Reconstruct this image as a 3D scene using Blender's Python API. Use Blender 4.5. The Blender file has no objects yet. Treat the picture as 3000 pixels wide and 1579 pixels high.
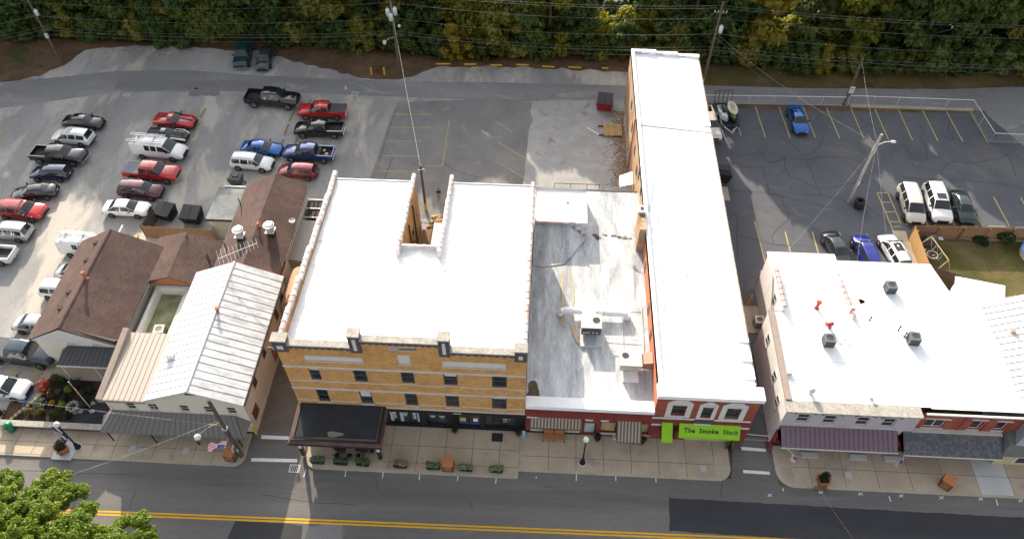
import bpy, bmesh, math, random
from mathutils import Vector, Matrix
R = random.Random(7)
rad = math.radians
S = bpy.context.scene
COL = S.collection

# ------------------------------------------------------------------ camera
CAM_H, TILT, FPX, YAW = 56.0, rad(50.2), 2230.0, rad(3.0)
cam_d = bpy.data.cameras.new('camera'); cam = bpy.data.objects.new('camera', cam_d); COL.objects.link(cam)
cam.location = (0, 0, CAM_H); cam.rotation_euler = (math.pi/2 - TILT, 0, YAW)
cam_d.sensor_width = 36.0; cam_d.lens = FPX/3000*36.0; cam_d.clip_end = 3000; cam_d.clip_start = 1
S.camera = cam

# ------------------------------------------------------------------ sky, sun, exposure
SUN_AZ, SUN_EL = rad(19.5), rad(22.8)      # azimuth from +Y towards -X, elevation
SUN_DIR = Vector((-math.sin(SUN_AZ)*math.cos(SUN_EL), math.cos(SUN_AZ)*math.cos(SUN_EL), math.sin(SUN_EL)))
W = bpy.data.worlds.new('World'); S.world = W; W.use_nodes = True
wn = W.node_tree.nodes; wl = W.node_tree.links; wn.clear()
sky = wn.new('ShaderNodeTexSky'); sky.sky_type = 'NISHITA'; sky.sun_disc = False
sky.sun_elevation = SUN_EL; sky.sun_rotation = -SUN_AZ
sky.air_density = 1.0; sky.dust_density = 3.0; sky.ozone_density = 0.6
hs = wn.new('ShaderNodeHueSaturation'); hs.inputs['Saturation'].default_value = 0.27
bg = wn.new('ShaderNodeBackground'); bg.inputs['Strength'].default_value = 0.15
wo = wn.new('ShaderNodeOutputWorld')
wl.new(sky.outputs[0], hs.inputs['Color']); wl.new(hs.outputs[0], bg.inputs['Color']); wl.new(bg.outputs[0], wo.inputs['Surface'])
sun_d = bpy.data.lights.new('sun', 'SUN'); sun = bpy.data.objects.new('sun', sun_d); COL.objects.link(sun)
sun_d.energy = 4.0; sun_d.angle = rad(0.6); sun_d.color = (1.0, 0.87, 0.70)
sun.rotation_euler = (-SUN_DIR).to_track_quat('-Z', 'Y').to_euler(); sun.location = (0, 60, 90)
S.view_settings.view_transform = 'Standard'; S.view_settings.look = 'None'
S.view_settings.exposure = 1.38; S.view_settings.gamma = 1.0
S.render.engine = 'CYCLES'
S.cycles.max_bounces = 5; S.cycles.diffuse_bounces = 3; S.cycles.glossy_bounces = 2
S.cycles.transmission_bounces = 3; S.cycles.transparent_max_bounces = 6
S.cycles.caustics_reflective = False; S.cycles.caustics_refractive = False
try: S.cycles.use_denoising = True
except Exception: pass

# ------------------------------------------------------------------ photo pixel -> point on a known plane
_fw = Vector((-math.sin(YAW)*math.cos(TILT), math.cos(YAW)*math.cos(TILT), -math.sin(TILT)))
_rt = Vector((math.cos(YAW), math.sin(YAW), 0)); _up = _rt.cross(_fw); _C = Vector((0, 0, CAM_H))
def ray(px, py): return _fw*FPX + _rt*(px-1500) - _up*(py-789.5)
def G(px, py, z=0.0):
    d = ray(px, py); return _C + d*((z-CAM_H)/d.z)
def PY(px, py, y):
    d = ray(px, py); return _C + d*(y/d.y)
def PX(px, py, x):
    d = ray(px, py); return _C + d*(x/d.x)

# ------------------------------------------------------------------ materials
MATS = {}
def _new(name):
    m = bpy.data.materials.new(name); m.use_nodes = True
    nt = m.node_tree; b = nt.nodes['Principled BSDF']; MATS[name] = m
    return m, nt, b
def lin(c):  # sRGB 0-255 -> linear
    return tuple(((v/255)/12.92 if v/255 <= .04045 else ((v/255+.055)/1.055)**2.4) for v in c)
def flat(name, c, rough=.7, metal=0., spec=.4, emit=None):
    if name in MATS: return MATS[name]
    m, nt, b = _new(name); b.inputs['Base Color'].default_value = (*c, 1)
    b.inputs['Roughness'].default_value = rough; b.inputs['Metallic'].default_value = metal
    b.inputs['Specular IOR Level'].default_value = spec
    if emit: b.inputs['Emission Color'].default_value = (*c, 1); b.inputs['Emission Strength'].default_value = emit
    return m
def paint(name, c, rough=.22, metal=0.0):
    if name in MATS: return MATS[name]
    m, nt, b = _new(name); b.inputs['Base Color'].default_value = (*c, 1)
    b.inputs['Roughness'].default_value = rough; b.inputs['Metallic'].default_value = metal
    b.inputs['Coat Weight'].default_value = .6; b.inputs['Coat Roughness'].default_value = .06
    # thin road dust settles low on the body
    return m
def N(nt, t, **kw):
    n = nt.nodes.new('ShaderNode'+t)
    for k, v in kw.items(): setattr(n, k, v)
    return n
def ramp(nt, fac, stops):
    r = N(nt, 'ValToRGB'); e = r.color_ramp.elements
    while len(e) > 1: e.remove(e[-1])
    e[0].position = stops[0][0]; e[0].color = (*stops[0][1], 1)
    for p, c in stops[1:]:
        x = e.new(p); x.color = (*c, 1)
    nt.links.new(fac, r.inputs[0]); return r.outputs[0]
def mix(nt, fac, a, b, mode='MIX'):
    x = N(nt, 'Mix'); x.data_type = 'RGBA'; x.blend_type = mode
    for s, v in ((0, fac), (6, a), (7, b)):
        if isinstance(v, (int, float)): x.inputs[s].default_value = v
        elif isinstance(v, tuple): x.inputs[s].default_value = (*v, 1)
        else: nt.links.new(v, x.inputs[s])
    return x.outputs[2]
def pos(nt, scale=(1, 1, 1), rot=0.):
    g = N(nt, 'NewGeometry'); mp = N(nt, 'Mapping'); mp.inputs['Scale'].default_value = scale
    mp.inputs['Rotation'].default_value = (0, 0, rot)
    nt.links.new(g.outputs['Position'], mp.inputs[0]); return mp.outputs[0]
def noise(nt, vec, scale, detail=4, rough=.55, dist=0.):
    n = N(nt, 'TexNoise'); n.inputs['Scale'].default_value = scale; n.inputs['Detail'].default_value = detail
    n.inputs['Roughness'].default_value = rough; n.inputs['Distortion'].default_value = dist
    nt.links.new(vec, n.inputs['Vector']); return n.outputs['Fac']
def bump(nt, b, h, strength=.3, dist=.02):
    x = N(nt, 'Bump'); x.inputs['Strength'].default_value = strength; x.inputs['Distance'].default_value = dist
    nt.links.new(h, x.inputs['Height']); nt.links.new(x.outputs[0], b.inputs['Normal'])
def mottle(name, cols, scale=.5, fine=6., finew=.35, rough=.85, spec=.25, bmp=.25, stretch=(1, 1, 1), spots=None, bd=.01):
    """base colours blended by a broad noise, broken by a finer one; optional (scale, threshold, colour) stains"""
    if name in MATS: return MATS[name]
    m, nt, b = _new(name); v = pos(nt, stretch)
    n1 = noise(nt, v, scale, 5, .6, .4); k = len(cols)
    base = ramp(nt, n1, [(.28+.44*i/max(1, k-1), c) for i, c in enumerate(cols)])
    n2 = noise(nt, v, fine, 6, .7)
    f = ramp(nt, n2, [(.3, (1-finew,)*3), (.7, (1+finew,)*3)])
    col = mix(nt, 1., base, f, 'MULTIPLY')
    for i, (sc, th, c, amt) in enumerate(spots or []):
        n3 = noise(nt, pos(nt, stretch, 1.3*i+.4), sc, 5, .65, .6)
        msk = ramp(nt, n3, [(th-.05, (0, 0, 0)), (th+.05, (amt,)*3)])
        col = mix(nt, msk, col, c)
    nt.links.new(col, b.inputs['Base Color'])
    b.inputs['Roughness'].default_value = rough; b.inputs['Specular IOR Level'].default_value = spec
    if bmp: bump(nt, b, n2, bmp, bd)
    return m
def bricks(name, c1, c2, mortar, bw=.22, bh=.075, rough=.85, vary=.5, grime=None, bias=0.):
    if name in MATS: return MATS[name]
    m, nt, b = _new(name); g = N(nt, 'NewGeometry'); sp = N(nt, 'SeparateXYZ'); nt.links.new(g.outputs['Position'], sp.inputs[0])
    ad = N(nt, 'Math', operation='ADD'); nt.links.new(sp.outputs[0], ad.inputs[0]); nt.links.new(sp.outputs[1], ad.inputs[1])
    cb = N(nt, 'CombineXYZ'); nt.links.new(ad.outputs[0], cb.inputs[0]); nt.links.new(sp.outputs[2], cb.inputs[1])
    t = N(nt, 'TexBrick'); t.inputs['Scale'].default_value = 1; t.inputs['Brick Width'].default_value = bw; t.inputs['Row Height'].default_value = bh
    t.inputs['Mortar Size'].default_value = .009; t.inputs['Bias'].default_value = bias
    t.inputs['Color1'].default_value = (*c1, 1); t.inputs['Color2'].default_value = (*c2, 1); t.inputs['Mortar'].default_value = (*mortar, 1)
    nt.links.new(cb.outputs[0], t.inputs['Vector'])
    n = noise(nt, pos(nt), .9, 5, .65, .3); f = ramp(nt, n, [(.3, (1-vary*.5,)*3), (.7, (1+vary*.4,)*3)])
    # long flecks: single lighter or burnt courses read from afar
    n4 = noise(nt, pos(nt, (1.6, 1.6, 13)), 1.4, 3, .6); f2 = ramp(nt, n4, [(.33, (.78, .74, .68)), (.5, (1, 1, 1)), (.68, (1.22, 1.25, 1.3))])
    col = mix(nt, 1., mix(nt, 1., t.outputs[0], f, 'MULTIPLY'), f2, 'MULTIPLY')
    if grime:
        n3 = noise(nt, pos(nt, (1, 1, .35)), .55, 5, .65, .5); col = mix(nt, ramp(nt, n3, [(.5, (0, 0, 0)), (.68, (.8,)*3)]), col, grime)
    nt.links.new(col, b.inputs['Base Color']); b.inputs['Roughness'].default_value = rough; b.inputs['Specular IOR Level'].default_value = .2
    bump(nt, b, t.outputs['Fac'], -.5, .008); return m
def leafmat(name, cols, trans=.35, vscale=.35):
    """leaf clumps: hue drifts over the crown and from tree to tree, light passes through"""
    if name in MATS: return MATS[name]
    m, nt, b = _new(name); out = nt.nodes['Material Output']
    oi = N(nt, 'ObjectInfo'); n = noise(nt, pos(nt), vscale, 3, .6); n2 = noise(nt, pos(nt), 3.1, 2, .6)
    a = N(nt, 'Math', operation='MULTIPLY_ADD'); nt.links.new(n, a.inputs[0]); a.inputs[1].default_value = .75; nt.links.new(oi.outputs['Random'], a.inputs[2])
    a2 = N(nt, 'Math', operation='MULTIPLY_ADD'); nt.links.new(n2, a2.inputs[0]); a2.inputs[1].default_value = .28; nt.links.new(a.outputs[0], a2.inputs[2])
    a3 = N(nt, 'Math', operation='MULTIPLY'); nt.links.new(a2.outputs[0], a3.inputs[0]); a3.inputs[1].default_value = .48
    k = len(cols); col = ramp(nt, a3.outputs[0], [(.12+.72*i/(k-1), c) for i, c in enumerate(cols)])
    nt.links.new(col, b.inputs['Base Color']); b.inputs['Roughness'].default_value = .55; b.inputs['Specular IOR Level'].default_value = .25
    tr = N(nt, 'BsdfTranslucent'); nt.links.new(col, tr.inputs[0]); mx = N(nt, 'MixShader'); mx.inputs[0].default_value = trans
    nt.links.new(b.outputs[0], mx.inputs[1]); nt.links.new(tr.outputs[0], mx.inputs[2]); nt.links.new(mx.outputs[0], out.inputs['Surface'])
    return m

# ------------------------------------------------------------------ mesh builder
class MB:
    def __init__(s): s.v = []; s.f = []; s.m = []; s.sm = []
    def add(s, vs, fs, mi=0, smooth=False):
        o = len(s.v); s.v += [tuple(p) for p in vs]
        for f in fs: s.f.append(tuple(i+o for i in f)); s.m.append(mi); s.sm.append(smooth)
        return s
    def box(s, x0, x1, y0, y1, z0, z1, mi=0):
        x0, x1 = sorted((x0, x1)); y0, y1 = sorted((y0, y1)); z0, z1 = sorted((z0, z1))
        return s.add([(x0,y0,z0),(x1,y0,z0),(x1,y1,z0),(x0,y1,z0),(x0,y0,z1),(x1,y0,z1),(x1,y1,z1),(x0,y1,z1)],
                     [(3,2,1,0),(4,5,6,7),(0,1,5,4),(1,2,6,5),(2,3,7,6),(3,0,4,7)], mi)
    def hexa(s, p, mi=0):  # 4 bottom + 4 top points
        return s.add(p, [(3,2,1,0),(4,5,6,7),(0,1,5,4),(1,2,6,5),(2,3,7,6),(3,0,4,7)], mi)
    def poly(s, pts, mi=0): return s.add(pts, [tuple(range(len(pts)))], mi)
    def slab(s, pts, t, mi=0):
        """polygon (any plane) thickened downwards by t"""
        n = len(pts); lo = [(p[0], p[1], p[2]-t) for p in pts]
        fs = [tuple(range(n)), tuple(range(2*n-1, n-1, -1))] + [(i, i+n, (i+1) % n+n, (i+1) % n) for i in range(n)]
        return s.add(list(pts)+lo, fs, mi)
    def prism(s, pts, z0, z1, mi=0):
        return s.slab([(p[0], p[1], z1) for p in pts], z1-z0, mi)
    def cone(s, p0, p1, r0, r1, n=10, mi=0, smooth=True, caps=True):
        p0 = Vector(p0); p1 = Vector(p1); d = (p1-p0).normalized()
        a = d.orthogonal().normalized(); b = d.cross(a); vs = []
        for P, r in ((p0, r0), (p1, r1)):
            for i in range(n):
                t = 2*math.pi*i/n; vs.append(P+a*(r*math.cos(t))+b*(r*math.sin(t)))
        s.add(vs, [(i, (i+1) % n, (i+1) % n+n, i+n) for i in range(n)], mi, smooth)
        if caps: s.add(vs, [tuple(range(n-1, -1, -1)), tuple(range(n, 2*n))], mi)
        return s
    def tube(s, pts, r, n=5, mi=0):
        for a, b in zip(pts[:-1], pts[1:]): s.cone(a, b, r, r, n, mi, True, False)
        return s
    def lathe(s, prof, c=(0, 0, 0), n=14, mi=0, smooth=True):
        vs = []; k = len(prof)
        for r, z in prof:
            for i in range(n):
                t = 2*math.pi*i/n; vs.append((c[0]+r*math.cos(t), c[1]+r*math.sin(t), c[2]+z))
        fs = [(j*n+i, j*n+(i+1) % n, (j+1)*n+(i+1) % n, (j+1)*n+i) for j in range(k-1) for i in range(n)]
        s.add(vs, fs, mi, smooth); return s
    def ball(s, c, rx, ry=None, rz=None, n=12, k=7, mi=0, jit=0., rng=None):
        ry = ry or rx; rz = rz or rx; vs = []; fs = []
        for j in range(k+1):
            ph = math.pi*j/k
            for i in range(n):
                t = 2*math.pi*i/n; q = 1+(rng.uniform(-jit, jit) if rng else 0)
                vs.append((c[0]+rx*q*math.sin(ph)*math.cos(t), c[1]+ry*q*math.sin(ph)*math.sin(t), c[2]+rz*q*math.cos(ph)))
        fs = [(j*n+i, (j+1)*n+i, (j+1)*n+(i+1) % n, j*n+(i+1) % n) for j in range(k) for i in range(n)]
        return s.add(vs, fs, mi, True)
    def xf(s, M):
        s.v = [tuple(M @ Vector(p)) for p in s.v]; return s
    def mesh(s, name, mats, off=None):
        me = bpy.data.meshes.new(name); v = s.v
        if off is not None: v = [(p[0]-off[0], p[1]-off[1], p[2]-off[2]) for p in v]
        me.from_pydata(v, [], s.f)
        for m in (mats if isinstance(mats, (list, tuple)) else [mats]): me.materials.append(m)
        me.polygons.foreach_set('material_index', s.m); me.polygons.foreach_set('use_smooth', s.sm); me.update()
        return me
ORG = {}
def link(name, me, parent=None, org=(0, 0, 0)):
    o = bpy.data.objects.new(name, me); COL.objects.link(o)
    if parent is not None: o.parent = parent; ORG[o.name] = ORG.get(parent.name, Vector())
    else: o.location = org; ORG[o.name] = Vector(org)
    return o
def part(name, mb, mats, parent):
    """mesh given in world coordinates, stored relative to its thing's base"""
    return link(name, mb.mesh(name, mats, ORG[parent.name]), parent)
def tag(o, label=None, cat=None, group=None, kind=None):
    if label: o['label'] = label
    if cat: o['category'] = cat
    if group: o['group'] = group
    if kind: o['kind'] = kind
    return o
def solo(name, mb, mats, org, label, cat, group=None):
    """a thing that is one mesh (world coordinates), origin at its base"""
    return tag(link(name, mb.mesh(name, mats, org), None, org), label, cat, group)
def thing(name, label, cat, loc=(0, 0, 0), rz=0., group=None):
    o = bpy.data.objects.new(name, None); COL.objects.link(o); o.location = loc; o.rotation_euler[2] = rz
    o.empty_display_size = .3; ORG[o.name] = Vector(loc); return tag(o, label, cat, group)
def local(name, mb, mats, parent):
    """mesh given in the parent's own coordinates"""
    return link(name, mb.mesh(name, mats), parent)
def struct(name, mb, mats): return tag(link(name, mb.mesh(name, mats)), kind='structure')
def copy_tree(o, parent=None):
    c = o.copy(); COL.objects.link(c); c.parent = parent; ORG[c.name] = Vector(c.location)
    for ch in o.children: copy_tree(ch, c)
    return c
def text_mb(txt, size, bold=0., spacing=1.0):
    cu = bpy.data.curves.new('lettering', 'FONT'); cu.body = txt; cu.size = size; cu.align_x = 'CENTER'; cu.align_y = 'CENTER'
    cu.offset = bold; cu.space_character = spacing; cu.extrude = .004; cu.resolution_u = 2
    o = bpy.data.objects.new('lettering', cu); COL.objects.link(o); dg = bpy.context.evaluated_depsgraph_get(); dg.update()
    me = o.evaluated_get(dg).to_mesh(); mb = MB(); mb.add([v.co[:] for v in me.vertices], [tuple(p.vertices) for p in me.polygons])
    o.evaluated_get(dg).to_mesh_clear(); bpy.data.objects.remove(o); bpy.data.curves.remove(cu); return mb
def faceM(p, ux, uy):  # matrix: text x -> ux, text y -> uy, placed at p
    ux = Vector(ux).normalized(); uy = Vector(uy).normalized(); uz = ux.cross(uy)
    M = Matrix((ux, uy, uz)).transposed().to_4x4(); M.translation = Vector(p); return M
# ------------------------------------------------------------------ shared materials (real-world base colours)
M_lot   = mottle('old_lot_surface', [(.185,.18,.175), (.255,.248,.24), (.35,.338,.32)], .09, 5., .17, .9, .2, .25, (1.7, .6, 1),
                 [(.13, .54, (.43,.395,.34), .75), (.9, .66, (.15,.148,.146), .55), (.22, .61, (.20,.20,.205), .6)])
M_road  = mottle('rear_lane_asphalt', [(.155,.154,.155), (.185,.183,.183), (.23,.226,.22)], .25, 9., .25, .9, .2, .3, (.35, 1, 1), [(.5, .64, (.34,.32,.29), .6)])
M_cent  = mottle('worn_court_asphalt', [(.145,.143,.14), (.17,.167,.162), (.205,.199,.19)], .3, 8., .28, .9, .2, .3, (1, 1, 1), [(.4, .62, (.27,.245,.21), .5), (1.7, .70, (.05,.05,.05), .6)])
M_grav  = mottle('pale_gravel', [(.25,.248,.243), (.30,.297,.29), (.355,.348,.335)], .5, 14., .38, .95, .15, .6, (1, 1, 1), [(.35, .64, (.19,.13,.08), .8)], .03)
M_lotR  = mottle('dark_sealed_asphalt', [(.066,.070,.082), (.084,.088,.100), (.105,.107,.115)], .18, 10., .22, .85, .25, .25, (1, 1, 1), [(.16, .60, (.14,.128,.116), .45), (.5, .69, (.22,.21,.20), .35)])
M_strt  = mottle('street_asphalt', [(.100,.094,.090), (.128,.121,.116), (.162,.152,.145)], .42, 16., .16, .88, .22, .25, (.07, 1, 1), [(1.6, .70, (.055,.052,.05), .6), (.7, .62, (.185,.174,.165), .4), (.35, .64, (.085,.08,.077), .5)])
M_patch = mottle('fresh_asphalt_patch', [(.028,.029,.034), (.040,.041,.046)], .5, 18., .2, .85, .3, .2, (.3, 1, 1))
M_alley = mottle('alley_paving', [(.11,.09,.075), (.15,.128,.11)], .6, 10., .3, .9, .2, .3)
M_conc  = mottle('pavement_concrete', [(.32,.258,.19), (.38,.31,.232), (.43,.36,.275)], .35, 12., .18, .9, .2, .2, (1, 1, 1), [(.42, .62, (.24,.21,.175), .6), (1.3, .72, (.12,.11,.1), .5)])
M_conc2 = mottle('new_concrete', [(.40,.40,.39), (.46,.46,.45)], .5, 12., .12, .9, .2, .15)
M_kerb  = mottle('kerb_concrete', [(.30,.27,.21), (.40,.36,.29)], .5, 12., .2, .9, .2, .2)
M_dirt  = mottle('leaf_litter', [(.060,.040,.026), (.105,.067,.042), (.155,.095,.058)], .35, 7., .5, .95, .1, .6, (1, 1, 1), [(.3, .6, (.045,.055,.018), .8)], .05)
M_grass = mottle('dry_lawn', [(.045,.050,.015), (.082,.074,.028), (.145,.105,.055)], .22, 9., .45, .95, .1, .8, (1, 1, 1), [(.5, .62, (.045,.075,.014), .8)], .05)
M_mulch = mottle('garden_mulch', [(.022,.016,.013), (.05,.036,.028)], 2., 20., .4, .95, .1, .8, bd=.03)
M_bgrav = mottle('black_slate_chips', [(.015,.016,.02), (.035,.037,.042)], 2., 25., .4, .8, .3, .8, bd=.02)
def rooft(name, dirt):
    return mottle(name, [(.72,.725,.73), (.79,.79,.79)], .4, 3., .06, .6, .3, .1, (1, 1, 1), dirt)
M_rfw   = rooft('white_roof_coating', [(.55, .68, (.46,.49,.53), .4), (2.2, .73, (.30,.295,.29), .4)])
M_rfl   = mottle('white_roof_sheet', [(.71,.72,.73), (.78,.785,.79)], .4, 3., .08, .6, .3, .15, (.25, 1, 1), [(.9, .65, (.42,.47,.52), .45), (2.4, .70, (.22,.22,.22), .5)])
M_tar   = mottle('stained_roof_membrane', [(.23,.245,.26), (.32,.34,.355), (.46,.48,.50), (.62,.635,.645)], .3, 4., .22, .75, .3, .3, (2.2, .42, 1),
                 [(.7, .57, (.62,.635,.65), .55), (3.4, .64, (.17,.18,.19), .45), (.8, .67, (.15,.145,.135), .45)], .03)
M_tan   = bricks('buff_brick', (.56,.295,.088), (.42,.21,.058), (.44,.31,.18), .24, .08, vary=.35)
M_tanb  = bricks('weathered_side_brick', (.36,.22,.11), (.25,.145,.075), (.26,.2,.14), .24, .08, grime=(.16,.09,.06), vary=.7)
M_red   = bricks('painted_red_brick', (.22,.046,.041), (.17,.034,.031), (.14,.032,.028), .22, .08, vary=.3)
M_redo  = bricks('old_red_brick', (.31,.066,.04), (.235,.048,.032), (.25,.12,.085), .22, .08, vary=.4)
M_sideO = bricks('old_orange_side_brick', (.40,.25,.145), (.30,.17,.10), (.38,.29,.2), .24, .085, grime=(.52,.42,.28), vary=.8)
M_sidep = mottle('painted_orange_side_wall', [(.42,.15,.085), (.47,.175,.10)], .8, 8., .1, .85, .2, .15)
M_stuc  = mottle('cream_stucco', [(.58,.54,.46), (.66,.615,.53)], .6, 14., .1, .9, .2, .2)
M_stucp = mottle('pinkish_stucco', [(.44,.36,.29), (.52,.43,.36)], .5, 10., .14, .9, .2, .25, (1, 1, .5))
M_wpnt  = mottle('aged_white_wall_paint', [(.55,.54,.53), (.66,.645,.63)], .5, 10., .1, .85, .25, .2, (1, 1, .4), [(.9, .7, (.42,.4,.38), .5)])
M_shin  = None
M_trimw = mottle('white_trim', [(.50,.485,.47), (.58,.565,.55)], 1.5, 9., .1, .7, .25, .05)
M_stone = mottle('pale_limestone', [(.44,.41,.37), (.55,.52,.47)], 1.2, 14., .15, .85, .2, .15)
M_cap   = mottle('weathered_coping_concrete', [(.24,.225,.20), (.36,.34,.305)], 1.6, 9., .4, .9, .2, .3)
M_dgrey = mottle('dark_grey_paint', [(.060,.060,.066), (.082,.082,.088)], 1.5, 9., .15, .75, .3, .1)
M_black = flat('black_shopfront_paint', (.012,.012,.015), .45)
M_blkm  = flat('black_metal', (.015,.015,.017), .4, .4)
M_glass = None
M_tile  = mottle('glazed_coping_tile', [(.46,.38,.37), (.53,.50,.50), (.58,.575,.59)], .8, 3., .2, .35, .5, .1, (1, 1, 1))
M_tiler = mottle('red_coping_tile', [(.42,.25,.22), (.50,.38,.36)], .7, 3., .2, .4, .5, .1)
M_galv  = mottle('galvanised_metal', [(.40,.41,.42), (.52,.53,.54)], 1.5, 8., .1, .45, .5, .05)
M_steel = flat('bright_steel', (.62,.63,.64), .3, .8)
M_wood  = mottle('weathered_fence_wood', [(.14,.085,.05), (.21,.13,.08)], 2., 9., .3, .9, .15, .3, (4, 4, .4))
M_woodn = mottle('new_cedar_wood', [(.36,.22,.09), (.45,.28,.12)], 2., 9., .2, .85, .15, .3, (4, 4, .4))
M_ply   = mottle('plywood_board', [(.36,.27,.13), (.44,.34,.18)], 1.2, 7., .15, .8, .2, .1)
M_pole  = mottle('creosoted_pole_wood', [(.075,.058,.045), (.13,.105,.085)], 3., 9., .3, .95, .1, .3, (3, 3, .3))
M_polew = mottle('silvered_pole_wood', [(.26,.245,.225), (.36,.34,.31)], 3., 9., .25, .95, .1, .3, (3, 3, .3))
M_yel   = mottle('faded_yellow_paint', [(.42,.28,.03), (.56,.38,.05)], 1.5, 12., .3, .8, .2, .1)
M_yelw  = mottle('worn_stall_line', [(.33,.25,.09), (.42,.33,.14)], 1.5, 10., .35, .85, .2, .1)
M_ystr  = mottle('street_yellow_line', [(.50,.27,.008), (.60,.34,.012)], 1.2, 14., .2, .75, .25, .1)
M_whtl  = mottle('white_road_paint', [(.55,.55,.54), (.68,.68,.67)], 2., 12., .25, .75, .25, .1)
M_rub   = flat('black_rubber', (.018,.018,.018), .85)
M_bark  = mottle('bark', [(.060,.046,.036), (.11,.088,.07)], 3., 9., .35, .95, .1, .4, (2, 2, .5))
M_wat   = flat('river_water', (.05,.065,.06), .08, 0, .5)
M_wire  = flat('wire_grey', (.16,.16,.17), .6)
M_crack = flat('tar_crack_filler', (.014,.014,.016), .7)
M_org   = mottle('orange_wood_panel', [(.34,.135,.05), (.42,.175,.07)], 2., 9., .12, .6, .3, .1)
M_brn   = mottle('brown_stained_wood', [(.22,.085,.038), (.29,.12,.055)], 2., 9., .15, .6, .3, .1)
M_terr  = mottle('terracotta', [(.28,.10,.055), (.34,.13,.07)], 2., 8., .15, .8, .2, .1)

def shingles():
    m, nt, b = _new('brown_asphalt_shingle')
    g = N(nt, 'NewGeometry'); sp = N(nt, 'SeparateXYZ'); nt.links.new(g.outputs['Position'], sp.inputs[0])
    mz = N(nt, 'Math', operation='MULTIPLY'); nt.links.new(sp.outputs[0], mz.inputs[0]); mz.inputs[1].default_value = 1.1
    cb = N(nt, 'CombineXYZ'); nt.links.new(sp.outputs[1], cb.inputs[0]); nt.links.new(mz.outputs[0], cb.inputs[1])
    t = N(nt, 'TexBrick'); t.inputs['Scale'].default_value = 1; t.inputs['Brick Width'].default_value = .33; t.inputs['Row Height'].default_value = .17
    t.inputs['Mortar Size'].default_value = .016; t.inputs['Color1'].default_value = (.108,.073,.064,1); t.inputs['Color2'].default_value = (.080,.056,.050,1)
    t.inputs['Mortar'].default_value = (.062,.042,.037,1); nt.links.new(cb.outputs[0], t.inputs['Vector'])
    n = noise(nt, pos(nt), .45, 5, .6, .5); f = ramp(nt, n, [(.3, (.72,.72,.74)), (.7, (1.25,1.2,1.18))])
    n2 = noise(nt, pos(nt), 14, 3, .6); f2 = ramp(nt, n2, [(.3, (.9,)*3), (.7, (1.1,)*3)])
    nt.links.new(mix(nt, 1., mix(nt, 1., t.outputs[0], f, 'MULTIPLY'), f2, 'MULTIPLY'), b.inputs['Base Color'])
    b.inputs['Roughness'].default_value = .92; b.inputs['Specular IOR Level'].default_value = .15; bump(nt, b, t.outputs['Fac'], -.6, .012); return m
M_shin = shingles()
def glassm():
    m, nt, b = _new('dark_window_glass'); n = noise(nt, pos(nt), .8, 2)
    nt.links.new(ramp(nt, n, [(.35, (.010,.012,.013)), (.65, (.035,.042,.043))]), b.inputs['Base Color'])
    b.inputs['Roughness'].default_value = .06; b.inputs['Specular IOR Level'].default_value = .6; return m
M_glass = glassm()
M_cgl = flat('car_glass', (.016,.021,.023), .04, 0, .7)
def metal_roof(name, c, streak, amt):
    m, nt, b = _new(name); v = pos(nt, (.6, 2.2, .6)); n = noise(nt, v, 1.1, 6, .7, .4)
    n2 = noise(nt, pos(nt, (2.5, 1, 1)), 1.6, 4, .7)
    col = mix(nt, ramp(nt, n, [(.42, (0,0,0)), (.66, (amt,)*3)]), c, streak)
    col = mix(nt, ramp(nt, n2, [(.55, (0,0,0)), (.72, (amt*.7,)*3)]), col, streak)
    nt.links.new(col, b.inputs['Base Color']); b.inputs['Roughness'].default_value = .5; b.inputs['Metallic'].default_value = .0; return m
M_mrw = metal_roof('white_metal_roofing', (.60,.615,.63), (.47,.49,.51), .4)
M_mrg = metal_roof('streaked_metal_roofing', (.56,.58,.60), (.26,.27,.28), .8)
M_mrt = metal_roof('tan_metal_roofing', (.35,.305,.26), (.31,.27,.23), .3)
M_mrd = metal_roof('charcoal_metal_roofing', (.052,.052,.056), (.075,.073,.073), .4)
M_mrb = metal_roof('grey_brown_metal_roofing', (.14,.132,.126), (.17,.16,.15), .4)
M_mrp = metal_roof('plum_metal_roofing', (.13,.084,.107), (.155,.105,.125), .4)
# ================================================================== the setting
def gz(x, y):  # terrain: flat town terrace, river bank, river bed, far bank
    e = 81.3 - .022*x + .9*math.sin(x*.13) + .5*math.sin(x*.31+1)
    if y < e: return 0.0
    t = (y-e)/4.5
    if t < 1: return -3.6*(3*t*t-2*t**3)
    if y < 100: return -3.6
    return min(1.0, -3.6+(y-100)*.7)
mb = MB(); xs = [-420, -250, -140]+[-100+4*i for i in range(51)]+[140, 250, 420]; ys = [-150, -60, 0, 40, 70]+[76+1.2*i for i in range(22)]+[108, 112, 118, 124, 150, 250, 480]
nx = len(xs)
mb.add([(x, y, gz(x, y)-.012) for y in ys for x in xs], [(j*nx+i, j*nx+i+1, (j+1)*nx+i+1, (j+1)*nx+i) for j in range(len(ys)-1) for i in range(nx-1)], 0, True)
struct('ground', mb, M_dirt)
struct("river_water", MB().poly([(-420, 82.5, -2.7), (420, 82.5, -2.7), (420, 118, -2.7), (-420, 118, -2.7)]), M_wat)

def sheet(name, pts, z, mat): return struct(name, MB().poly([(p[0], p[1], z) for p in pts]), mat)
P2 = lambda L, z=0: [G(x, y, z) for x, y in L]
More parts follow.
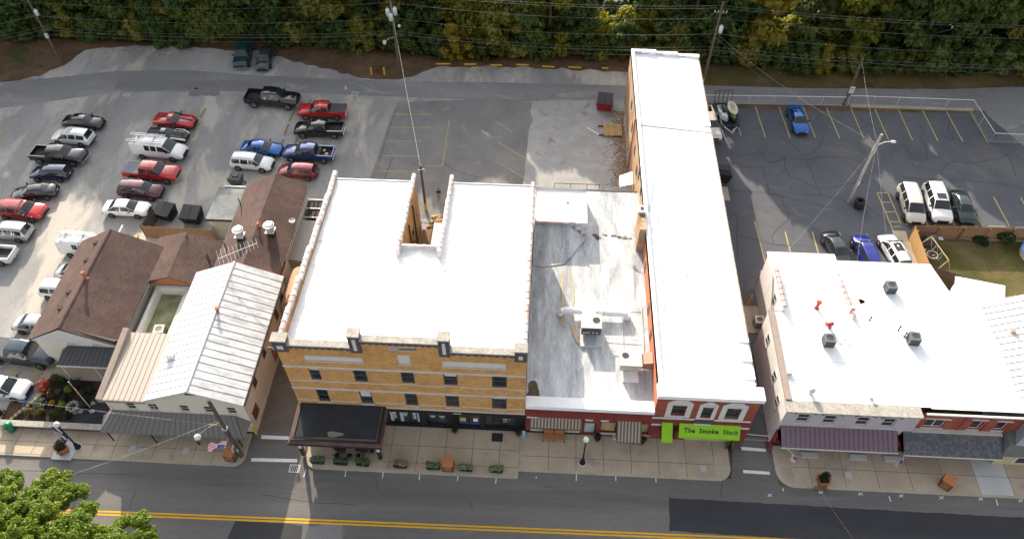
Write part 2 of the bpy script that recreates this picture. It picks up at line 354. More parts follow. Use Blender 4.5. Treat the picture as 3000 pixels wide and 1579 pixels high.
# left lot: an old patched surface whose far edge frays into the leaf litter
edge = P2([(-60, 262), (40, 238), (120, 222), (165, 200), (205, 178), (250, 150), (300, 139), (400, 134), (520, 138), (620, 143), (700, 152), (770, 150), (830, 170), (905, 190), (1000, 216), (1080, 231), (1170, 235), (1230, 215), (1285, 196), (1400, 193), (1550, 198), (1700, 205), (1850, 216)])
fr = []
for a, b in zip(edge[:-1], edge[1:]):
    k = max(2, int((b-a).length/.9))
    for i in range(k): fr.append(a.lerp(b, i/k)+Vector((R.uniform(-.25, .25), R.uniform(-.3, .3), 0)))
lot_left = sheet('parking_lot', [(-95, 30), (-22.4, 30), (-22.4, 50), (17, 50), (17, 79)]+[tuple(p) for p in reversed(fr)]+[(-95, 70)], .004, M_lot)
sheet('side_street', [(-95, 25.3), (-43.6, 25.3), (-43.6, 30.0), (-95, 30.0)], .006, M_lot)
sheet('rear_lane', [tuple(p) for p in P2([(-160, 268), (0, 242), (180, 226), (350, 208), (560, 207), (760, 222), (1000, 232), (1250, 240), (1500, 243), (1860, 252), (1860, 292), (1500, 298), (1150, 284), (750, 268), (350, 270), (0, 318), (-160, 352)])][::-1], .009, M_road)
sheet('court', [tuple(p) for p in P2([(1040, 640), (1100, 480), (1135, 370), (1165, 300), (1400, 292), (1560, 300), (1553, 330), (1562, 352), (1548, 385), (1545, 430), (1540, 470), (1537, 510), (1528, 560), (1522, 640)])][::-1], .013, M_cent)
sheet('gravel_yard', [tuple(p) for p in P2([(1560, 300), (1640, 293), (1760, 300), (1850, 300), (1850, 600), (1528, 565), (1537, 510), (1540, 470), (1545, 430), (1548, 385), (1562, 352), (1553, 330)])][::-1], .0135, M_grav)
lot_right = sheet('parking_lot', [(16.2, 29.6), (19.4, 29.6), (19.4, 38), (62, 38), (72, 72.9), (51, 72.9), (40, 72.5), (17, 72.2)], .005, M_lotR)
sheet('rear_lane', [(16.5, 73.0), (45, 73.5), (90, 71.5), (90, 78.4), (56, 78.1), (48, 77.2), (30, 76.5), (16.5, 76.4)], .006, M_road)
sheet('side_lane', [(51, 72.6), (53.5, 66.5), (60, 66), (90, 64), (90, 73.5), (51, 73.6)], .0085, M_road)
sheet('grass_verge', [(17, 76.7), (30, 76.8), (48, 77.5), (56, 78.4), (90, 79), (90, 81), (50, 80.6), (17, 80.4)], .008, M_grass)
sheet('street', [(-140, -20), (140, -20), (140, 25.9), (19.6, 25.9), (15.5, 26.3), (-140, 25.5)], .002, M_strt)
sheet('alley', [(-22.5, 25.4), (-18.2, 25.4), (-18.2, 41), (-20.2, 49.5), (-22.5, 49.5)], .0065, M_alley)
sheet('alley_mouth', [(-23.0, 25.0), (-17.6, 25.0), (-18.3, 28.6), (-22.4, 28.4)], .0095, M_strt)
sheet('alley_mouth', [(15.6, 25.6), (19.4, 25.6), (19.1, 30.0), (16.4, 30.0)], .0098, M_strt)
yard = sheet('lawn', [(36.7, 37.5), (64, 37.5), (64, 52.75), (36.7, 52.75)], .012, M_grass)
def on(parent, name, pts, z, mat, rag=0.):  # thin painted or laid sheet on a surface
    if rag:
        q = []
        for a, b in zip(pts, pts[1:]+pts[:1]):
            k = max(1, int((b-a).length/.35))
            for i in range(k): p = a.lerp(b, i/k); q.append((p.x+R.uniform(-rag, rag), p.y+R.uniform(-rag, rag)))
        pts = q
    return part(name, MB().poly([(p[0], p[1], z) for p in pts]), mat, parent)
street = bpy.data.objects['street']; lane = bpy.data.objects['rear_lane']; court = bpy.data.objects['court']
on(street, 'asphalt_patch', P2([(1959, 1457), (2250, 1474), (2663, 1498), (3000, 1515), (3100, 1520), (3100, 1625), (2250, 1573), (1962, 1554)])[::-1], .006, M_patch, .035)
on(street, 'asphalt_patch', P2([(689, 1524), (810, 1531), (887, 1537), (880, 1640), (640, 1640)])[::-1], .0062, M_patch, .04)
M_pat2 = mottle('older_asphalt_patch', [(.15,.148,.147), (.175,.172,.17)], .5, 16., .2, .9, .2, .2, (.4, 1, 1))
on(street, 'asphalt_patch', P2([(900, 1541), (1008, 1533), (1004, 1640), (890, 1640)])[::-1], .0063, M_pat2, .05)
on(lane, 'asphalt_patch', P2([(338, 262), (342, 239), (520, 238), (738, 237), (732, 256), (540, 262), (420, 268)])[::-1], .012, M_pat2, .15)
on(lot_left, 'damp_stain', P2([(548, 275), (575, 260), (620, 262), (650, 270), (640, 282), (590, 280), (560, 284)])[::-1], .012, M_pat2, .2)
def ribbon(pts, w):
    mbb = MB(); L = []; Rr = []
    for i, p in enumerate(pts):
        a = pts[max(0, i-1)]; b = pts[min(len(pts)-1, i+1)]; d = Vector((b[0]-a[0], b[1]-a[1])); d = d.normalized() if d.length else Vector((1, 0))
        n = Vector((-d.y, d.x))*w/2; L.append((p[0]+n.x, p[1]+n.y, p[2])); Rr.append((p[0]-n.x, p[1]-n.y, p[2]))
    k = len(pts); mbb.add(L+Rr, [(i+k, i+1+k, i+1, i) for i in range(k-1)]); return mbb
def stripe(parent, name, px, w, z, mat, wob=0.):
    pts = []
    W3 = [G(x, y) for x, y in px]
    for a, b in zip(W3[:-1], W3[1:]):
        k = max(1, int((b-a).length/.8)) if wob else 1
        for i in range(k): pts.append(a.lerp(b, i/k))
    pts.append(W3[-1]); pts = [(p[0]+R.uniform(-wob, wob), p[1]+R.uniform(-wob, wob), z) for p in pts]
    return part(name, ribbon(pts, w), mat, parent)
# double yellow centre line
for off in (0, -.235):
    L = [(-60+4*i, None) for i in range(26)]
    pts = [(x, 21.24+(x+33.3)*.0130-(x+33.3)**2*.00004+off-.07, .0095) for x, _ in L]
    part('centre_line', ribbon(pts, .135), M_ystr, street)
# parallel-parking ticks by the kerb
for a, b in [((896, 1374), (890, 1396)), ((1014, 1378), (1010, 1396)), ((1123, 1383), (1120, 1400)), ((1230, 1387), (1228, 1406)), ((1342, 1392), (1340, 1408)), ((1454, 1396), (1452, 1415)), ((1571, 1395), (1571, 1401)), ((1689, 1389), (1688, 1408)), ((1804, 1393), (1804, 1408)), ((1921, 1398), (1922, 1412)), ((2294, 1430), (2295, 1438)), ((2604, 1453), (2610, 1468)), ((2918, 1461), (2923, 1480))]:
    stripe(street, 'parking_tick', [a, b], .07, .009, M_whtl)
for x, y in [(2405, 1441), (2521, 1446), (2640, 1452), (2758, 1457), (2873, 1461), (2990, 1466), (2255, 1450)]:  # sprayed utility crosses
    stripe(street, 'spray_cross', [(x-6, y-4), (x+6, y+4)], .05, .009, M_whtl); stripe(street, 'spray_cross', [(x-6, y+4), (x+6, y-4)], .05, .0095, M_whtl)
al = bpy.data.objects['alley_mouth']; al2 = bpy.data.objects['alley_mouth.001']
for par, q in [(al, [(766, 1274), (848, 1278), (846, 1288), (765, 1285)]), (al, [(737, 1341), (871, 1344), (871, 1354), (735, 1351)]), (al2, [(2170, 1308), (2243, 1314), (2244, 1323), (2173, 1318)]), (al2, [(2176, 1376), (2254, 1381), (2256, 1390), (2178, 1385)])]:
    on(par, 'stop_bar', P2(q)[::-1], .014, M_whtl)
# stall lines, right lot
for a, b in [((2078, 312), (2092, 372)), ((2147, 312), (2171, 398)), ((2213, 313), (2242, 403)), ((2282, 314), (2314, 403)), ((2353, 315), (2389, 404)), ((2421, 316), (2460, 406)), ((2493, 318), (2531, 408)), ((2563, 320), (2603, 410)), ((2632, 322), (2674, 412)), ((2703, 324), (2748, 414)), ((2772, 326), (2821, 416)), ((2843, 329), (2895, 418)),
             ((2911, 577), (2958, 665)), ((2704, 628), (2719, 661)), ((2784, 638), (2797, 662)), ((2862, 636), (2880, 664)), ((2990, 578), (3030, 655)), ((2300, 679), (2317, 745)), ((2380, 680), (2399, 748)), ((2459, 680), (2480, 752)), ((2540, 685), (2573, 775)), ((2570, 565), (2617, 677)), ((2601, 565), (2639, 655)), ((2211, 648), (2241, 768)),
             ((2570, 565), (2601, 565)), ((2582, 593), (2613, 593)), ((2595, 621), (2624, 621)), ((2607, 649), (2637, 651)), ((2616, 664), (2641, 664))]:
    stripe(lot_right, 'stall_line', [a, b], .12, .0095, M_yelw)
for a, b in [((1153, 335), (1263, 336)), ((1142, 374), (1263, 375)), ((1134, 414), (1237, 415)), ((1117, 456), (1231, 459)), ((1107, 502), (1228, 503)), ((1316, 351), (1296, 487)), ((1249, 487), (1296, 488)), ((1451, 472), (1538, 523)), ((1460, 419), (1547, 469)), ((1442, 528), (1468, 545)), ((1455, 358), (1500, 387))]:
    stripe(court, 'stall_line', [a, b], .09, .0165, M_yelw)
for q in ([(92, 1071), (135, 1074)], [(135, 1074), (122, 1106)], [(122, 1106), (83, 1104)], [(112, 1072), (92, 1090)], [(130, 1080), (97, 1104)], [(133, 1092), (112, 1106)], [(20, 1094), (60, 1068)], [(36, 1094), (75, 1072)]):
    stripe(lot_left, 'hatch_line', q, .10, .009, M_yel)
# tar-sealed cracks
def cr(ox, oy, sc, pts): return [(ox+x/sc, oy+y/sc) for x, y in pts]
A = lambda *p: cr(2250, 400, 3.389, p); B = lambda *p: cr(2040, 440, 4.238, p)
for c in [A((0,570),(140,600),(330,640),(550,690),(770,745)), A((0,265),(60,265),(150,215),(350,230),(500,210),(700,205),(800,215),(950,280)), A((130,0),(230,75),(355,190),(420,180),(530,90),(545,0)),
          A((160,190),(160,290),(215,400),(370,455),(490,520),(530,590)), A((370,240),(415,310),(460,430),(500,515),(640,505),(820,460),(975,455)), A((240,495),(215,560),(350,575),(620,600),(800,655)),
          A((140,600),(150,670),(210,740),(200,830),(90,920),(40,1000),(60,1075),(150,1085),(360,1080)), A((940,660),(1100,790),(1220,900)), A((1400,150),(1430,220),(1530,235),(1580,215),(1570,130),(1530,50),(1510,0)),
          A((1730,0),(1850,40),(2100,110),(2250,130),(2390,185),(2420,270),(2460,400)), A((1730,430),(1720,350),(1800,250),(2050,265),(2280,220),(2390,185)), A((1330,405),(1560,430),(1740,430),(2000,440),(2300,470),(2500,500),(2600,560)),
          A((420,870),(560,990)), B((500,65),(780,45),(960,50),(1080,110)), B((770,0),(870,120),(930,160),(1080,120)), B((460,220),(810,215),(840,260),(905,525)), B((440,505),(905,535),(1070,580),(1102,600)), B((360,755),(470,760),(510,920),(500,1010),(515,1200),(510,1330)), B((520,1065),(800,1120),(940,1170),(1102,1185)),
          A((60,-40),(-40,-90),(-150,-70)), A((860,-40),(1000,-120),(1100,-60)), A((1500,-120),(1560,-10)), A((1800,-140),(1790,-60),(1850,30))]:
    stripe(lot_right, 'crack_seal', c, .055, .0125, M_crack, .05)
for c in [[(1150, 460), (1120, 540)], [(1160, 320), (1135, 395), (1110, 480)], [(1400, 520), (1330, 500), (1290, 470)]]: stripe(court, 'crack_seal', c, .05, .0155, M_crack, .06)
for c in [[(0, 1376), (200, 1384), (420, 1392)], [(760, 1446), (900, 1470), (1040, 1478)], [(1008, 1533), (1004, 1560), (1005, 1590)], [(2115, 1408), (2110, 1455)], [(1100, 1400), (1110, 1440)], [(1380, 1470), (1382, 1490)], [(400, 1430), (380, 1490)]]: stripe(street, 'crack_seal', c, .03, .0085, M_crack, .04)
# storm drains
def drain(px, w, d, parent_lbl, z=.012, n=6):
    c = G(*px); mb = MB(); mb.box(c.x-w, c.x+w, c.y-d, c.y-d+.06, 0, z+.02); mb.box(c.x-w, c.x+w, c.y+d-.06, c.y+d, 0, z+.02); mb.box(c.x-w, c.x-w+.06, c.y-d+.06, c.y+d-.06, 0, z+.02); mb.box(c.x+w-.06, c.x+w, c.y-d+.06, c.y+d-.06, 0, z+.02)
    t = thing('storm_drain', parent_lbl, 'drain', (c.x, c.y, 0)); part('frame', mb, M_galv, t)
    part('pit', MB().poly([(c.x-w+.06, c.y-d+.06, z+.001), (c.x+w-.06, c.y-d+.06, z+.001), (c.x+w-.06, c.y+d-.06, z+.001), (c.x-w+.06, c.y+d-.06, z+.001)]), M_black, t)
    for i in range(n):
        x = c.x-w+.06+(2*w-.12)*(i+.5)/n; part('bar', MB().box(x-.025, x+.025, c.y-d+.06, c.y+d-.06, z+.003, z+.018), M_galv, t)
drain((863, 1372), .42, .33, 'barred storm drain grate by the kerb beside the shop canopy', .012, 5)
drain((1040, 275), .42, .32, 'square storm drain grate in the rear lane near the red pickup'); drain((371, 279), .4, .3, 'square storm drain grate in the rear lane beside dark stained patch')

# ------------------------------------------------------------------ pavements: kerb, then separately cast slabs
def rounded(x0, x1, y0, y1, rl, rr):
    pts = []
    for i in range(7):
        a = math.pi+math.pi/2*i/6; pts.append((x0+rl+rl*math.cos(a), y0+rl+rl*math.sin(a))) if rl else None
    if not rl: pts.append((x0, y0))
    for i in range(7):
        a = -math.pi/2+math.pi/2*i/6; pts.append((x1-rr+rr*math.cos(a), y0+rr+rr*math.sin(a))) if rr else None
    if not rr: pts.append((x1, y0))
    return pts+[(x1, y1), (x0, y1)]
SL = {}; M_jnt = flat('joint_dirt', (.055,.047,.038), .95)
def pavement(x0, x1, y0, y1, rl, rr, w, rows, z=.12, shear=0., special=()):
    pv = struct('pavement', MB().prism(rounded(x0, x1, y0, y1, rl, rr), 0, z), M_kerb)
    ye = [y0+.16]+list(rows)+[y1-.02]; n = int((x1-x0)/w)+1
    part('joint_bed', MB().poly([(x0+.16+rl*1.05, ye[0]+.02, z+.003), (x1-.14-rr*1.05, ye[0]+.02, z+.003), (x1-.14-rr*1.05, ye[1]+.02, z+.003), (x1-.14, ye[1]+.02, z+.003), (x1-.14, ye[-1]-.03, z+.003), (x0+.17, ye[-1]-.03, z+.003), (x0+.17, ye[1]+.02, z+.003), (x0+.16+rl*1.05, ye[1]+.02, z+.003)]), M_jnt, pv)
    for j in range(len(ye)-1):
        for i in range(n):
            a = x0+.14+i*w; b = min(a+w, x1-.1)
            if b-a < .4: continue
            if j == 0 and ((rl and a < x0+rl*.75) or (rr and b > x1-rr*.75)):
                if rl and a < x0+rl*.75: a = x0+rl
                else: b = x1-rr
                if b-a < .4: continue
            m = M_conc
            for (sx0, sx1, mm) in special:
                if a+.3 >= sx0 and b-.3 <= sx1: m = mm
            key = (round(b-a, 3), round(ye[j+1]-ye[j], 3), m.name)
            if key not in SL:
                lx, ly = key[0]-.034, key[1]-.034; SL[key] = MB().box(0, lx, 0, ly, 0, .02).mesh('slab', m)
            o = bpy.data.objects.new('slab', SL[key]); COL.objects.link(o); o.parent = pv; o.location = (a+.017, ye[j]+.017, z-.004+R.uniform(-.002, .003))
    return pv
pv_l = pavement(-56, -22.55, 25.27, 28.15, 0, .9, 1.62, [26.5])
pv_m = pavement(-17.75, -.86, 25.42, 29.45, 1.0, .0, 2.17, [26.3, 27.75])
pv_n = pavement(-.84, 15.75, 26.06, 29.45, .0, 1.1, 2.17, [27.35])
pv_r = pavement(19.25, 58, 25.82, 29.3, 1.3, .0, 2.55, [27.5], special=((34.2, 39.0, M_conc2),))
def inlay(px, w, d, mat, parent, z): 
    c = G(px[0], px[1], z); part('cover_plate', MB().box(c.x-w/2, c.x+w/2, c.y-d/2, c.y+d/2, z-.002, z+.006), mat, parent)
M_lid = mottle('grey_utility_lid', [(.36,.37,.36), (.42,.43,.42)], 2, 12, .1)
for p, pr in [((388, 1313), pv_l), ((544, 1319), pv_l), ((2060, 1371), pv_n), ((2486, 1392), pv_r)]: inlay(p, .48, .55, M_lid, pr, .138)
c = G(190, 1317, .138); part('new_slab', MB().box(c.x-.75, c.x+.85, c.y-.85, c.y+.75, .13, .143), M_conc2, pv_l)
# side path from the right lot, porch walk by the cottage
sp = struct('footpath', MB().box(35.2, 36.55, 45.5, 53.6, 0, .05), M_kerb)
for i in range(8):
    for j in range(2): part('slab', MB().box(35.22+j*.66, 35.87+j*.66, 45.55+i*1.0, 46.53+i*1.0, .045, .065), mottle('warm_path_concrete', [(.38,.31,.22), (.46,.38,.28)], .5, 12, .1), sp)
pw = struct('footpath', MB().box(-42.0, -33.0, 32.35, 33.95, 0, .10), M_kerb)
for i in range(6): part('slab', MB().box(-41.95+i*1.49, -40.48+i*1.49, 32.5, 33.9, .095, .115), M_conc, pw)
# ================================================================== building helpers
def wall_y(x0, x1, z0, z1, y, holes=(), depth=.14, mb=None, mi=0):
    """wall facing -y with real openings and reveals"""
    mb = mb or MB(); xs = sorted({x0, x1, *[h[0] for h in holes], *[h[1] for h in holes]}); zs = sorted({z0, z1, *[h[2] for h in holes], *[h[3] for h in holes]})
    for a, b in zip(xs[:-1], xs[1:]):
        for c, d in zip(zs[:-1], zs[1:]):
            mx, mz = (a+b)/2, (c+d)/2
            if any(h[0] < mx < h[1] and h[2] < mz < h[3] for h in holes): continue
            mb.poly([(a, y, c), (b, y, c), (b, y, d), (a, y, d)], mi)
    for h in holes:
        a, b, c, d = h[:4]; Y = y+depth
        mb.poly([(a, y, c), (a, y, d), (a, Y, d), (a, Y, c)], mi); mb.poly([(b, y, c), (b, Y, c), (b, Y, d), (b, y, d)], mi)
        mb.poly([(a, y, d), (b, y, d), (b, Y, d), (a, Y, d)], mi); mb.poly([(a, y, c), (a, Y, c), (b, Y, c), (b, y, c)], mi)
    return mb
def hole(tl, br, y):
    a = PY(*tl, y); b = PY(*br, y); return (a.x, b.x, b.z, a.z)
def win(parent, h, y, depth=.14, fm=None, sill=M_stone, fw=.06, rail=True, cols=1, blind=None, sill_out=.08, gm=None):
    a, b, c, d = h[:4]; Y = y+depth; f = MB()
    f.box(a, b, Y-.05, Y, c, c+fw); f.box(a, b, Y-.05, Y, d-fw, d); f.box(a, a+fw, Y-.05, Y, c+fw, d-fw); f.box(b-fw, b, Y-.05, Y, c+fw, d-fw)
    mz = (c+d)/2
    if rail: f.box(a+fw, b-fw, Y-.055, Y-.003, mz-fw*.45, mz+fw*.45)
    for k in range(1, cols): x = a+(b-a)*k/cols; f.box(x-fw*.5, x+fw*.5, Y-.058, Y-.002, c+fw, d-fw)
    w = part('window', f, fm or M_dgrey, parent)
    zz = [(c+fw, mz-fw*.45), (mz+fw*.45, d-fw)] if rail else [(c+fw, d-fw)]
    for k in range(cols):
        u0 = a+(b-a)*k/cols+(fw if k == 0 else fw*.5); u1 = a+(b-a)*(k+1)/cols-(fw if k == cols-1 else fw*.5)
        for i, (p, q) in enumerate(zz): part('pane', MB().poly([(u0, Y-.02-.015*i, p), (u1, Y-.02-.015*i, p), (u1, Y-.02-.015*i, q), (u0, Y-.02-.015*i, q)]), gm or M_glass, w)
    if blind: part('blind', MB().box(a+fw, b-fw, Y-.04, Y-.037, mz+(d-mz)*blind, d-fw), M_trimw, w)
    if sill: part('sill', MB().box(a-.08, b+.08, y-sill_out, y+depth-.06, c-.09, c-.003), sill, w)
    return w
def swin(parent, x, y0, y1, z0, z1, out, fm=None, cols=1):
    """window set in a side wall facing -x or +x (out = +-1): proud frame, recessed-looking panes"""
    f = MB(); t = .05; e = x+out*.035
    f.box(x, e, y0, y1, z0, z0+t); f.box(x, e, y0, y1, z1-t, z1); f.box(x, e, y0, y0+t, z0+t, z1-t); f.box(x, e, y1-t, y1, z0+t, z1-t); f.box(x, e, y0+t, y1-t, (z0+z1)/2-.02, (z0+z1)/2+.02)
    w = part('window', f, fm or M_trimw, parent); g = x+out*.012
    for p, q in ((z0+t, (z0+z1)/2-.02), ((z0+z1)/2+.02, z1-t)): part('pane', MB().poly([(g, y0+t, p), (g, y1-t, p), (g, y1-t, q), (g, y0+t, q)]), M_glass, w)
    part('sill', MB().box(x, x+out*.09, y0-.05, y1+.05, z0-.07, z0-.003), M_stone, w); return w
def shell(mb, x0, x1, y0, y1, z0, z1, skip=''):
    if 'l' not in skip: mb.poly([(x0, y1, z0), (x0, y0, z0), (x0, y0, z1), (x0, y1, z1)])
    if 'r' not in skip: mb.poly([(x1, y0, z0), (x1, y1, z0), (x1, y1, z1), (x1, y0, z1)])
    if 'b' not in skip: mb.poly([(x1, y1, z0), (x0, y1, z0), (x0, y1, z1), (x1, y1, z1)])
    if 'f' not in skip: mb.poly([(x0, y0, z0), (x1, y0, z0), (x1, y0, z1), (x0, y0, z1)])
    return mb
def seam_panels(parent, e0, e1, f0, f1, n, mat, rib=.045, name='roof_panel', t=.03, mats=None):
    """standing-seam roofing: n separate panels between edge e0-e1 and edge f0-f1 (panel runs e->f), each with its rib"""
    e0, e1, f0, f1 = map(Vector, (e0, e1, f0, f1)); nrm = (e1-e0).cross(f0-e0).normalized(); nrm = nrm if nrm.z > 0 else -nrm
    for i in range(n):
        a = e0.lerp(e1, i/n); b = e0.lerp(e1, (i+1)/n-.004); c = f0.lerp(f1, (i+1)/n-.004); d = f0.lerp(f1, i/n); mb = MB()
        pts = [a, b, c, d]
        if (b-a).cross(d-a).z < 0: pts = [a, d, c, b]
        mb.slab([p+nrm*t for p in pts], t)
        u = (b-a).normalized()*.02
        q = [a-u, a+u, d+u, d-u] if (b-a).cross(d-a).z > 0 else [a-u, d-u, d+u, a+u]
        mb.slab([p+nrm*(t+rib) for p in q], rib)
        part(name, mb, (mats[i % len(mats)] if mats else mat), parent)
TILES = {}
def coping(parent, p, q, mats, w=.42, L=.62, name='coping_tile', h=.14):
    """row of half-round saddle tiles along p->q, each its own piece with a collar at one end"""
    p = Vector(p); q = Vector(q); d = q-p; n = max(1, round(d.length/L)); l = d.length/n
    key = (round(l, 2), w, h)
    if key not in TILES:
        mb = MB(); k = 6
        prof = [(-w/2, -.05)]+[(-w/2*math.cos(math.pi*i/k), h*math.sin(math.pi*i/k)) for i in range(k+1)]+[(w/2, -.05)]
        for x0, x1, s in ((.0, l-.09, 1.), (l-.09, l-.012, 1.16)):
            V = [(x, y*s, z*s+(.012 if s > 1 else 0)) for x in (x0, x1) for y, z in prof]; m = len(prof)
            mb.add(V, [(i, i+1, i+1+m, i+m) for i in range(m-1)], 0, True); mb.add(V, [tuple(range(m-1, -1, -1)), tuple(range(m, 2*m))])
        TILES[key] = mb
    tm = [TILES[key].mesh('coping_tile', m) for m in mats]; ang = math.atan2(d.y, d.x); org = ORG[parent.name]
    for i in range(n):
        o = link(name, tm[R.randrange(len(tm))], parent); c = p+d*(i/n)-org; o.location = c
        o.rotation_euler = (0, -math.asin(d.z/d.length), ang)
def ac_box(x, y, z, s=.75, h=.75, label='', rz=0., mat=None, group=None):
    """residential condenser: slatted cabinet with round fan grille on top"""
    t = thing('condenser_unit', label, 'condenser', (x, y, z), rz, group); m = mat or flat('condenser_grey', (.10,.115,.12), .5)
    c = s/2; mb = MB()
    mb.box(-c, c, -c, c, 0, .06); mb.box(-c*.94, c*.94, -c*.94, c*.94, .06, h-.06)
    local('cabinet', mb, M_blkm if False else flat('condenser_coil', (.035,.04,.042), .6), t)
    for sx in (-1, 1):
        for sy in (-1, 1): local('corner_post', MB().box(sx*c, sx*c*.86, sy*c, sy*c*.86, .06, h-.06), m, t)
    for k in range(5):
        zz = .12+(h-.26)*k/4; fr = MB(); fr.box(-c*.98, c*.98, -c*.98, -c*.955, zz, zz+.035); fr.box(-c*.98, c*.98, c*.955, c*.98, zz, zz+.035); fr.box(-c*.98, -c*.955, -c*.95, c*.95, zz, zz+.035); fr.box(c*.955, c*.98, -c*.95, c*.95, zz, zz+.035); local('louver', fr, m, t)
    top = MB(); n = 16; ring = [(c*.72*math.cos(2*math.pi*i/n), c*.72*math.sin(2*math.pi*i/n)) for i in range(n)]
    out = []
    for i in range(n):
        a = 2*math.pi*i/n; k = c/max(abs(math.cos(a)), abs(math.sin(a))); out.append((k*math.cos(a), k*math.sin(a)))
    for i in range(n):
        j = (i+1) % n; top.hexa([(*ring[i], h-.06), (*out[i], h-.06), (*out[j], h-.06), (*ring[j], h-.06), (*ring[i], h), (*out[i], h), (*out[j], h), (*ring[j], h)])
    tp = local('top_panel', top, m, t)
    local('fan_well', MB().lathe([(.001, h-.2), (c*.70, h-.2), (c*.71, h-.01)], n=16), M_black, tp)
    bl = MB()
    for i in range(4):
        a = math.pi/2*i; M = Matrix.Rotation(a, 4, 'Z'); bb = MB().hexa([(.04, -.02, h-.13), (c*.62, -.06, h-.13), (c*.62, .09, h-.10), (.04, .05, h-.10), (.04, -.02, h-.12), (c*.62, -.06, h-.12), (c*.62, .09, h-.09), (.04, .05, h-.09)]).xf(M); bl.add(bb.v, bb.f)
    bl.cone((0, 0, h-.16), (0, 0, h-.07), .07, .07, 10); local('fan', bl, M_galv, tp)
    g = MB()
    for r in (.3, .55): g.add(*_ring(c*r, .012, h+.002))
    local('grille', g, m, tp); return t
def _ring(r, w, z, n=16):
    v = [((r+s*w)*math.cos(2*math.pi*i/n), (r+s*w)*math.sin(2*math.pi*i/n), z) for s in (-1, 1) for i in range(n)]
    return v, [(i, i+n, (i+1) % n+n, (i+1) % n) for i in range(n)]
def vent(x, y, z, r=.06, h=.6, mat=None, cap=True, label='', name='vent_pipe', cat='vent', group=None):
    mb = MB().cone((x, y, z), (x, y, z+h), r, r, 10); mb.cone((x, y, z), (x, y, z+.08), r*1.9, r*1.1, 10)
    t = thing(name, label, cat, (x, y, z), 0, group); part('pipe', mb, mat or M_galv, t)
    if cap: part('cap', MB().cone((x, y, z+h+.03), (x, y, z+h+.12), r*1.9, r*1.5, 10).cone((x, y, z+h-.02), (x, y, z+h+.03), r*.5, r*.5, 6), mat or M_galv, t)
    return t

# ================================================================== buff brick building with barber shop
TX0, TX1, TY0, TY1 = -18.4, -.52, 29.5, 48.4
tb = thing('brick_building', 'three storey buff brick building with stepped dark parapet and black barber shopfront', 'building', (-9.5, TY0, 0))
rz_t = lambda y: 10.35-(y-30)*.055
wins = []
for tl, br in [((905,1082),(941,1112)), ((1035,1087),(1076,1118)), ((1175,1092.5),(1213,1122)), ((1300,1098),(1338,1128)), ((1443,1104),(1481,1135)),
               ((926,1142),(966,1175)), ((1053,1148),(1092,1182)), ((1186,1153),(1223,1187)), ((1306,1158.5),(1343,1191)), ((1443,1165),(1481,1197))]: a, b, c, d = hole(tl, br, TY0); wins.append((a-.06, b+.1, c-.06, d+.12))
pan = [hole((888,1041),(1065,1063),TY0), hole((1162,1039.5),(1204,1068),TY0), hole((1294,1058),(1482,1082),TY0)]
fac = wall_y(TX0, TX1, 2.85, 11.25, TY0, wins+pan, .2)
fac.add(*[list(x) for x in ([(-12.9, TY0, 11.25), (-5.93, TY0, 11.25), (-5.93, TY0, 12.15), (-12.9, TY0, 12.15)], [(0, 1, 2, 3)])])
fac.poly([(TX0, TY0+.35, 9.6), (TX0, TY0+.35, 11.25), (TX1, TY0+.35, 11.25), (TX1, TY0+.35, 9.6)]); fac.poly([(-12.9, TY0+.35, 11.2), (-12.9, TY0+.35, 12.15), (-5.93, TY0+.35, 12.15), (-5.93, TY0+.35, 11.2)])
front = part('front_wall', fac, M_tan, tb)
blinds = {0: .65, 3: .5, 6: .1, 8: .7, 9: .6}
for i, h in enumerate(wins): win(tb, h, TY0, .12, M_dgrey, M_stone, .09, blind=blinds.get(i))
for h in pan:
    p = part('recessed_panel', MB().box(h[0], h[1], TY0+.05, TY0+.16, h[2], h[3]), M_trimw, front); part('sill', MB().box(h[0]-.03, h[1]+.05, TY0-.04, TY0+.045, h[2]-.10, h[2]-.004), M_stone, p)
for z0, z1, o in ((8.32, 8.56, .035), (5.30, 5.54, .035), (2.86, 3.02, .05)): part('string_course', MB().box(TX0-.02, TX1-.01, TY0-o, TY0-.002, z0, z1), M_stone, front)
for z0 in (6.42, 3.55):
    for a, b in zip([TX0]+[w[1]+.1 for w in wins[:5]], [w[0]-.1 for w in wins[:5]]+[TX1-.01]): part('brick_course', MB().box(a, b, TY0-.02, TY0-.001, z0, z0+.12), M_stone, front)
h = hole((1137,1014.5),(1214,1028),TY0); pq = part('plaque', MB().box(h[0], h[1], TY0-.05, TY0-.002, h[2], h[3]), M_conc2, front)
part('plaque_border', MB().box(h[0]+.06, h[1]-.06, TY0-.062, TY0-.0505, h[2]+.10, h[2]+.14).box(h[0]+.06, h[1]-.06, TY0-.062, TY0-.0505, h[3]-.14, h[3]-.10).box(-9.5, -8.3, TY0-.062, TY0-.0505, (h[2]+h[3])/2-.03, (h[2]+h[3])/2+.09), M_dgrey, pq)
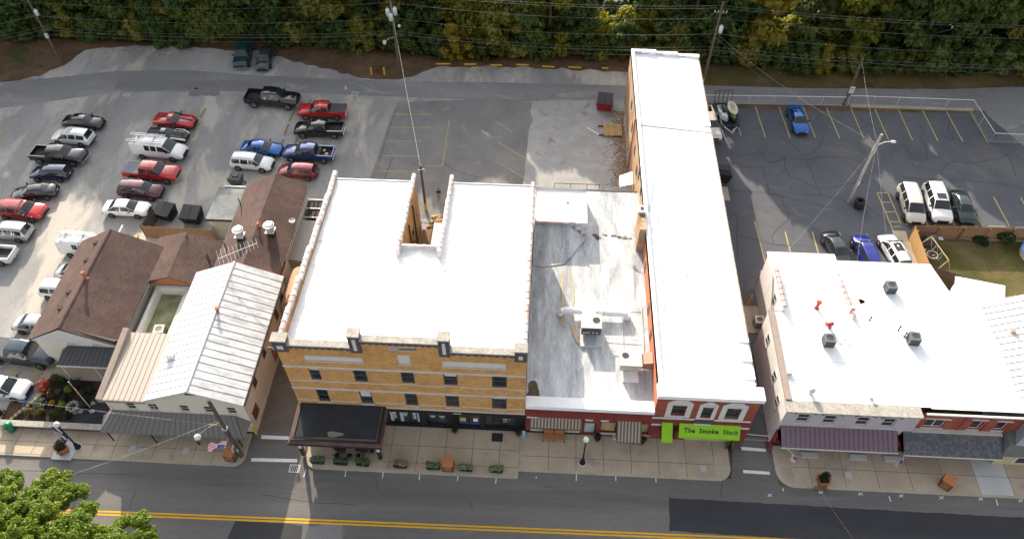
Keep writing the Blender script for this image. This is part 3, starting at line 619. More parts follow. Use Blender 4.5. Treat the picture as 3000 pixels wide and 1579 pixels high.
# corbelled dark band, toothed underside, concrete cap
for a, b, z in ((-17.55, -12.95, 11.25), (-12.2, -6.66, 12.15), (-5.92, -1.32, 11.25)):
    part('parapet_band', MB().box(a, b, TY0-.10, TY0-.003, z-.22, z), M_dgrey, front)
    n = int((b-a)/.46)
    for i in range(n): x = a+(b-a)*(i+.3)/n; part('corbel_tooth', MB().box(x, x+.24, TY0-.08, TY0-.003, z-.36, z-.222), M_dgrey, front)
    k = max(2, round((b-a)/2.3))
    for i in range(k): part('cap_stone', MB().box(a+(b-a)*i/k+.006, a+(b-a)*(i+1)/k-.006, TY0-.13, TY0+.42, z+.002, z+.13), M_cap, front)
for a, b, z0, z1 in ((-18.5, -17.5, 10.5, 11.75), (-12.97, -12.18, 10.75, 12.72), (-6.68, -5.9, 10.75, 12.72), (-1.35, -.5, 10.5, 11.75)):
    pl = part('parapet_pier', MB().box(a, b, TY0-.13, TY0+.55, z0, z1), M_dgrey, front)
    part('pier_inset', MB().box(a+.27, b-.27, TY0-.145, TY0-.132, z0+.32, z1-.3 if z1 > 12 else z0+.75), M_trimw, pl)
    part('pier_cap', MB().box(a-.06, b+.06, TY0-.2, TY0+.6, z1+.002, z1+.14), M_cap, pl)
# side and rear walls, light-well notch, sloping white roof
NX0, NX1, NY = -11.05, -8.0, 40.35
sw = MB(); ys = [30, 32.9, 35.9, 39.3, 42.6, 45.8, TY1]; zs = [11.10, 10.92, 10.58, 10.26, 10.0, 9.78]
for i in range(6): sw.poly([(TX0, ys[i+1], 0), (TX0, ys[i], 0), (TX0, ys[i], zs[i]), (TX0, ys[i+1], zs[i])]); sw.poly([(TX0+.35, ys[i], 8.9), (TX0+.35, ys[i+1], 8.9), (TX0+.35, ys[i+1], zs[i]), (TX0+.35, ys[i], zs[i])]); sw.poly([(TX0, ys[i], zs[i]-.01), (TX0+.35, ys[i], zs[i]-.01), (TX0+.35, ys[i+1], zs[i]-.01), (TX0, ys[i+1], zs[i]-.01)])
sw.poly([(TX0, TY0, 0), (TX0, 30, 0), (TX0, 30, 11.2), (TX0, TY0, 11.2)][::-1])
sw.poly([(TX0, TY0, 0), (-11.9, TY0, 0), (-11.9, TY0, 2.85), (TX0, TY0, 2.85)])
part('side_wall', sw, M_tanb, tb)
rw = MB()
for i in range(6): rw.poly([(TX1, ys[i], 0), (TX1, ys[i+1], 0), (TX1, ys[i+1], zs[i]), (TX1, ys[i], zs[i])]); rw.poly([(TX1-.3, ys[i+1], 8.9), (TX1-.3, ys[i], 8.9), (TX1-.3, ys[i], zs[i]), (TX1-.3, ys[i+1], zs[i])]); rw.poly([(TX1-.3, ys[i], zs[i]-.01), (TX1, ys[i], zs[i]-.01), (TX1, ys[i+1], zs[i]-.01), (TX1-.3, ys[i+1], zs[i]-.01)])
rw.poly([(TX1, TY0, 0), (TX1, 30, 0), (TX1, 30, 11.2), (TX1, TY0, 11.2)])
for a, b in ((TX0, NX0), (NX1, TX1)): rw.poly([(b, TY1, 0), (a, TY1, 0), (a, TY1, 9.42), (b, TY1, 9.42)])
part('side_wall', rw, M_tanb, tb)
M_lw = mottle('boarded_lightwell_wall', [(.30,.19,.09), (.40,.26,.13), (.20,.125,.065)], .9, 5., .35, .9, .15, .3, (1, 1.4, .35), [(1.1, .63, (.10,.068,.04), .8)])
nw = MB(); nw.poly([(NX0, NY, 0), (NX0, TY1, 0), (NX0, TY1, 9.6), (NX0, NY, 10.3)]); nw.poly([(NX1, TY1, 0), (NX1, NY, 0), (NX1, NY, 10.3), (NX1, TY1, 9.6)]); nw.poly([(NX0, NY, 0), (NX1, NY, 0), (NX1, NY, 10.1), (NX0, NY, 10.1)][::-1])
lw = part('lightwell_wall', nw, M_lw, tb)
for (y0, y1, z0, z1) in ((44.2, 45.1, 5.2, 7.2), (41.6, 42.4, 4.8, 6.6), (46.2, 47.0, 1.2, 3.2), (44.0, 44.8, 1.2, 3.0)):
    w = part('window', MB().box(NX0, NX0+.05, y0, y1, z0, z1), M_lw, lw); part('pane', MB().box(NX0+.051, NX0+.055, y0+.1, y1-.1, z0+.1, z1-.1), M_glass, w)
for y0, z0 in ((43.3, 3.), (45.6, 3.5)): part('drain_pipe', MB().cone((NX0+.1, y0, .2), (NX0+.1, y0, 9.2), .06, .06, 8), M_rub, lw)
rf = MB()
def rq(x0, x1, y0, y1): rf.poly([(x0, y0, rz_t(y0)), (x1, y0, rz_t(y0)), (x1, y1, rz_t(y1)), (x0, y1, rz_t(y1))])
rq(TX0+.3, TX1-.28, TY0+.35, NY-.3); rq(TX0+.3, NX0-.3, NY-.3, TY1); rq(NX1+.3, TX1-.28, NY-.3, TY1)
# low saddle that sheds water away from the light well
zc = rz_t(38.8); mx = (NX0+NX1)/2
rf.add([(NX0-.3, NY-.35, rz_t(NY)+.01), (mx, NY-.35, rz_t(NY)+.28), (NX1+.3, NY-.35, rz_t(NY)+.01), (mx, NY-2.0, rz_t(NY-2)+.01)], [(0, 3, 1), (1, 3, 2)])
roof_t = part('roof', rf, M_rfw, tb)
part('drip_edge', MB().box(TX0+.3, NX0-.3, TY1-.03, TY1+.06, 9.24, 9.43).box(NX1+.3, TX1-.3, TY1-.03, TY1+.06, 9.24, 9.43), M_galv, roof_t)
# notch parapets
pw_ = MB()
for i in range(2, 6):
    a, b = max(ys[i], NY-.3), ys[i+1]
    for x0 in (NX0-.3, NX1): pw_.box(x0+.002, x0+.298, a, b, 8.8, zs[i]-.02)
pw_.box(NX0-.3, NX1+.3, NY-.35, NY-.02, 9.3, 10.12); part('lightwell_parapet', pw_, M_wpnt, tb)
for i in range(6):
    coping(tb, (TX0+.17, ys[i+1] if i < 5 else TY1+.5, zs[i]), (TX0+.17, ys[i] if i else 30.2, zs[i]), [M_tile, M_tile, M_tiler])
    coping(tb, (TX1-.15, ys[i+1], zs[i]), (TX1-.15, ys[i] if i else 30.2, zs[i]), [M_tile, M_tiler], .36)
    if i >= 2:
        a = ys[i] if ys[i] > NY else NY
        for x in (NX0-.15, NX1+.15): coping(tb, (x, ys[i+1]+(.5 if i == 5 else 0), zs[i]), (x, a, zs[i]), [M_tile, M_tile, M_tiler], .38)
coping(tb, (NX0-.3, NY-.19, 10.14), (NX1+.3, NY-.19, 10.14), [M_tile], .38, .75)
# shopfront: black frame, display windows, doors
sf = MB(); sf.box(-11.9, TX1-.02, TY0-.03, TY0+.02, 2.35, 2.85); sf.box(-11.9, TX1-.02, TY0+.0, TY0+.6, .12, .38)
shop = part('shopfront', sf, M_black, tb)
bays = [((1139,1216),(1234,1250),3), ((1250,1224),(1311,1257),2), ((1342,1227),(1409,1264),2), ((1420,1231),(1511,1267),4)]
hs_ = [hole(a, b, TY0+.05)+(n,) for a, b, n in bays]
part('shop_wall', wall_y(-11.9, TX1-.02, .12, 2.4, TY0+.05, [(h[0], h[1], max(.42, h[2]), 2.2) for h in hs_], .22), M_black, tb)
for h in hs_:
    z0 = max(.42, h[2]); n = h[4]
    for i in range(n):
        a = h[0]+(h[1]-h[0])*i/n; b = h[0]+(h[1]-h[0])*(i+1)/n; p = part('shop_pane', MB().box(a+.04, b-.04, TY0+.20, TY0+.215, z0+.04, 2.16), M_glass, tb)
        part('mullion', MB().box(b-.04, b+.04, TY0+.16, TY0+.25, z0, 2.2), M_black, p)
M_dec = flat('white_window_decal', (.62,.66,.68), .5); M_decb = flat('pale_blue_blind', (.36,.43,.47), .6); M_decg = flat('gold_decal', (.42,.33,.10), .5)
h = hs_[0]; w3 = (h[1]-h[0])/3; yy = TY0+.192
for k, x in ((0, h[0]+w3*.55), (2, h[0]+w3*2.5)):
    d = MB(); d.lathe([(.001, .0), (.13, .0), (.13, .16), (.001, .2)], (x, yy, 1.86), 10); pl_ = part('barber_pole_decal', d, M_dec, shop)
    for j in range(4): part('pole_stripe', MB().hexa([(x-.11, yy-.004, .95+j*.22), (x+.11, yy-.004, 1.08+j*.22), (x+.11, yy, 1.08+j*.22), (x-.11, yy, .95+j*.22), (x-.11, yy-.004, 1.06+j*.22), (x+.11, yy-.004, 1.19+j*.22), (x+.11, yy, 1.19+j*.22), (x-.11, yy, 1.06+j*.22)]), M_dec, pl_)
for x0, x1 in ((h[0]+.06, h[0]+.32), (h[0]+w3+.05, h[0]+w3+.3), (h[1]-.2, h[1]-.05)): part('side_curtain', MB().box(x0, x1, yy-.002, yy+.004, .5, 2.12), M_decb, shop)
for j in range(4): part('decal_line', MB().box(h[0]+w3*1.3+.1*(j % 2), h[0]+w3*1.9-.05*j, yy-.003, yy, 1.92-.17*j, 2.0-.17*j), M_dec, shop)
h = hs_[1]
for j in range(2):
    part('decal_line', MB().box(h[0]+.25+.75*j, h[0]+.72+.75*j, yy-.003, yy, 1.55, 1.64), M_dec, shop); part('decal_line', MB().box(h[0]+.35+.75*j, h[0]+.6+.75*j, yy-.003, yy, 1.38, 1.46), M_dec, shop)
h = hs_[2]; part('display', MB().box(h[0]+.1, h[0]+.6, yy-.003, yy, .95, 1.55), M_decg, shop); part('display', MB().box(h[0]+1.2, h[0]+1.55, yy-.003, yy, 1.0, 1.5), M_dec, shop); part('display', MB().box(h[0]+.05, h[1]-.1, yy-.003, yy, .55, .82), flat('blue_decal', (.05,.05,.25), .5), shop); part('display_rail', MB().box(h[0]+.05, h[1]-.1, yy-.003, yy, 2.0, 2.1), M_decb, shop)
h = hs_[3]
for j in range(3): part('decal_line', MB().box(h[0]+1.45, h[0]+2.05-.1*j, yy-.003, yy, 1.55-.2*j, 1.63-.2*j), M_decg if j else M_dec, shop)
part('name_plate', MB().box(-6.2, -5.55, TY0-.045, TY0-.031, 2.48, 2.6), M_decb, shop)
solo('doormat', MB().box(-3.15, -2.25, 28.45, 29.2, .138, .15), M_rub, (-2.7, 28.8, .138), 'black doormat before the right shop door of the barber building', 'doormat')
# street canopy on two posts
cn = thing('street_canopy', 'flat charcoal shop canopy with brown shingled rim standing on two posts', 'canopy', (-14.9, 27.8, 0))
part('deck', MB().box(-18.25, -11.5, 26.3, 29.46, 2.78, 3.12), M_black, cn)
part('membrane', MB().poly([(-18.05, 26.55, 3.123), (-11.8, 26.55, 3.123), (-11.8, 29.45, 3.16), (-18.05, 29.45, 3.16)]), mottle('charcoal_membrane', [(.030,.032,.038), (.040,.042,.048)], .8, 9, .15, .95, .08, .1), cn)
c = G(980, 1272, 3.13); pts = []
for i in range(20):
    a = 2*math.pi*i/20; k = 1+.18*math.sin(3*a+1); pts.append((c.x+.62*k*math.cos(a), c.y+.24*k*math.sin(a), 3.139))
part('dust_patch', MB().poly(pts), mottle('dried_puddle_silt', [(.16,.145,.13), (.20,.185,.165)], 1, 9, .15), cn)
rim = [((-18.55, 26.1), (-18.05, 26.6)), ((-11.35, 26.1), (-11.8, 26.6))]
def rimq(a, b, c, d): part('rim', MB().slab([(*a, 2.82), (*b, 2.82), (*c, 3.22), (*d, 3.22)], .05), M_shin, cn)
rimq((-18.55, 26.08), (-11.3, 26.08), (-11.8, 26.56), (-18.08, 26.56)); rimq((-11.3, 26.08), (-11.3, 29.47), (-11.8, 29.47), (-11.8, 26.56)); rimq((-18.55, 29.47), (-18.55, 26.08), (-18.08, 26.56), (-18.08, 29.47))
part('gutter', MB().box(-18.6, -11.26, 26.0, 26.075, 2.7, 2.82), M_rub, cn)
for x in (-17.93, -11.8):
    part('post', MB().hexa([(x-.13, 26.4, .13), (x+.13, 26.4, .13), (x+.13, 26.66, .13), (x-.13, 26.66, .13), (x-.13, 26.4, 1.4), (x+.13, 26.4, 1.4), (x+.13, 26.66, 1.4), (x-.13, 26.66, 1.4)]), M_black, cn)
    part('post_head', MB().box(x-.11, x+.11, 26.42, 26.64, 1.402, 2.78), M_trimw, cn)
# light-well contents: low white roof, steps, rubble
lr = thing('porch_roof', 'low white porch roof with litter inside the narrow light well', 'roof', (-8.7, 43.8, 0))
part('deck', MB().box(-9.4, -8.04, 40.5, 46.4, 6.1, 6.3), M_rfw, lr)
for y in (41.2, 46.3): part('post', MB().box(-9.3, -9.18, y, y+.12, 0, 6.1), M_wood, lr)
for i in range(9): part('leaf_litter', MB().box(-8.9+.7*R.random(), -8.8+.8*R.random(), 41.4+i*.55, 41.5+i*.55+.2*R.random(), 6.302, 6.34), M_mulch, lr)
st = thing('back_stair', 'weathered concrete back stair with iron handrail in the light well', 'stair', (-10, 44, 0))
part('landing', MB().box(-10.5, -9.45, 40.6, 46.2, 5.45, 5.6), M_wood, st)
for i in range(16): part('step', MB().box(-10.5, -9.45, 46.2+i*.3, 46.5+i*.3, 5.15-i*.33, 5.23-i*.33), M_conc, st)
for x in (-10.5, -9.45):
    part('stringer', MB().hexa([(x-.03, 46.2, 5.0), (x+.03, 46.2, 5.0), (x+.03, 51.0, 0), (x-.03, 51.0, 0), (x-.03, 46.2, 5.45), (x+.03, 46.2, 5.45), (x+.03, 51.0, .35), (x-.03, 51.0, .35)]), M_rub, st)
    part('handrail', MB().tube([(x, 40.7, 6.55), (x, 46.2, 6.55), (x, 51.0, 1.15), (x, 51.0, .1)], .03, 5), M_rub, st)
    for i in range(8): part('baluster', MB().cone((x, 41+.7*i, 5.6), (x, 41+.7*i, 6.55), .014, .014, 4), M_rub, st)
rb = []
for i in range(60): rb.append((-10.8+R.gauss(.75, .4), 52.2+R.gauss(0, .55), .05+.25*R.random(), .08+.16*R.random()))
mbx = MB()
for x, y, z, s in rb: mbx.ball((x, y, z), s*1.4, s, s*.7, 6, 4, R.randrange(2), .3, R)
tag(solo('rubble', mbx, [M_ply, M_terr], (-10, 52, 0), 'heap of brick rubble and scrap boards behind the light well', 'rubble'), kind='stuff')
# ================================================================== low red brick shop with flat roof
MZ = 4.45; LX0, LX1 = 9.35, 16.75
md = thing('brick_shop', 'single storey red brick shop with boarded windows, striped awnings and stained flat roof', 'building', (4.4, 29.5, 0))
h1 = hole((1556,1240),(1696,1267),29.5); h2 = hole((1711,1243),(1741,1276),29.5); h3 = hole((1762,1245),(1800,1273),29.5); h4 = hole((1872,1252),(1902,1275),29.5); hd = (h3[1]+.05, h4[0]-.05, .16, 2.3)
h1 = (h1[0], h1[1], .62, 2.5); h2 = (h2[0], h2[1], .2, 1.95); h3 = (h3[0], h3[1], .55, 2.2); h4 = (h4[0], h4[1], .55, 2.2)
fw_ = part('front_wall', wall_y(-.48, LX0+.02, 0, 3.35, 29.5, [h1, h2, h3, h4, hd], .3), M_red, md)
part('sign_band', MB().box(-.48, LX0, 29.42, 29.498, 2.72, 3.3), M_red, fw_)
# vertical soldier course, toothed white cornice, white coping
for i in range(46): x = -.46+i*.213; part('soldier_brick', MB().box(x, x+.19, 29.40, 29.5, 3.32, 4.0), M_red, fw_)
for i in range(34): x = -.4+i*.29; part('dentil', MB().box(x, x+.13, 29.36, 29.5, 4.005, 4.12), M_trimw, fw_)
for i in range(6): part('coping_stone', MB().box(-.5+i*1.645, -.505+(i+1)*1.645, 29.28, 30.2, 4.123, 4.56), M_rfw, md)
for x in (.05, 4.62, 5.85): part('pier_cap', MB().box(x-.42, x+.42 if x < 1 else x+.2, 29.36, 29.418, 2.56, 2.72), M_trimw, fw_)
part('base_course', MB().box(-.45, h1[1]+.2, 29.44, 29.498, .12, .3), M_black, fw_)
for h, n in ((h1, 3), (h3, 1), (h4, 1)):
    for i in range(n):
        a = h[0]+(h[1]-h[0])*i/n; b = h[0]+(h[1]-h[0])*(i+1)/n; part('window_board', MB().box(a+.03, b-.03, 29.70, 29.76, h[2]+.02, h[3]-.02), M_ply, md)
    part('sill', MB().box(h[0]-.05, h[1]+.05, 29.38, 29.69, h[2]-.1, h[2]-.002), M_stone, md)
part('door', MB().box(h2[0]+.05, h2[1]-.05, 29.68, 29.74, .2, 1.93), flat('pale_glazed_door', (.36,.42,.43), .3), md); part('door_frame', MB().box(h2[0], h2[0]+.07, 29.60, 29.78, .2, 1.95).box(h2[1]-.07, h2[1], 29.60, 29.78, .2, 1.95).box(h2[0]+.07, h2[1]-.07, 29.60, 29.78, 1.88, 1.95), M_black, md)
part('door', MB().box(hd[0], hd[1], 29.74, 29.78, .2, 2.3), M_black, md); part('door_step', MB().box(hd[0]-.2, hd[1]+.1, 29.1, 29.7, .12, .3), M_conc2, md)
fl = hole((1664,1256),(1693,1267),29.68); ls = part('lease_sign', MB().box(fl[0], fl[1], 29.675, 29.69, fl[2]-.04, fl[3]), flat('pale_green_sign', (.56,.64,.60), .5), md)
cx = (fl[0]+fl[1])/2
part('lettering', text_mb('FOR LEASE', .19, .006).xf(faceM((cx, 29.672, fl[3]-.13), (1, 0, 0), (0, 0, 1))), M_dgrey, ls); part('number_line', MB().box(fl[0]+.06, cx-.02, 29.670, 29.674, fl[2]+.04, fl[2]+.12).box(cx+.12, fl[1]-.06, 29.670, 29.674, fl[2]+.04, fl[2]+.10), M_dgrey, ls)
M_st1 = flat('awning_stripe_brown', (.105,.078,.062), .9); M_st2 = flat('awning_stripe_tan', (.30,.255,.20), .9)
def awning(t, x0, x1, zt, zb, out, y=29.5, n=None, mats=(M_st1, M_st2), side=True, name='awning', drop=.0):
    n = n or int((x1-x0)/.13)
    for i in range(n):
        a = x0+(x1-x0)*i/n; b = x0+(x1-x0)*(i+1)/n
        part('awning_stripe', MB().slab([(a, y-.01, zt), (a, y-out, zb), (b, y-out, zb), (b, y-.01, zt)], .025), mats[i % len(mats)], t)
    if side:
        for x in (x0, x1): part('awning_side', MB().add([(x, y-.01, zt-.03), (x, y-out, zb-.03), (x, y-.01, zb-.03)], [(0, 1, 2), (2, 1, 0)]), mats[0], t)
    part('awning_bar', MB().box(x0, x1, y-out-.02, y-out+.02, zb-.09, zb-.028), mats[0], t)
a1 = thing('awning', 'wide brown and tan striped fabric awning over the lease sign window', 'awning', (2.2, 29.4, 0)); awning(a1, h1[0]-.12, h1[1]+.1, 2.7, 1.98, .55, 29.42)
a2 = thing('awning', 'square brown and tan striped fabric awning over the recessed shop door', 'awning', (7.0, 29.4, 0)); awning(a2, h3[1]-.05, h4[0]+.1, 2.7, 1.6, 1.25, 29.42)
ro = MB(); ro.poly([(-.5, 30.0, MZ-.1), (LX0, 30.0, MZ-.1), (LX0, 53.0, MZ+.15), (-.5, 53.0, MZ+.15)]); roof_m = part('roof', ro, M_tar, md)
rz_m = lambda y: MZ-.1+.25*(y-30)/23
shell_m = shell(MB(), -.48, LX0, 29.5, 53.0, 0, MZ-.1, 'f'); part('side_wall', shell_m, M_tanb, md)
part('rear_gutter', MB().box(4.3, LX0-.1, 53.0, 53.12, MZ+.05, MZ+.2), M_dgrey, md)
# raised white section at the back with stepped red coping
RZ = 6.05; rs = MB(); shell(rs, -.45, 4.3, 47.3, 51.75, MZ, RZ); part('raised_wall', rs, M_wpnt, md)
rr = MB(); rr.poly([(-.45, 47.3, RZ+.002), (4.3, 47.3, RZ+.002), (4.3, 51.75, RZ-.25), (-.45, 51.75, RZ-.25)]); raised = part('raised_roof', rr, M_rfw, md)
coping(md, (-.3, 47.28, RZ), (3.25, 47.28, RZ), [M_tiler, M_tiler, M_tile], .26, .6, h=.1)
for i, (x0, x1, z) in enumerate(((3.25, 3.8, RZ-.3), (3.8, 4.35, RZ-.6))): part('coping_tile', MB().box(x0, x1, 46.95-.15*i, 47.3, z-.3, z), M_tile, md)
part('hip', MB().add([(-.45, 47.28, RZ-.2), (2.6, 47.28, RZ-.25), (4.35, 46.8, MZ+.25), (2.4, 43.7, MZ+.12), (.3, 43.2, MZ+.1), (-.45, 43.5, MZ+.1)], [(0, 5, 4, 3, 1), (1, 3, 2)]), M_tar, md)
vent(2.55, 49.9, 5.9, .06, .2, M_rub, False, 'short black vent stub on the raised white roof')
M_moss = mottle('moss_and_grit', [(.075,.06,.04), (.15,.12,.08)], 3, 14, .5, .95, .1, .7, bd=.03); M_och = mottle('ochre_foam_sealant', [(.42,.33,.18), (.50,.42,.27)], 2, 10, .2)
def blob(px, rx, ry, z, mat, parent, name, k=26, rough=.35):
    c = G(px[0], px[1], z); ph = [R.uniform(0, 6.28) for _ in range(5)]; pts = []
    for i in range(k):
        a = 2*math.pi*i/k; q = 1+rough*sum(math.sin((j+2)*a+ph[j])/(j+1.5) for j in range(5))*.7; pts.append((c.x+rx*q*math.cos(a), c.y+ry*q*math.sin(a), z))
    return part(name, MB().poly(pts), mat, parent)
blob((1563, 1150), .55, .95, rz_m(30.8)+.012, M_moss, roof_m, 'moss_patch')
for p, rx, ry in (((1745, 690), .35, .16), ((1752, 697), .25, .14), ((1798, 690), .22, .10), ((1815, 694), .3, .08), ((1836, 698), .35, .09), ((1650, 757), .7, .08), ((1618, 766), .5, .07), ((1772, 688), .2, .07)): blob(p, rx, ry, MZ+.13, M_moss, roof_m, 'grit_patch', rough=.8)
for path, w in (([(1646, 800), (1650, 870), (1647, 950), (1652, 955)], .16), ([(1672, 800), (1680, 870), (1678, 930)], .12), ([(1678, 955), (1690, 990), (1699, 1005)], .35), ([(1666, 720), (1672, 800)], .06)):
    pts = [G(x, y, MZ+.05) for x, y in path]; pp = []
    for a, b in zip(pts[:-1], pts[1:]):
        for i in range(4): q = a.lerp(b, i/4); pp.append((q.x+R.uniform(-.04, .04), q.y, q.z+.03))
    pp.append((pts[-1].x, pts[-1].y, pts[-1].z+.03)); part('sealant_streak', ribbon(pp, w), M_och, roof_m)
for path in ([(1822, 903), (1875, 905)], [(1822, 903), (1824, 1010)], [(1878, 890), (1882, 960), (1885, 1045)], [(1770, 990), (1825, 994), (1880, 997)], [(1765, 1026), (1830, 1029)]):
    pts = [G(x, y, MZ+.1) for x, y in path]; part('gas_pipe', MB().tube([(p.x, p.y, p.z+.03) for p in pts], .028, 6), M_galv, roof_m)
# roof plant
def rooftop(x0, x1, y0, y1, z0, z1, label, fx, fy, fr, mat):
    t = thing('rooftop_unit', label, 'hvac unit', ((x0+x1)/2, (y0+y1)/2, z0-.3))
    part('casing', MB().box(x0, x1, y0, y1, z0, z1), mat, t)
    part('lid', MB().box(x0-.03, x1+.03, y0-.03, y1+.03, z1+.002, z1+.05), mat, t)
    for x in (x0+.25, x1-.35): part('skid', MB().box(x, x+.1, y0+.05, y1-.05, z0-.3, z0), M_galv, t)
    w = part('fan_well', MB().lathe([(.001, .051), (fr, .055)], (fx, fy, z1), 18), flat('fan_recess', (.03,.015,.012), .7), t)
    rg = MB(); v, f = _ring(fr+.02, .03, z1+.062, 18); rg.add([(a+fx, b+fy, c) for a, b, c in v], f); part('fan_ring', rg, M_galv, w)
    bl = MB()
    for i in range(4):
        a = math.pi/2*i+.4; ca, sa = math.cos(a), math.sin(a); bl.add([(fx+.05*ca, fy+.05*sa, z1+.066), (fx+fr*.85*ca-.1*sa, fy+fr*.85*sa+.1*ca, z1+.066), (fx+fr*.85*ca+.12*sa, fy+fr*.85*sa-.12*ca, z1+.07)], [(0, 2, 1)])
    part('fan_blades', bl, M_dgrey, w); return t
M_hvac = mottle('cream_equipment_paint', [(.50,.47,.38), (.58,.55,.46)], 2, 8, .08, .5, .4, .05)
u1 = rooftop(3.75, 5.35, 36.0, 37.35, 4.85, 5.75, 'cream rooftop air handler with dark front beside a long white duct', 4.95, 36.75, .33, M_hvac)
part('front_panel', MB().box(3.76, 5.34, 35.97, 35.998, 4.87, 5.7), M_dgrey, u1)
for x in (3.9, 4.1, 4.3, 4.65, 4.95): part('sticker', MB().box(x, x+.13, 35.955, 35.968, 5.05, 5.2), M_trimw, u1)
part('curb', MB().box(3.7, 5.4, 35.0, 37.4, 4.42, 4.6), M_galv, u1); part('drip_pan', MB().box(4.0, 5.0, 35.05, 35.9, 4.602, 4.64), flat('blue_grey_pan', (.32,.37,.40), .4), u1)
du = thing('roof_duct', 'long white insulated duct lying across the stained flat roof', 'duct', (4.6, 38.2, 4.4))
part('main_run', MB().cone((2.3, 38.25, 5.0), (7.6, 38.15, 4.95), .27, .27, 12).cone((2.3, 38.25, 5.0), (2.0, 38.2, 4.5), .27, .27, 12), M_rfw, du); part('end_hood', MB().box(7.3, 7.85, 37.85, 38.4, 4.5, 5.05), M_rfw, du)
part('plenum', MB().box(3.85, 4.9, 37.4, 38.4, 4.5, 5.7), M_rfw, du); part('strap', MB().cone((5.62, 38.2, 4.98), (5.68, 38.2, 4.98), .285, .285, 12), M_galv, du)
u2 = rooftop(6.75, 8.45, 32.7, 34.15, 4.85, 5.55, 'cream rooftop air conditioner with brown duct entering the orange wall', 7.2, 33.6, .3, M_hvac)
part('wall_duct', MB().hexa([(8.46, 33.0, 4.75), (9.3, 32.9, 4.75), (9.3, 34.0, 4.75), (8.46, 33.95, 4.75), (8.46, 33.0, 5.4), (9.3, 32.9, 5.75), (9.3, 34.0, 5.75), (8.46, 33.95, 5.4)]), flat('brown_duct', (.33,.17,.12), .6), u2)
part('curb', MB().box(7.0, 8.3, 31.9, 32.9, 4.4, 4.44), M_rfw, u2)
part('coil_guard', MB().box(6.76, 8.2, 32.66, 32.698, 4.9, 5.45), flat('coil_grey', (.36,.36,.30), .6), u2)
# rear stair and deck
dk = thing('rear_deck', 'pale timber landing with black iron railing behind the low red shop', 'deck', (5, 55.8, 0))
for i in range(9): part('deck_plank', MB().box(5.9+i*.36, 6.24+i*.36, 54.6, 56.2, .62, .68), M_woodn, dk)
for i in range(5): part('step', MB().box(1.4+i*.32, 1.72+i*.32, 54.6, 56.0, 0, .12*(i+1)), M_conc, dk)
part('landing', MB().box(3.0, 5.89, 54.5, 56.2, 0, .66), M_conc, dk)
rl = MB()
for z in (.72, 1.6): rl.tube([(1.4, 57.0, z), (6.0, 57.0, z)], .035, 5)
part('rail', rl, M_rub, dk)
for i in range(12): x = 1.4+i*4.6/11; part('baluster', MB().cone((x, 57.0, 0.02), (x, 57.0, 1.6), .03 if i in (0, 4, 8, 11) else .018, .03 if i in (0, 4, 8, 11) else .018, 5), M_rub if i in (0, 4, 8, 11) else M_galv, dk)
rl2 = MB().tube([(.6, 55.5, .55), (6.0, 55.5, 1.25)], .03, 5).tube([(.6, 55.5, .2), (6.0, 55.5, .8)], .03, 5); part('handrail', rl2, M_rub, dk)
for i in range(16): x = .7+i*.34; part('baluster', MB().cone((x, 55.5, .2+.04*i), (x, 55.5, .55+.044*i), .014, .014, 4), M_rub, dk)
cp = thing('door_canopy', 'tilted white door canopy on steel posts against the long brick wall', 'canopy', (8.6, 56.5, 0))
part('panel', MB().slab([(7.95, 56.0, 2.4), (9.25, 56.1, 2.75), (9.25, 57.9, 2.75), (7.95, 57.6, 2.4)], .08), M_rfw, cp)
for x, y in ((8.0, 56.1), (8.0, 57.5), (9.15, 56.2)): part('post', MB().cone((x, y, 0), (x, y, 2.4), .05, .05, 6), M_galv, cp)

# ================================================================== long white-roofed building with The Smoke Stack
LY1 = 73.0; LZL, LZR = 7.0, 6.35; LZ = lambda x: LZL+(LZR-LZL)*(x-LX0)/(LX1-LX0)
lg = thing('brick_building', 'very long narrow brick building with white roof and lime green shop awnings', 'building', (13, 29.5, 0))
w1 = hole((1972.6,1185),(2003.8,1217.5),29.5); w2 = hole((2061.6,1191),(2079.5,1224),29.5); w3 = hole((2133,1194),(2160,1227.5),29.5)
door = hole((1938,1262),(1969,1294),29.5); door = (door[0], door[1], .14, 2.2); sh = (door[1]+.85, LX1-.75, .75, 2.35)
lf = part('front_wall', wall_y(LX0, LX1+.25, 0, 6.9, 29.5, [w1, w2, w3, door, sh], .25), M_redo, lg)
part('ground_floor_paint', MB().box(LX0-.02, LX1+.27, 29.44, 29.499, 2.62, 3.42), M_red, lf)
for x0, x1 in ((LX0-.03, door[0]-.05), (door[1]+.05, sh[0]-.03), (sh[1]+.03, LX1+.27)): part('shop_pier', MB().box(x0, x1, 29.40, 29.499, .12, 2.6), M_red, lf); part('pier_cap', MB().box(x0+.05, x1-.05, 29.34, 29.398, 2.42, 2.58), M_trimw, lf)
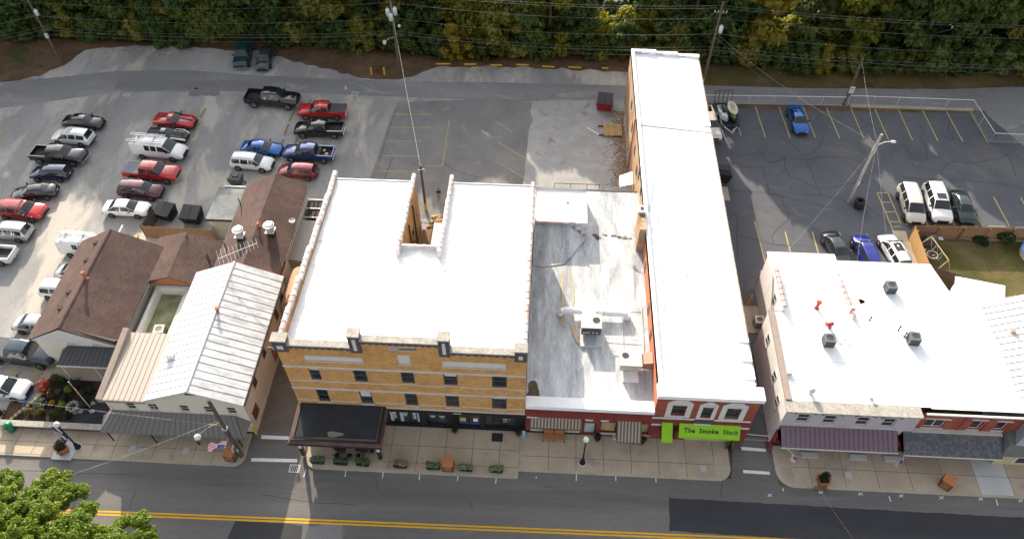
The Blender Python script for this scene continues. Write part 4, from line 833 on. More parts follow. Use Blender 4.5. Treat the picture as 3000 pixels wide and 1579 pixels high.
for h, k in ((w1, .42), (w2, .3), (w3, .42)):
    win(lg, h, 29.5, .25, M_dgrey, None, .08)
    a, b, c, d = h; mx = (a+b)/2; half = (b-a)/2+k
    s_ = MB()
    pr = [(-half, c-.2), (half, c-.2), (half, d+.35)]
    stp = 4
    for i in range(stp): pr += [(half-.12*(i+1), d+.35+.10*i), (half-.12*(i+1), d+.35+.10*(i+1))]
    pr += [(-x, z) for x, z in reversed(pr[3:])]+[(-half, d+.35)]
    # surround as a frame: outline ring around the opening, proud of the brick
    ol = [(mx+x, z) for x, z in pr]
    for (x0, x1, z0, z1) in ((mx-half, a-.01, c-.2, d+.35), (b+.01, mx+half, c-.2, d+.35), (a-.01, b+.01, d+.01, d+.35), (a-.01, b+.01, c-.2, c-.01)): s_.box(x0, x1, 29.44, 29.499, z0, z1)
    for i in range(stp): wv = half-.12*(i+1); s_.box(mx-wv, mx+wv, 29.44, 29.499, d+.351+.10*i, d+.35+.10*(i+1))
    part('window_surround', s_, M_trimw, lf); part('lintel', MB().box(a-.2, b+.2, 29.42, 29.438, d+.02, d+.2), M_stone, lf)
part('belt_course', MB().box(LX0-.05, w2[0]-.35, 29.38, 29.438, w1[2]-.42, w1[2]-.24), M_trimw, lf); part('belt_course', MB().box(w2[1]+.35, LX1+.1, 29.38, 29.438, w1[2]-.42, w1[2]-.24), M_trimw, lf)
part('window_box', MB().box(w2[0]-.3, w2[1]+.25, 29.2, 29.435, w2[2]-.45, w2[2]-.22), M_dgrey, lf)
bd = hole((2036,1232.5),(2083,1243),29.3); part('white_sign', MB().box(bd[0], bd[1], 29.33, 29.36, 2.75, 3.05), M_trimw, lf)
for i in range(30): x = LX0+.05+i*.255; part('dentil', MB().box(x, x+.13, 29.36, 29.5, 6.50, 6.62), M_trimw, lf)
for i in range(5): part('coping_stone', MB().box(LX0-.1+i*1.57, LX0-.104+(i+1)*1.57, 29.22, 30.35, 6.62, 7.05), M_rfl, lg)
# shop windows under the awning
part('stall_riser', MB().box(sh[0], sh[1], 29.42, 29.6, .12, .75), M_conc, lf); nsh = 6
for i in range(nsh):
    a = sh[0]+(sh[1]-sh[0])*i/nsh; b = sh[0]+(sh[1]-sh[0])*(i+1)/nsh; p = part('shop_pane', MB().box(a+.04, b-.04, 29.68, 29.7, .8, 2.3), M_glass, lg); part('mullion', MB().box(b-.05, b+.05, 29.62, 29.74, .75, 2.35), M_red if i % 2 else M_black, p)
part('door', MB().box(door[0]+.05, door[1]-.05, 29.66, 29.72, .16, 2.15), M_black, lg)
M_lime = mottle('lime_green_canvas', [(.20,.42,.012), (.235,.47,.016)], 1, 20, .06, .7, .25, .05)
ag = thing('shop_awning', 'long lime green awning lettered The Smoke Stack above dark shop windows', 'awning', (14, 29, 0))
tl = (PY(1990,1241,29.42).x, PY(2169,1250,29.42).x); zt, zb, ou = 2.78, 1.95, .75
part('canopy', MB().slab([(tl[0], 29.42, zt), (tl[0], 29.42-ou, zb), (tl[1], 29.42-ou, zb), (tl[1], 29.42, zt)], .03), M_lime, ag)
for x in tl: part('awning_side', MB().add([(x, 29.42, zt-.03), (x, 29.42-ou, zb-.03), (x, 29.42, zb-.03)], [(0, 1, 2), (2, 1, 0)]), M_lime, ag)
part('valance', MB().box(tl[0], tl[1], 29.42-ou-.01, 29.42-ou+.01, zb-.16, zb-.031), M_lime, ag)
up_ = Vector((0, ou, zt-zb)).normalized(); nr = Vector((0, -(zt-zb), ou)).normalized()
cxx = tl[0]+(tl[1]-tl[0])*.50; mid = Vector((cxx, 29.42-ou*.5, (zt+zb)/2))+nr*.008
M_ink = flat('sign_ink', (.004,.018,.008), .6); M_ink2 = flat('faded_sign_ink', (.03,.075,.012), .6)
for wd, dx, mt in (('The', -1.5, M_ink), ('Smoke', 0.0, M_ink), ('Stack', 1.68, M_ink2)): part('lettering', text_mb(wd, .52, .016, 1.06).xf(faceM(mid+Vector((dx-.05, 0, 0)), (1, 0, 0), up_)), mt, ag)
a3 = thing('door_awning', 'plain square lime green awning over the narrow shop door', 'awning', (door[0]+.4, 29, 0))
x0, x1 = PY(1938,1240,29.42).x, PY(1970,1241,29.42).x
part('canopy', MB().slab([(x0, 29.42, 2.78), (x0, 28.2, 1.95), (x1, 28.2, 1.95), (x1, 29.42, 2.78)], .03), M_lime, a3); part('valance', MB().box(x0, x1, 28.18, 28.2, 1.8, 1.918), M_lime, a3)
for x in (x0, x1): part('awning_side', MB().add([(x, 29.42, 2.75), (x, 28.2, 1.92), (x, 29.42, 1.92)], [(0, 1, 2), (2, 1, 0)]), M_lime, a3)
# long walls and roof
sl = MB(); sl.poly([(LX0, 46.6, 3.5), (LX0, 29.5, 3.5), (LX0, 29.5, LZL), (LX0, 46.6, LZL)]); part('side_wall', sl, M_sidep, lg)
for y in (35.6, 38.2, 42.8): part('window', MB().box(LX0-.03, LX0-.001, y, y+.55, 4.9, 5.9).box(LX0-.07, LX0-.03, y-.08, y+.63, 4.82, 4.9), M_dgrey, lg)
s2 = MB(); s2.poly([(LX0, LY1, 0), (LX0, 46.6, 0), (LX0, 46.6, LZL-.12), (LX0, LY1, LZL-.12)]); s2.poly([(LX1, LY1, 0), (LX0, LY1, 0), (LX0, LY1, LZL), (LX1, LY1, LZR)]); part('old_side_wall', s2, M_sideO, lg)
s3 = MB(); s3.poly([(LX1, 29.5, 0), (LX1, LY1, 0), (LX1, LY1, LZR-.02), (LX1, 29.5, LZR-.02)]); part('side_wall', s3, M_redo, lg)
for y, z in ((63.0, 3.6), (59.0, 4.0), (55.8, 4.2), (51.5, 5.6), (54.0, 5.3), (66, 4.2)): part('window', MB().box(LX0-.06, LX0-.001, y, y+.5, z, z+1.1), M_dgrey, lg)
part('downpipe', MB().cone((LX0-.12, 61.2, .1), (LX0-.12, 61.2, 6.8), .07, .07, 8), M_terr, lg)
rl_ = MB(); yy_ = [30.3, 48, 60.5, LY1-.3]
for a, b in zip(yy_[:-1], yy_[1:]):
    rl_.poly([(LX0+.3, a, LZ(LX0+.3)-.25), (LX1, a, LZR), (LX1, b, LZR), (LX0+.3, b, LZ(LX0+.3)-.25)])
roof_l = part('roof', rl_, M_rfl, lg)
part('edge_parapet', MB().hexa([(LX0, 30.3, 6.3), (LX0+.34, 30.3, 6.3), (LX0+.34, LY1, 6.3), (LX0, LY1, 6.3), (LX0, 30.3, LZL+.08), (LX0+.3, 30.3, LZL+.08), (LX0+.3, LY1, LZL+.08), (LX0, LY1, LZL+.08)]), M_rfl, lg)
for i in range(9): # stepped clay slabs along the rear parapet
    x = LX0+.35+i*.80; part('coping_slab', MB().box(x, x+.78, LY1-.34+.05*(i % 2), LY1+.12, LZ(x)-.2, LZ(x)+.04+.06*((i*7) % 3)), M_rfl if i % 3 else M_galv, lg)
part('gutter', MB().box(LX1+.002, LX1+.12, 31, LY1, LZR-.16, LZR-.02), mottle('rust_streaked_gutter', [(.42,.38,.33), (.22,.16,.12)], 2, 9, .3), lg)
for y, w in ((61.0, .5), (34.8, .28), (33.0, .9), (31.4, 1.0)): part('roof_kerb', MB().box(LX1-.75, LX1+.05, y, y+w, LZR-.1, LZR+.12), M_rfl, lg)
part('roof_seam', MB().hexa([(LX0+.35, 60.4, LZL-.27), (LX1, 60.0, LZR), (LX1, 60.1, LZR), (LX0+.35, 60.5, LZL-.27), (LX0+.35, 60.4, LZL-.2), (LX1, 60.0, LZR+.05), (LX1, 60.1, LZR+.05), (LX0+.35, 60.5, LZL-.2)]), M_galv, roof_l)
for path, w in (([(1415+485, 505), (1400+485, 620)], .12), ([(1905, 560), (1912, 700), (1925, 900), (1938, 1050)], .16), ([(2120, 800), (2140, 860)], .1)):
    pts = [G(x, y, LZL-.22) for x, y in path]; part('grime_streak', ribbon([(p.x+.5, p.y, p.z+.02) for p in pts], w), mottle('blue_grey_grime', [(.30,.36,.42), (.45,.5,.55)], 2, 8, .3), roof_l)
vent(11.0, 62.5, 6.7, .03, 1.0, M_galv, False, 'thin metal rod standing on the long white roof'); vent(12.6, 41.2, 6.55, .05, .35, M_galv, False, 'small tilted pipe stub on the long white roof')
ch = thing('brick_chimney', 'square brick chimney against the orange wall of the long building', 'chimney', (9.2, 47.2, 4.5))
part('stack', MB().box(8.75, 9.34, 45.6, 48.2, 4.5, 7.35), M_sideO, ch); part('cap', MB().box(8.7, 9.4, 47.5, 48.3, 7.352, 7.6), M_wpnt, ch); part('flue', MB().box(8.9, 9.2, 47.7, 48.1, 7.602, 7.62), M_black, ch)
def wall_lamp(base, d, label, mat=None):
    t = thing('wall_lamp', label, 'lamp', base); b = Vector(base); d = Vector(d)
    part('arm', MB().tube([b, b+d*.5+Vector((0, 0, .25)), b+d], .025, 6), mat or M_galv, t); e = b+d
    part('lamp_head', MB().ball(e+Vector((0, 0, -.1)), .17, .17, .15, 10, 6), M_trimw, t)
wall_lamp((8.74, 46.3, 5.6), (-1.1, -.1, .2), 'gooseneck lamp reaching out from the brick chimney')
# ================================================================== white two storey building, right
WX0, WX1, WZ = 19.2, 29.0, 5.25
wb = thing('white_building', 'white painted two storey building with plum metal awning and big white roof', 'building', (24, 29.6, 0))
ww = [hole((2341.5,1213),(2354.5,1236.5),29.6), hole((2419.7,1217),(2430,1241),29.6), hole((2517,1222),(2526,1246),29.6), hole((2593.8,1226),(2602.6,1250.4),29.6)]
ww = [(a, a+.95, c, d) for a, b, c, d in ww]
M_lav = mottle('lilac_grey_stucco', [(.36,.33,.35), (.43,.40,.42)], .6, 10, .12, .85, .2, .2, (1, 1, .5))
wf = part('front_wall', wall_y(WX0, WX1+.3, 2.2, WZ, 29.6, ww, .14), M_lav, wb); part('shop_wall', wall_y(WX0, WX1+.3, 0, 2.2, 29.6, [(19.6, 20.5, .2, 2.0)], .3), M_red, wb)
for h in ww:
    win(wb, h, 29.6, .14, M_trimw, M_stone, .07); a, b, c, d = h; mx = (a+b)/2; pts = [(mx+.78*math.cos(t), d+.05+.30*math.sin(t)) for t in [math.pi*i/8 for i in range(9)]]
    part('window_hood', MB().tube([(x, 29.57, z) for x, z in pts], .045, 5), M_dgrey, wf)
for i in range(4): part('eave_slab', MB().box(WX0-.12+i*2.53, WX0-.126+(i+1)*2.53, 29.35, 30.35, WZ, WZ+.14), M_cap, wb)
sd = MB(); sd.poly([(WX0, 38.7, 0), (WX0, 29.6, 0), (WX0, 29.6, WZ+.1), (WX0, 38.7, WZ+.35)]); sd.poly([(20.4, 45.4, 0), (20.4, 38.7, 0), (20.4, 38.7, 6.0), (20.4, 43.3, 6.0), (20.4, 45.4, 5.2)]); sd.poly([(20.4, 38.7, 0), (WX0, 38.7, 0), (WX0, 38.7, WZ+.3), (20.4, 38.7, WZ+.3)])
side = part('side_wall', sd, M_wpnt, wb); M_brcap = mottle('brown_metal_cap', [(.24,.19,.165), (.29,.235,.205)], 1, 6, .12)
part('parapet_cap', MB().slab([(WX0-.05, 30.4, WZ+.22), (WX0+.42, 30.4, WZ+.22), (WX0+.42, 38.7, WZ+.42), (WX0-.05, 38.7, WZ+.42)], .2), M_brcap, wb)
for y, z in ((40.6, 3.6), (33.0, 3.3), (36.4, 3.5), (31.0, 2.9)): swin(wb, WX0 if y < 38.7 else 20.4, y, y+.7, z, z+1.15, -1)
rfb = MB(); rfb.poly([(WX0+.3, 30.3, WZ+.1), (WX1+1, 30.3, WZ+.1), (WX1+1, 38.7, WZ+.25), (WX0+.3, 38.7, WZ+.25)]); rfb.poly([(20.4, 38.7, WZ+.25), (34.2, 38.7, WZ+.25), (34.2, 43.3, WZ+.2), (20.4, 43.3, WZ+.2)]); rfb.poly([(20.2, 43.3, WZ+.2), (26.1, 43.3, WZ+.2), (26.1, 45.4, WZ+.02), (20.2, 45.4, WZ+.02)]); rfb.poly([(26.1, 43.3, WZ+.2), (34.2, 43.3, WZ+.2), (34.2, 44.65, WZ+.05), (26.1, 44.65, WZ+.05)])
rfb.poly([(30, 30.2, WZ+.1), (36.95, 30.2, WZ+.1), (36.95, 38.7, WZ+.24), (30, 38.7, WZ+.24)]); rfb.poly([(34.2, 38.7, WZ+.24), (36.95, 38.7, WZ+.24), (36.9, 40.6, WZ+.22), (36.5, 41.4, WZ+.22), (34.8, 41.4, WZ+.22), (34.2, 44.6, WZ+.04)])
roof_w = part('roof', rfb, M_rfw, wb)
part('rear_wall', shell(MB(), 20.42, 34.2, 38.9, 44.4, 0, WZ-.05, 'fl'), M_wpnt, wb); part('eave_trim', MB().box(20.2, 26.1, 45.38, 45.46, WZ-.12, WZ+.03).box(26.1, 34.2, 44.63, 44.7, WZ-.1, WZ+.06), M_galv, roof_w)
for i in range(16): part('edge_fastener', MB().ball((20.5+i*.36, 45.2, WZ+.05), .035, n=6, k=4), M_dgrey, roof_w)
coping(wb, (20.4, 43.1, 6.05), (20.4, 38.75, 6.05), [M_tiler, M_tiler, M_tile], .34, .62); coping(wb, (25.6, 43.1, 5.85), (26.0, 38.2, 5.75), [M_tiler, M_tile, M_tiler], .3, .62)
part('tile_parapet', MB().hexa([(20.28, 38.7, 5.3), (20.55, 38.7, 5.3), (20.55, 43.2, 5.3), (20.28, 43.2, 5.3), (20.28, 38.7, 6.04), (20.55, 38.7, 6.04), (20.55, 43.2, 6.04), (20.28, 43.2, 6.04)]).hexa([(25.87, 38.2, 5.3), (26.12, 38.2, 5.3), (25.72, 43.1, 5.3), (25.47, 43.1, 5.3), (25.87, 38.2, 5.74), (26.12, 38.2, 5.74), (25.72, 43.1, 5.84), (25.47, 43.1, 5.84)]), M_wpnt, wb)
for px, rx, ry in (((2490, 880), .7, .5), ((2455, 935), .12, .8), ((2530, 885), .3, .7), ((2478, 990), .15, .5)): blob(px, rx, ry, WZ+.262, mottle('rusty_roof_stain', [(.55,.44,.33), (.72,.69,.65)], 2.5, 10, .35), roof_w, 'rust_stain', rough=.9)
# plum awning, seam by seam
pa = thing('metal_awning', 'plum coloured standing seam metal awning along the white building front', 'awning', (24, 28.8, 0))
A0, A1 = PY(2289,1246,29.55), PY(2628,1264,29.55); B0 = G(2284,1310,2.05); B1 = G(2622,1327,2.05); zt = (A0.z+A1.z)/2
seam_panels(pa, (A0.x, 29.55, zt), (A1.x, 29.55, zt), (A0.x, B0.y, 2.05), (A1.x, B0.y, 2.05), 24, M_mrp, .035)
part('fascia', MB().box(A0.x-.02, A1.x+.02, B0.y-.05, B0.y-.005, 1.95, 2.08), M_trimw, pa)
for x in (A0.x-.02, A1.x+.01): part('awning_side', MB().add([(x, 29.55, zt), (x, B0.y, 2.05), (x, 29.55, 1.9)], [(0, 1, 2), (2, 1, 0)]), M_galv, pa)
part('base_trim', MB().box(A0.x-.5, A0.x-.1, 28.9, 29.5, .12, .4), M_red, pa)
for x in (21.5, 25.3, 28.0): solo('door_step', MB().box(x, x+1.3, 28.35, 28.8, .13, .24), M_conc2, (x+.6, 28.6, .13), 'low pale doorstep slab under the plum awning', 'doorstep', 'doorsteps under the plum awning')
# roof plant and pipes
for px, lb in (((2424, 1005), 'grey condenser unit beside the bent red flue on white roof'), ((2672, 1000), 'grey condenser unit between small vents amid roof shadows'), ((2604, 850), 'grey condenser unit alone at the rear edge of white roof')):
    p = G(*px, WZ+.25); ac_box(p.x, p.y, WZ+.24, .82, .78, lb, R.uniform(-.1, .15))
M_rflue = flat('red_flue', (.36,.045,.035), .5)
p = G(2392, 902, WZ+.25); vent(p.x, p.y, WZ+.24, .13, .75, M_rflue, True, 'straight red capped flue pipe on the white roof')
p = G(2430, 960, WZ+.25); t = thing('flue_pipe', 'rusty red elbowed flue with twin caps behind a condenser', 'vent', (p.x, p.y, WZ+.2)); part('pipe', MB().cone((p.x, p.y, WZ+.2), (p.x, p.y, WZ+.7), .13, .13, 10).cone((p.x, p.y, WZ+.55), (p.x-.4, p.y, WZ+.75), .12, .16, 10), M_rflue, t); part('cap', MB().ball((p.x, p.y, WZ+.82), .2, .2, .17, 10, 6), M_rflue, t)
p = G(2489, 919, WZ+.25); t = thing('vent_pipe', 'thin rust red hooked vent pipe on the white roof', 'vent', (p.x, p.y, WZ+.2)); part('pipe', MB().tube([(p.x, p.y, WZ+.2), (p.x, p.y, WZ+.85), (p.x+.12, p.y, WZ+.98), (p.x+.24, p.y, WZ+.9), (p.x+.24, p.y, WZ+.7)], .05, 7), M_rflue, t)
for px, lb, hh in (((2548, 938), 'small grey pipe stub between red vent and rust stains', .35), ((2632, 967), 'bent black pipe beside the shadowed condenser', .45), ((2650, 985), 'short dark pipe stub with guy rods near condenser', .4)): p = G(*px, WZ+.25); vent(p.x, p.y, WZ+.24, .045, hh, M_rub, True, lb)
p = G(2374, 1152, WZ+.12); t = thing('turbine_vent', 'round galvanised turbine vent near the front edge of white roof', 'vent', (p.x, p.y, WZ)); part('neck', MB().cone((p.x, p.y, WZ+.05), (p.x, p.y, WZ+.4), .16, .16, 12), M_galv, t); part('turbine', MB().ball((p.x, p.y, WZ+.6), .27, .27, .24, 14, 7), M_galv, t)
p = G(2552, 1168, WZ+.12); vent(p.x, p.y, WZ+.1, .09, .18, M_galv, True, 'squat galvanised vent cap near eave slab of white roof'); p = G(2315, 1092, WZ+.3); part('scupper', MB().box(WX0+.4, WX0+.8, p.y-.15, p.y+.15, WZ+.1, WZ+.5), M_galv, wb)
part('roof_cable', MB().tube([tuple(G(x, y, WZ+.3)) for x, y in ((2473, 915), (2475, 940), (2465, 970), (2450, 990))], .02, 5), M_trimw, wb)
# alley things beside it
p = G(2222, 970); ac_box(20.0, 41.2, .1, .8, .85, 'cream fan condenser on concrete pad in the alley by white building', 0, M_hvac)
pd = solo('concrete_pad', MB().box(18.7, 20.35, 40.3, 43.3, 0, .09), M_conc, (19.5, 41.8, 0), 'brownish concrete pad under the alley condenser', 'pad')
dp = thing('drain_pipe', 'long white downpipe slanting across the white building side wall', 'pipe', (20.2, 41, 0)); part('pipe', MB().tube([(20.33, 43.2, 5.6), (20.3, 40.2, 3.0), (20.28, 39.9, 1.4), (20.28, 39.9, .1)], .06, 7), M_galv, dp); part('meter_box', MB().box(20.05, 20.36, 39.8, 40.3, 2.2, 2.9), M_galv, dp)
lp = G(2187, 893); solo('leaning_bollard', MB().cone((lp.x, lp.y, 0), (lp.x+.35, lp.y+.35, 1.0), .1, .1, 10), M_yel, (lp.x, lp.y, 0), 'leaning yellow steel bollard in the narrow dark alley', 'bollard')
solo('timber_post', MB().box(20.6, 20.8, 45.9, 46.1, 0, 1.9).box(20.6, 21.6, 45.85, 45.9, .4, 1.9), M_woodn, (20.9, 46, 0), 'leaning timber boards behind the white building corner', 'boards')
# ================================================================== red brick neighbour with slate mansard
nb = thing('brick_house_front', 'red brick upper storey with pale lintels above a dark scalloped slate mansard', 'building', (33.5, 29.9, 0))
nw_ = [hole((2718,1227),(2757,1252),29.9), hole((2855,1231),(2866,1257),29.9), hole((2928,1235),(2939,1260),29.9)]
nw_ = [(nw_[0][0], nw_[0][0]+1.5, nw_[0][2], nw_[0][3]), (nw_[1][0], nw_[1][0]+.8, nw_[1][2], nw_[1][3]), (nw_[2][0], nw_[2][0]+.8, nw_[2][2], nw_[2][3])]
nf = part('front_wall', wall_y(29.35, 37.2, 0, WZ+.0, 29.9, nw_, .16), M_redo, nb)
for i, h in enumerate(nw_): win(nb, h, 29.9, .16, M_trimw, M_stone, .07, False, 2 if i == 0 else 1); part('lintel', MB().box(h[0]-.2, h[1]+.25, 29.84, 29.898, h[3]+.03, h[3]+.18), M_stone, nf)
for x in (32.75, 34.55, 36.35): part('pilaster', MB().box(x, x+.12, 29.83, 29.899, 2.4, WZ-.3), M_redo, nf)
part('gutter', MB().box(29.6, 37.2, 29.72, 29.88, WZ-.1, WZ+.03), M_galv, nb); part('flash_band', MB().box(29.3, 36.2, 29.55, 29.88, 2.72, 2.95), M_stone, nb)
mn = thing('slate_mansard', 'dark scalloped slate pent roof above the red brick shop', 'roof', (32.8, 28.9, 0))
T0, T1 = (28.72, 29.6, 2.85), (36.15, 29.6, 2.85); Bq = G(2636, 1342, 1.95); b_y = 28.05; b_z = 1.95
part('deck', MB().slab([(T0[0], b_y, b_z), (T1[0]-.0, b_y, b_z), T1, T0], .06), M_dgrey, mn); part('eave_trim', MB().box(T0[0], T1[0], b_y-.06, b_y, b_z-.08, b_z+.02), M_trimw, mn)
part('end_board', MB().add([(T0[0]-.03, b_y, b_z-.06), (T0[0]-.03, 29.6, 2.8), (T0[0]-.03, 29.6, 1.9)], [(0, 1, 2), (2, 1, 0)]), M_galv, mn)
M_sla = [flat('slate_%d' % i, c, .6, 0, .3) for i, c in enumerate([(.080,.082,.090), (.098,.10,.108), (.070,.073,.088), (.112,.113,.12)])]
dv = Vector((0, 29.6-b_y, 2.85-b_z)); dl = dv.length; du_ = dv/dl; nr = Vector((0, -du_.z, du_.y)); rows, colsn = 9, 35; k = 0
sm = []
for m in M_sla:
    mb = MB(); w = .196; ln = .27; P = [(-w/2, ln), (-w/2, .07), (-w*.35, .02), (0, 0), (w*.35, .02), (w/2, .07), (w/2, ln)]
    mb.slab([tuple(Vector((x, 0, 0))+du_*l+nr*(.035-.08*l)) for x, l in P], .012); sm.append(mb.mesh('slate', m))
for r in range(rows):
    for c in range(colsn):
        o = link('slate', sm[R.randrange(4)], mn); x = T0[0]+.1+(c+.5*(r % 2))*.207
        o.location = Vector((x, b_y, b_z))+du_*(dl*r/rows)+nr*.002-ORG[mn.name]; o.rotation_euler[0] = R.uniform(-.02, .02)
# corner house at the right edge: metal roof, dormer turret, yellow shopfront
ch_ = thing('corner_house', 'house with white standing seam roof, grey dormer and yellow clapboard shopfront', 'house', (42, 33, 0))
seam_panels(ch_, (36.95, 30.3, WZ+.12), (36.95, 40.6, WZ+.12), (44.5, 30.3, 8.6), (44.5, 40.6, 8.6), 17, M_mrw, .05)
part('wall', shell(MB(), 37.22, 51.5, 30.0, 40.3, 0, WZ+.05), M_wpnt, ch_); seam_panels(ch_, (52.05, 30.3, WZ+.12), (52.05, 40.6, WZ+.12), (44.52, 30.3, 8.6), (44.52, 40.6, 8.6), 17, M_mrw, .05)
part('gable', MB().poly([(37, 30.35, WZ), (52, 30.35, WZ), (44.5, 30.35, 8.5)]).poly([(37, 40.5, WZ), (44.5, 40.5, 8.5), (52, 40.5, WZ)]), M_wpnt, ch_)
M_yc = mottle('yellow_clapboard', [(.40,.33,.17), (.46,.38,.20)], 1, 8, .1)
part('shopfront', MB().box(36.3, 45, 28.6, 30.0, 0, 1.95), M_yc, ch_); w = part('window', MB().box(37.6, 40.5, 28.54, 28.598, .5, 1.5), M_trimw, ch_); part('pane', MB().box(37.8, 40.4, 28.525, 28.538, .6, 1.4), M_glass, w)
part('pent_roof', MB().hexa([(36.1, 28.3, 1.96), (45.2, 28.3, 1.96), (45.2, 29.98, 1.96), (36.1, 29.98, 1.96), (36.6, 28.9, 2.7), (45, 28.9, 2.7), (45, 29.98, 3.1), (36.6, 29.98, 3.1)]), mottle('grey_shingle', [(.10,.098,.094), (.15,.145,.14)], 1, 14, .3), ch_)
part('dormer', MB().hexa([(37.0, 28.9, 2.75), (39.6, 28.6, 2.75), (39.6, 30.2, 3.0), (37.3, 30.2, 3.0), (37.3, 29.1, 4.6), (39.6, 28.9, 4.6), (39.6, 30.3, 4.6), (37.5, 30.3, 4.6)]), flat('blue_grey_cladding', (.30,.33,.36), .5), ch_)
part('dormer_roof', MB().slab([(37.0, 28.7, 4.62), (39.8, 28.5, 4.62), (39.8, 30.4, 4.95), (37.3, 30.4, 4.95)], .08), M_dgrey, ch_)
p = (38.2, 37.2, 5.75); vent(*p, .18, .55, mottle('rusty_flue', [(.30,.2,.13), (.42,.33,.25)], 3, 9, .2), False, 'square rusty flue on the white seam roof at right'); vent(40.6, 33.6, 6.8, .1, .3, M_galv, True, 'small grey cap vent on the white seam roof at right')
fg = MB().slab([(37.0, 43.4, 2.62), (38.0, 45.9, 2.42), (42.1, 45.0, 2.42), (41.1, 42.6, 2.62)], .1); sh_ = thing('garden_shed', 'small shed with bright white flat roof in the fenced back yard', 'shed', (39.5, 44.3, 0))
part('roof', fg, M_rfw, sh_); part('wall', MB().hexa([(37.3, 43.6, 0), (41.0, 42.8, 0), (41.8, 44.8, 0), (38.1, 45.6, 0), (37.3, 43.6, 2.45), (41.0, 42.8, 2.45), (41.8, 44.8, 2.3), (38.1, 45.6, 2.3)]), M_galv, sh_)
dr = thing('dryer_hood', 'brown slatted ramp leaning beside the garden shed', 'ramp', (42.6, 44.5, 0))
for i in range(6): part('slat', MB().box(42.0+i*.32, 42.28+i*.32, 43.4, 45.2, .3+.12*i, .36+.12*i), M_wood, dr)

# lap seams and scuffs of the big roofs
M_lap = mottle('roof_lap_grime', [(.40,.42,.44), (.50,.515,.53)], 3, 9, .25)
for i in range(6): y = 32.4+i*2.75; part('lap_seam', ribbon([(TX0+.5+j*2.0, y+R.uniform(-.03, .03), rz_t(y)+.006) for j in range(9 if y < 39.5 else 4)], .035), M_lap, roof_t)
for i in range(9): y = 33+i*4.4; part('lap_seam', ribbon([(LX0+.5, y, LZ(LX0+.5)-.24), (12.9, y-.12, (LZ(LX0+.3)-.25+LZR)/2+.012), (LX1-.1, y-.2, LZR+.012)], .04), M_lap, roof_l)
for i in range(4): y = 32.2+i*1.75; part('lap_seam', ribbon([(WX0+.6+j*2.1, y+R.uniform(-.03, .03), WZ+.1+.15*(y-30.3)/8.4+.008) for j in range(5)], .03), M_lap, roof_w)
for px, r in (((1040, 560), .5), ((1130, 560), .6), ((938, 708), .12), ((944, 724), .14), ((1490, 770), .1)): blob(px, r, .05, rz_t(46)+.012 if px[1] < 600 else rz_t(40.5)+.012, M_lap, roof_t, 'scuff', 16, .6)
# ================================================================== stucco house with metal roof (front left)
HX0, HX1, HRX, HE, HR_, HY0, HY1 = -29.6, -22.25, -25.9, 4.75, 6.4, 28.35, 40.9
hb = thing('stucco_house', 'cream stucco house with gabled metal roof, white left slope and streaked grey right slope', 'house', (-26, HY0, 0))
hw = [hole((511,1172),(534,1194),HY0), hole((582,1174),(606,1197),HY0), hole((651,1178),(674,1201),HY0), hole((360,1175),(381,1194),HY0), hole((425,1177),(443,1196),HY0)]
hw = [(a, a+.72, 2.85, 3.85) for a, b, c, d in hw]
TXL = -33.0
fw2 = wall_y(TXL, HX1, 0, 4.3, HY0, hw, .12); fw2.poly([(HX0, HY0, 4.3), (HX1, HY0, 4.3), (HX1, HY0, HE), (HRX, HY0, HR_-.05), (HX0, HY0, HE)])
hf = part('front_wall', fw2, M_stuc, hb)
for h in hw: win(hb, h, HY0, .12, M_stuc, M_stone, .05)
part('gable_vent', MB().box(-26.35, -25.55, HY0-.05, HY0-.002, 5.55, 5.75), M_dgrey, hf)
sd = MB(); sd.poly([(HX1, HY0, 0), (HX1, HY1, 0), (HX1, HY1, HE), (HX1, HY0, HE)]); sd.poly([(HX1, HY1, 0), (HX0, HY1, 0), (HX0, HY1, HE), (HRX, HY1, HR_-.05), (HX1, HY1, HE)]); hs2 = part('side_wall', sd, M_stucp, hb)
lw_ = part('side_wall', MB().poly([(HX0, HY1, 0), (HX0, HY0, 0), (HX0, HY0, HE), (HX0, HY1, HE)]), M_stuc, hb)
for y, z in ((30.6, 2.9), (33.4, 2.9), (37.4, 2.7), (39.2, 3.0)): swin(hb, HX1, y, y+.7, z, z+1.3, 1, M_brn)
pic = part('picture_panel', MB().box(HX1+.001, HX1+.04, 28.9, 29.9, .9, 2.1), M_black, hs2); part('poster', MB().box(HX1+.041, HX1+.046, 29.0, 29.8, 1.0, 2.0), mottle('orange_poster', [(.40,.12,.02), (.06,.02,.01), (.5,.2,.03)], 3, 6, .4), pic)
part('fire_door', MB().box(HX1+.001, HX1+.03, 34.8, 35.7, .1, 2.1), M_brn, hs2); part('base_band', MB().box(HX1+.001, HX1+.05, 28.4, 40.8, .0, .35), M_stucp, hs2)
seam_panels(hb, (HX0-.12, HY0-.25, HE), (HX0-.12, HY1, HE), (HRX-.01, HY0-.25, HR_), (HRX-.01, HY1, HR_), 19, M_mrw, .036)
seam_panels(hb, (HX1+.22, HY0-.25, HE-.05), (HX1+.22, HY1, HE-.05), (HRX+.01, HY0-.25, HR_), (HRX+.01, HY1, HR_), 19, M_mrg, .022)
part('ridge_cap', MB().hexa([(HRX-.12, HY0-.25, HR_+.02), (HRX+.12, HY0-.25, HR_+.02), (HRX+.12, HY1, HR_+.02), (HRX-.12, HY1, HR_+.02), (HRX-.05, HY0-.25, HR_+.1), (HRX+.05, HY0-.25, HR_+.1), (HRX+.05, HY1, HR_+.1), (HRX-.05, HY1, HR_+.1)]), M_galv, hb)
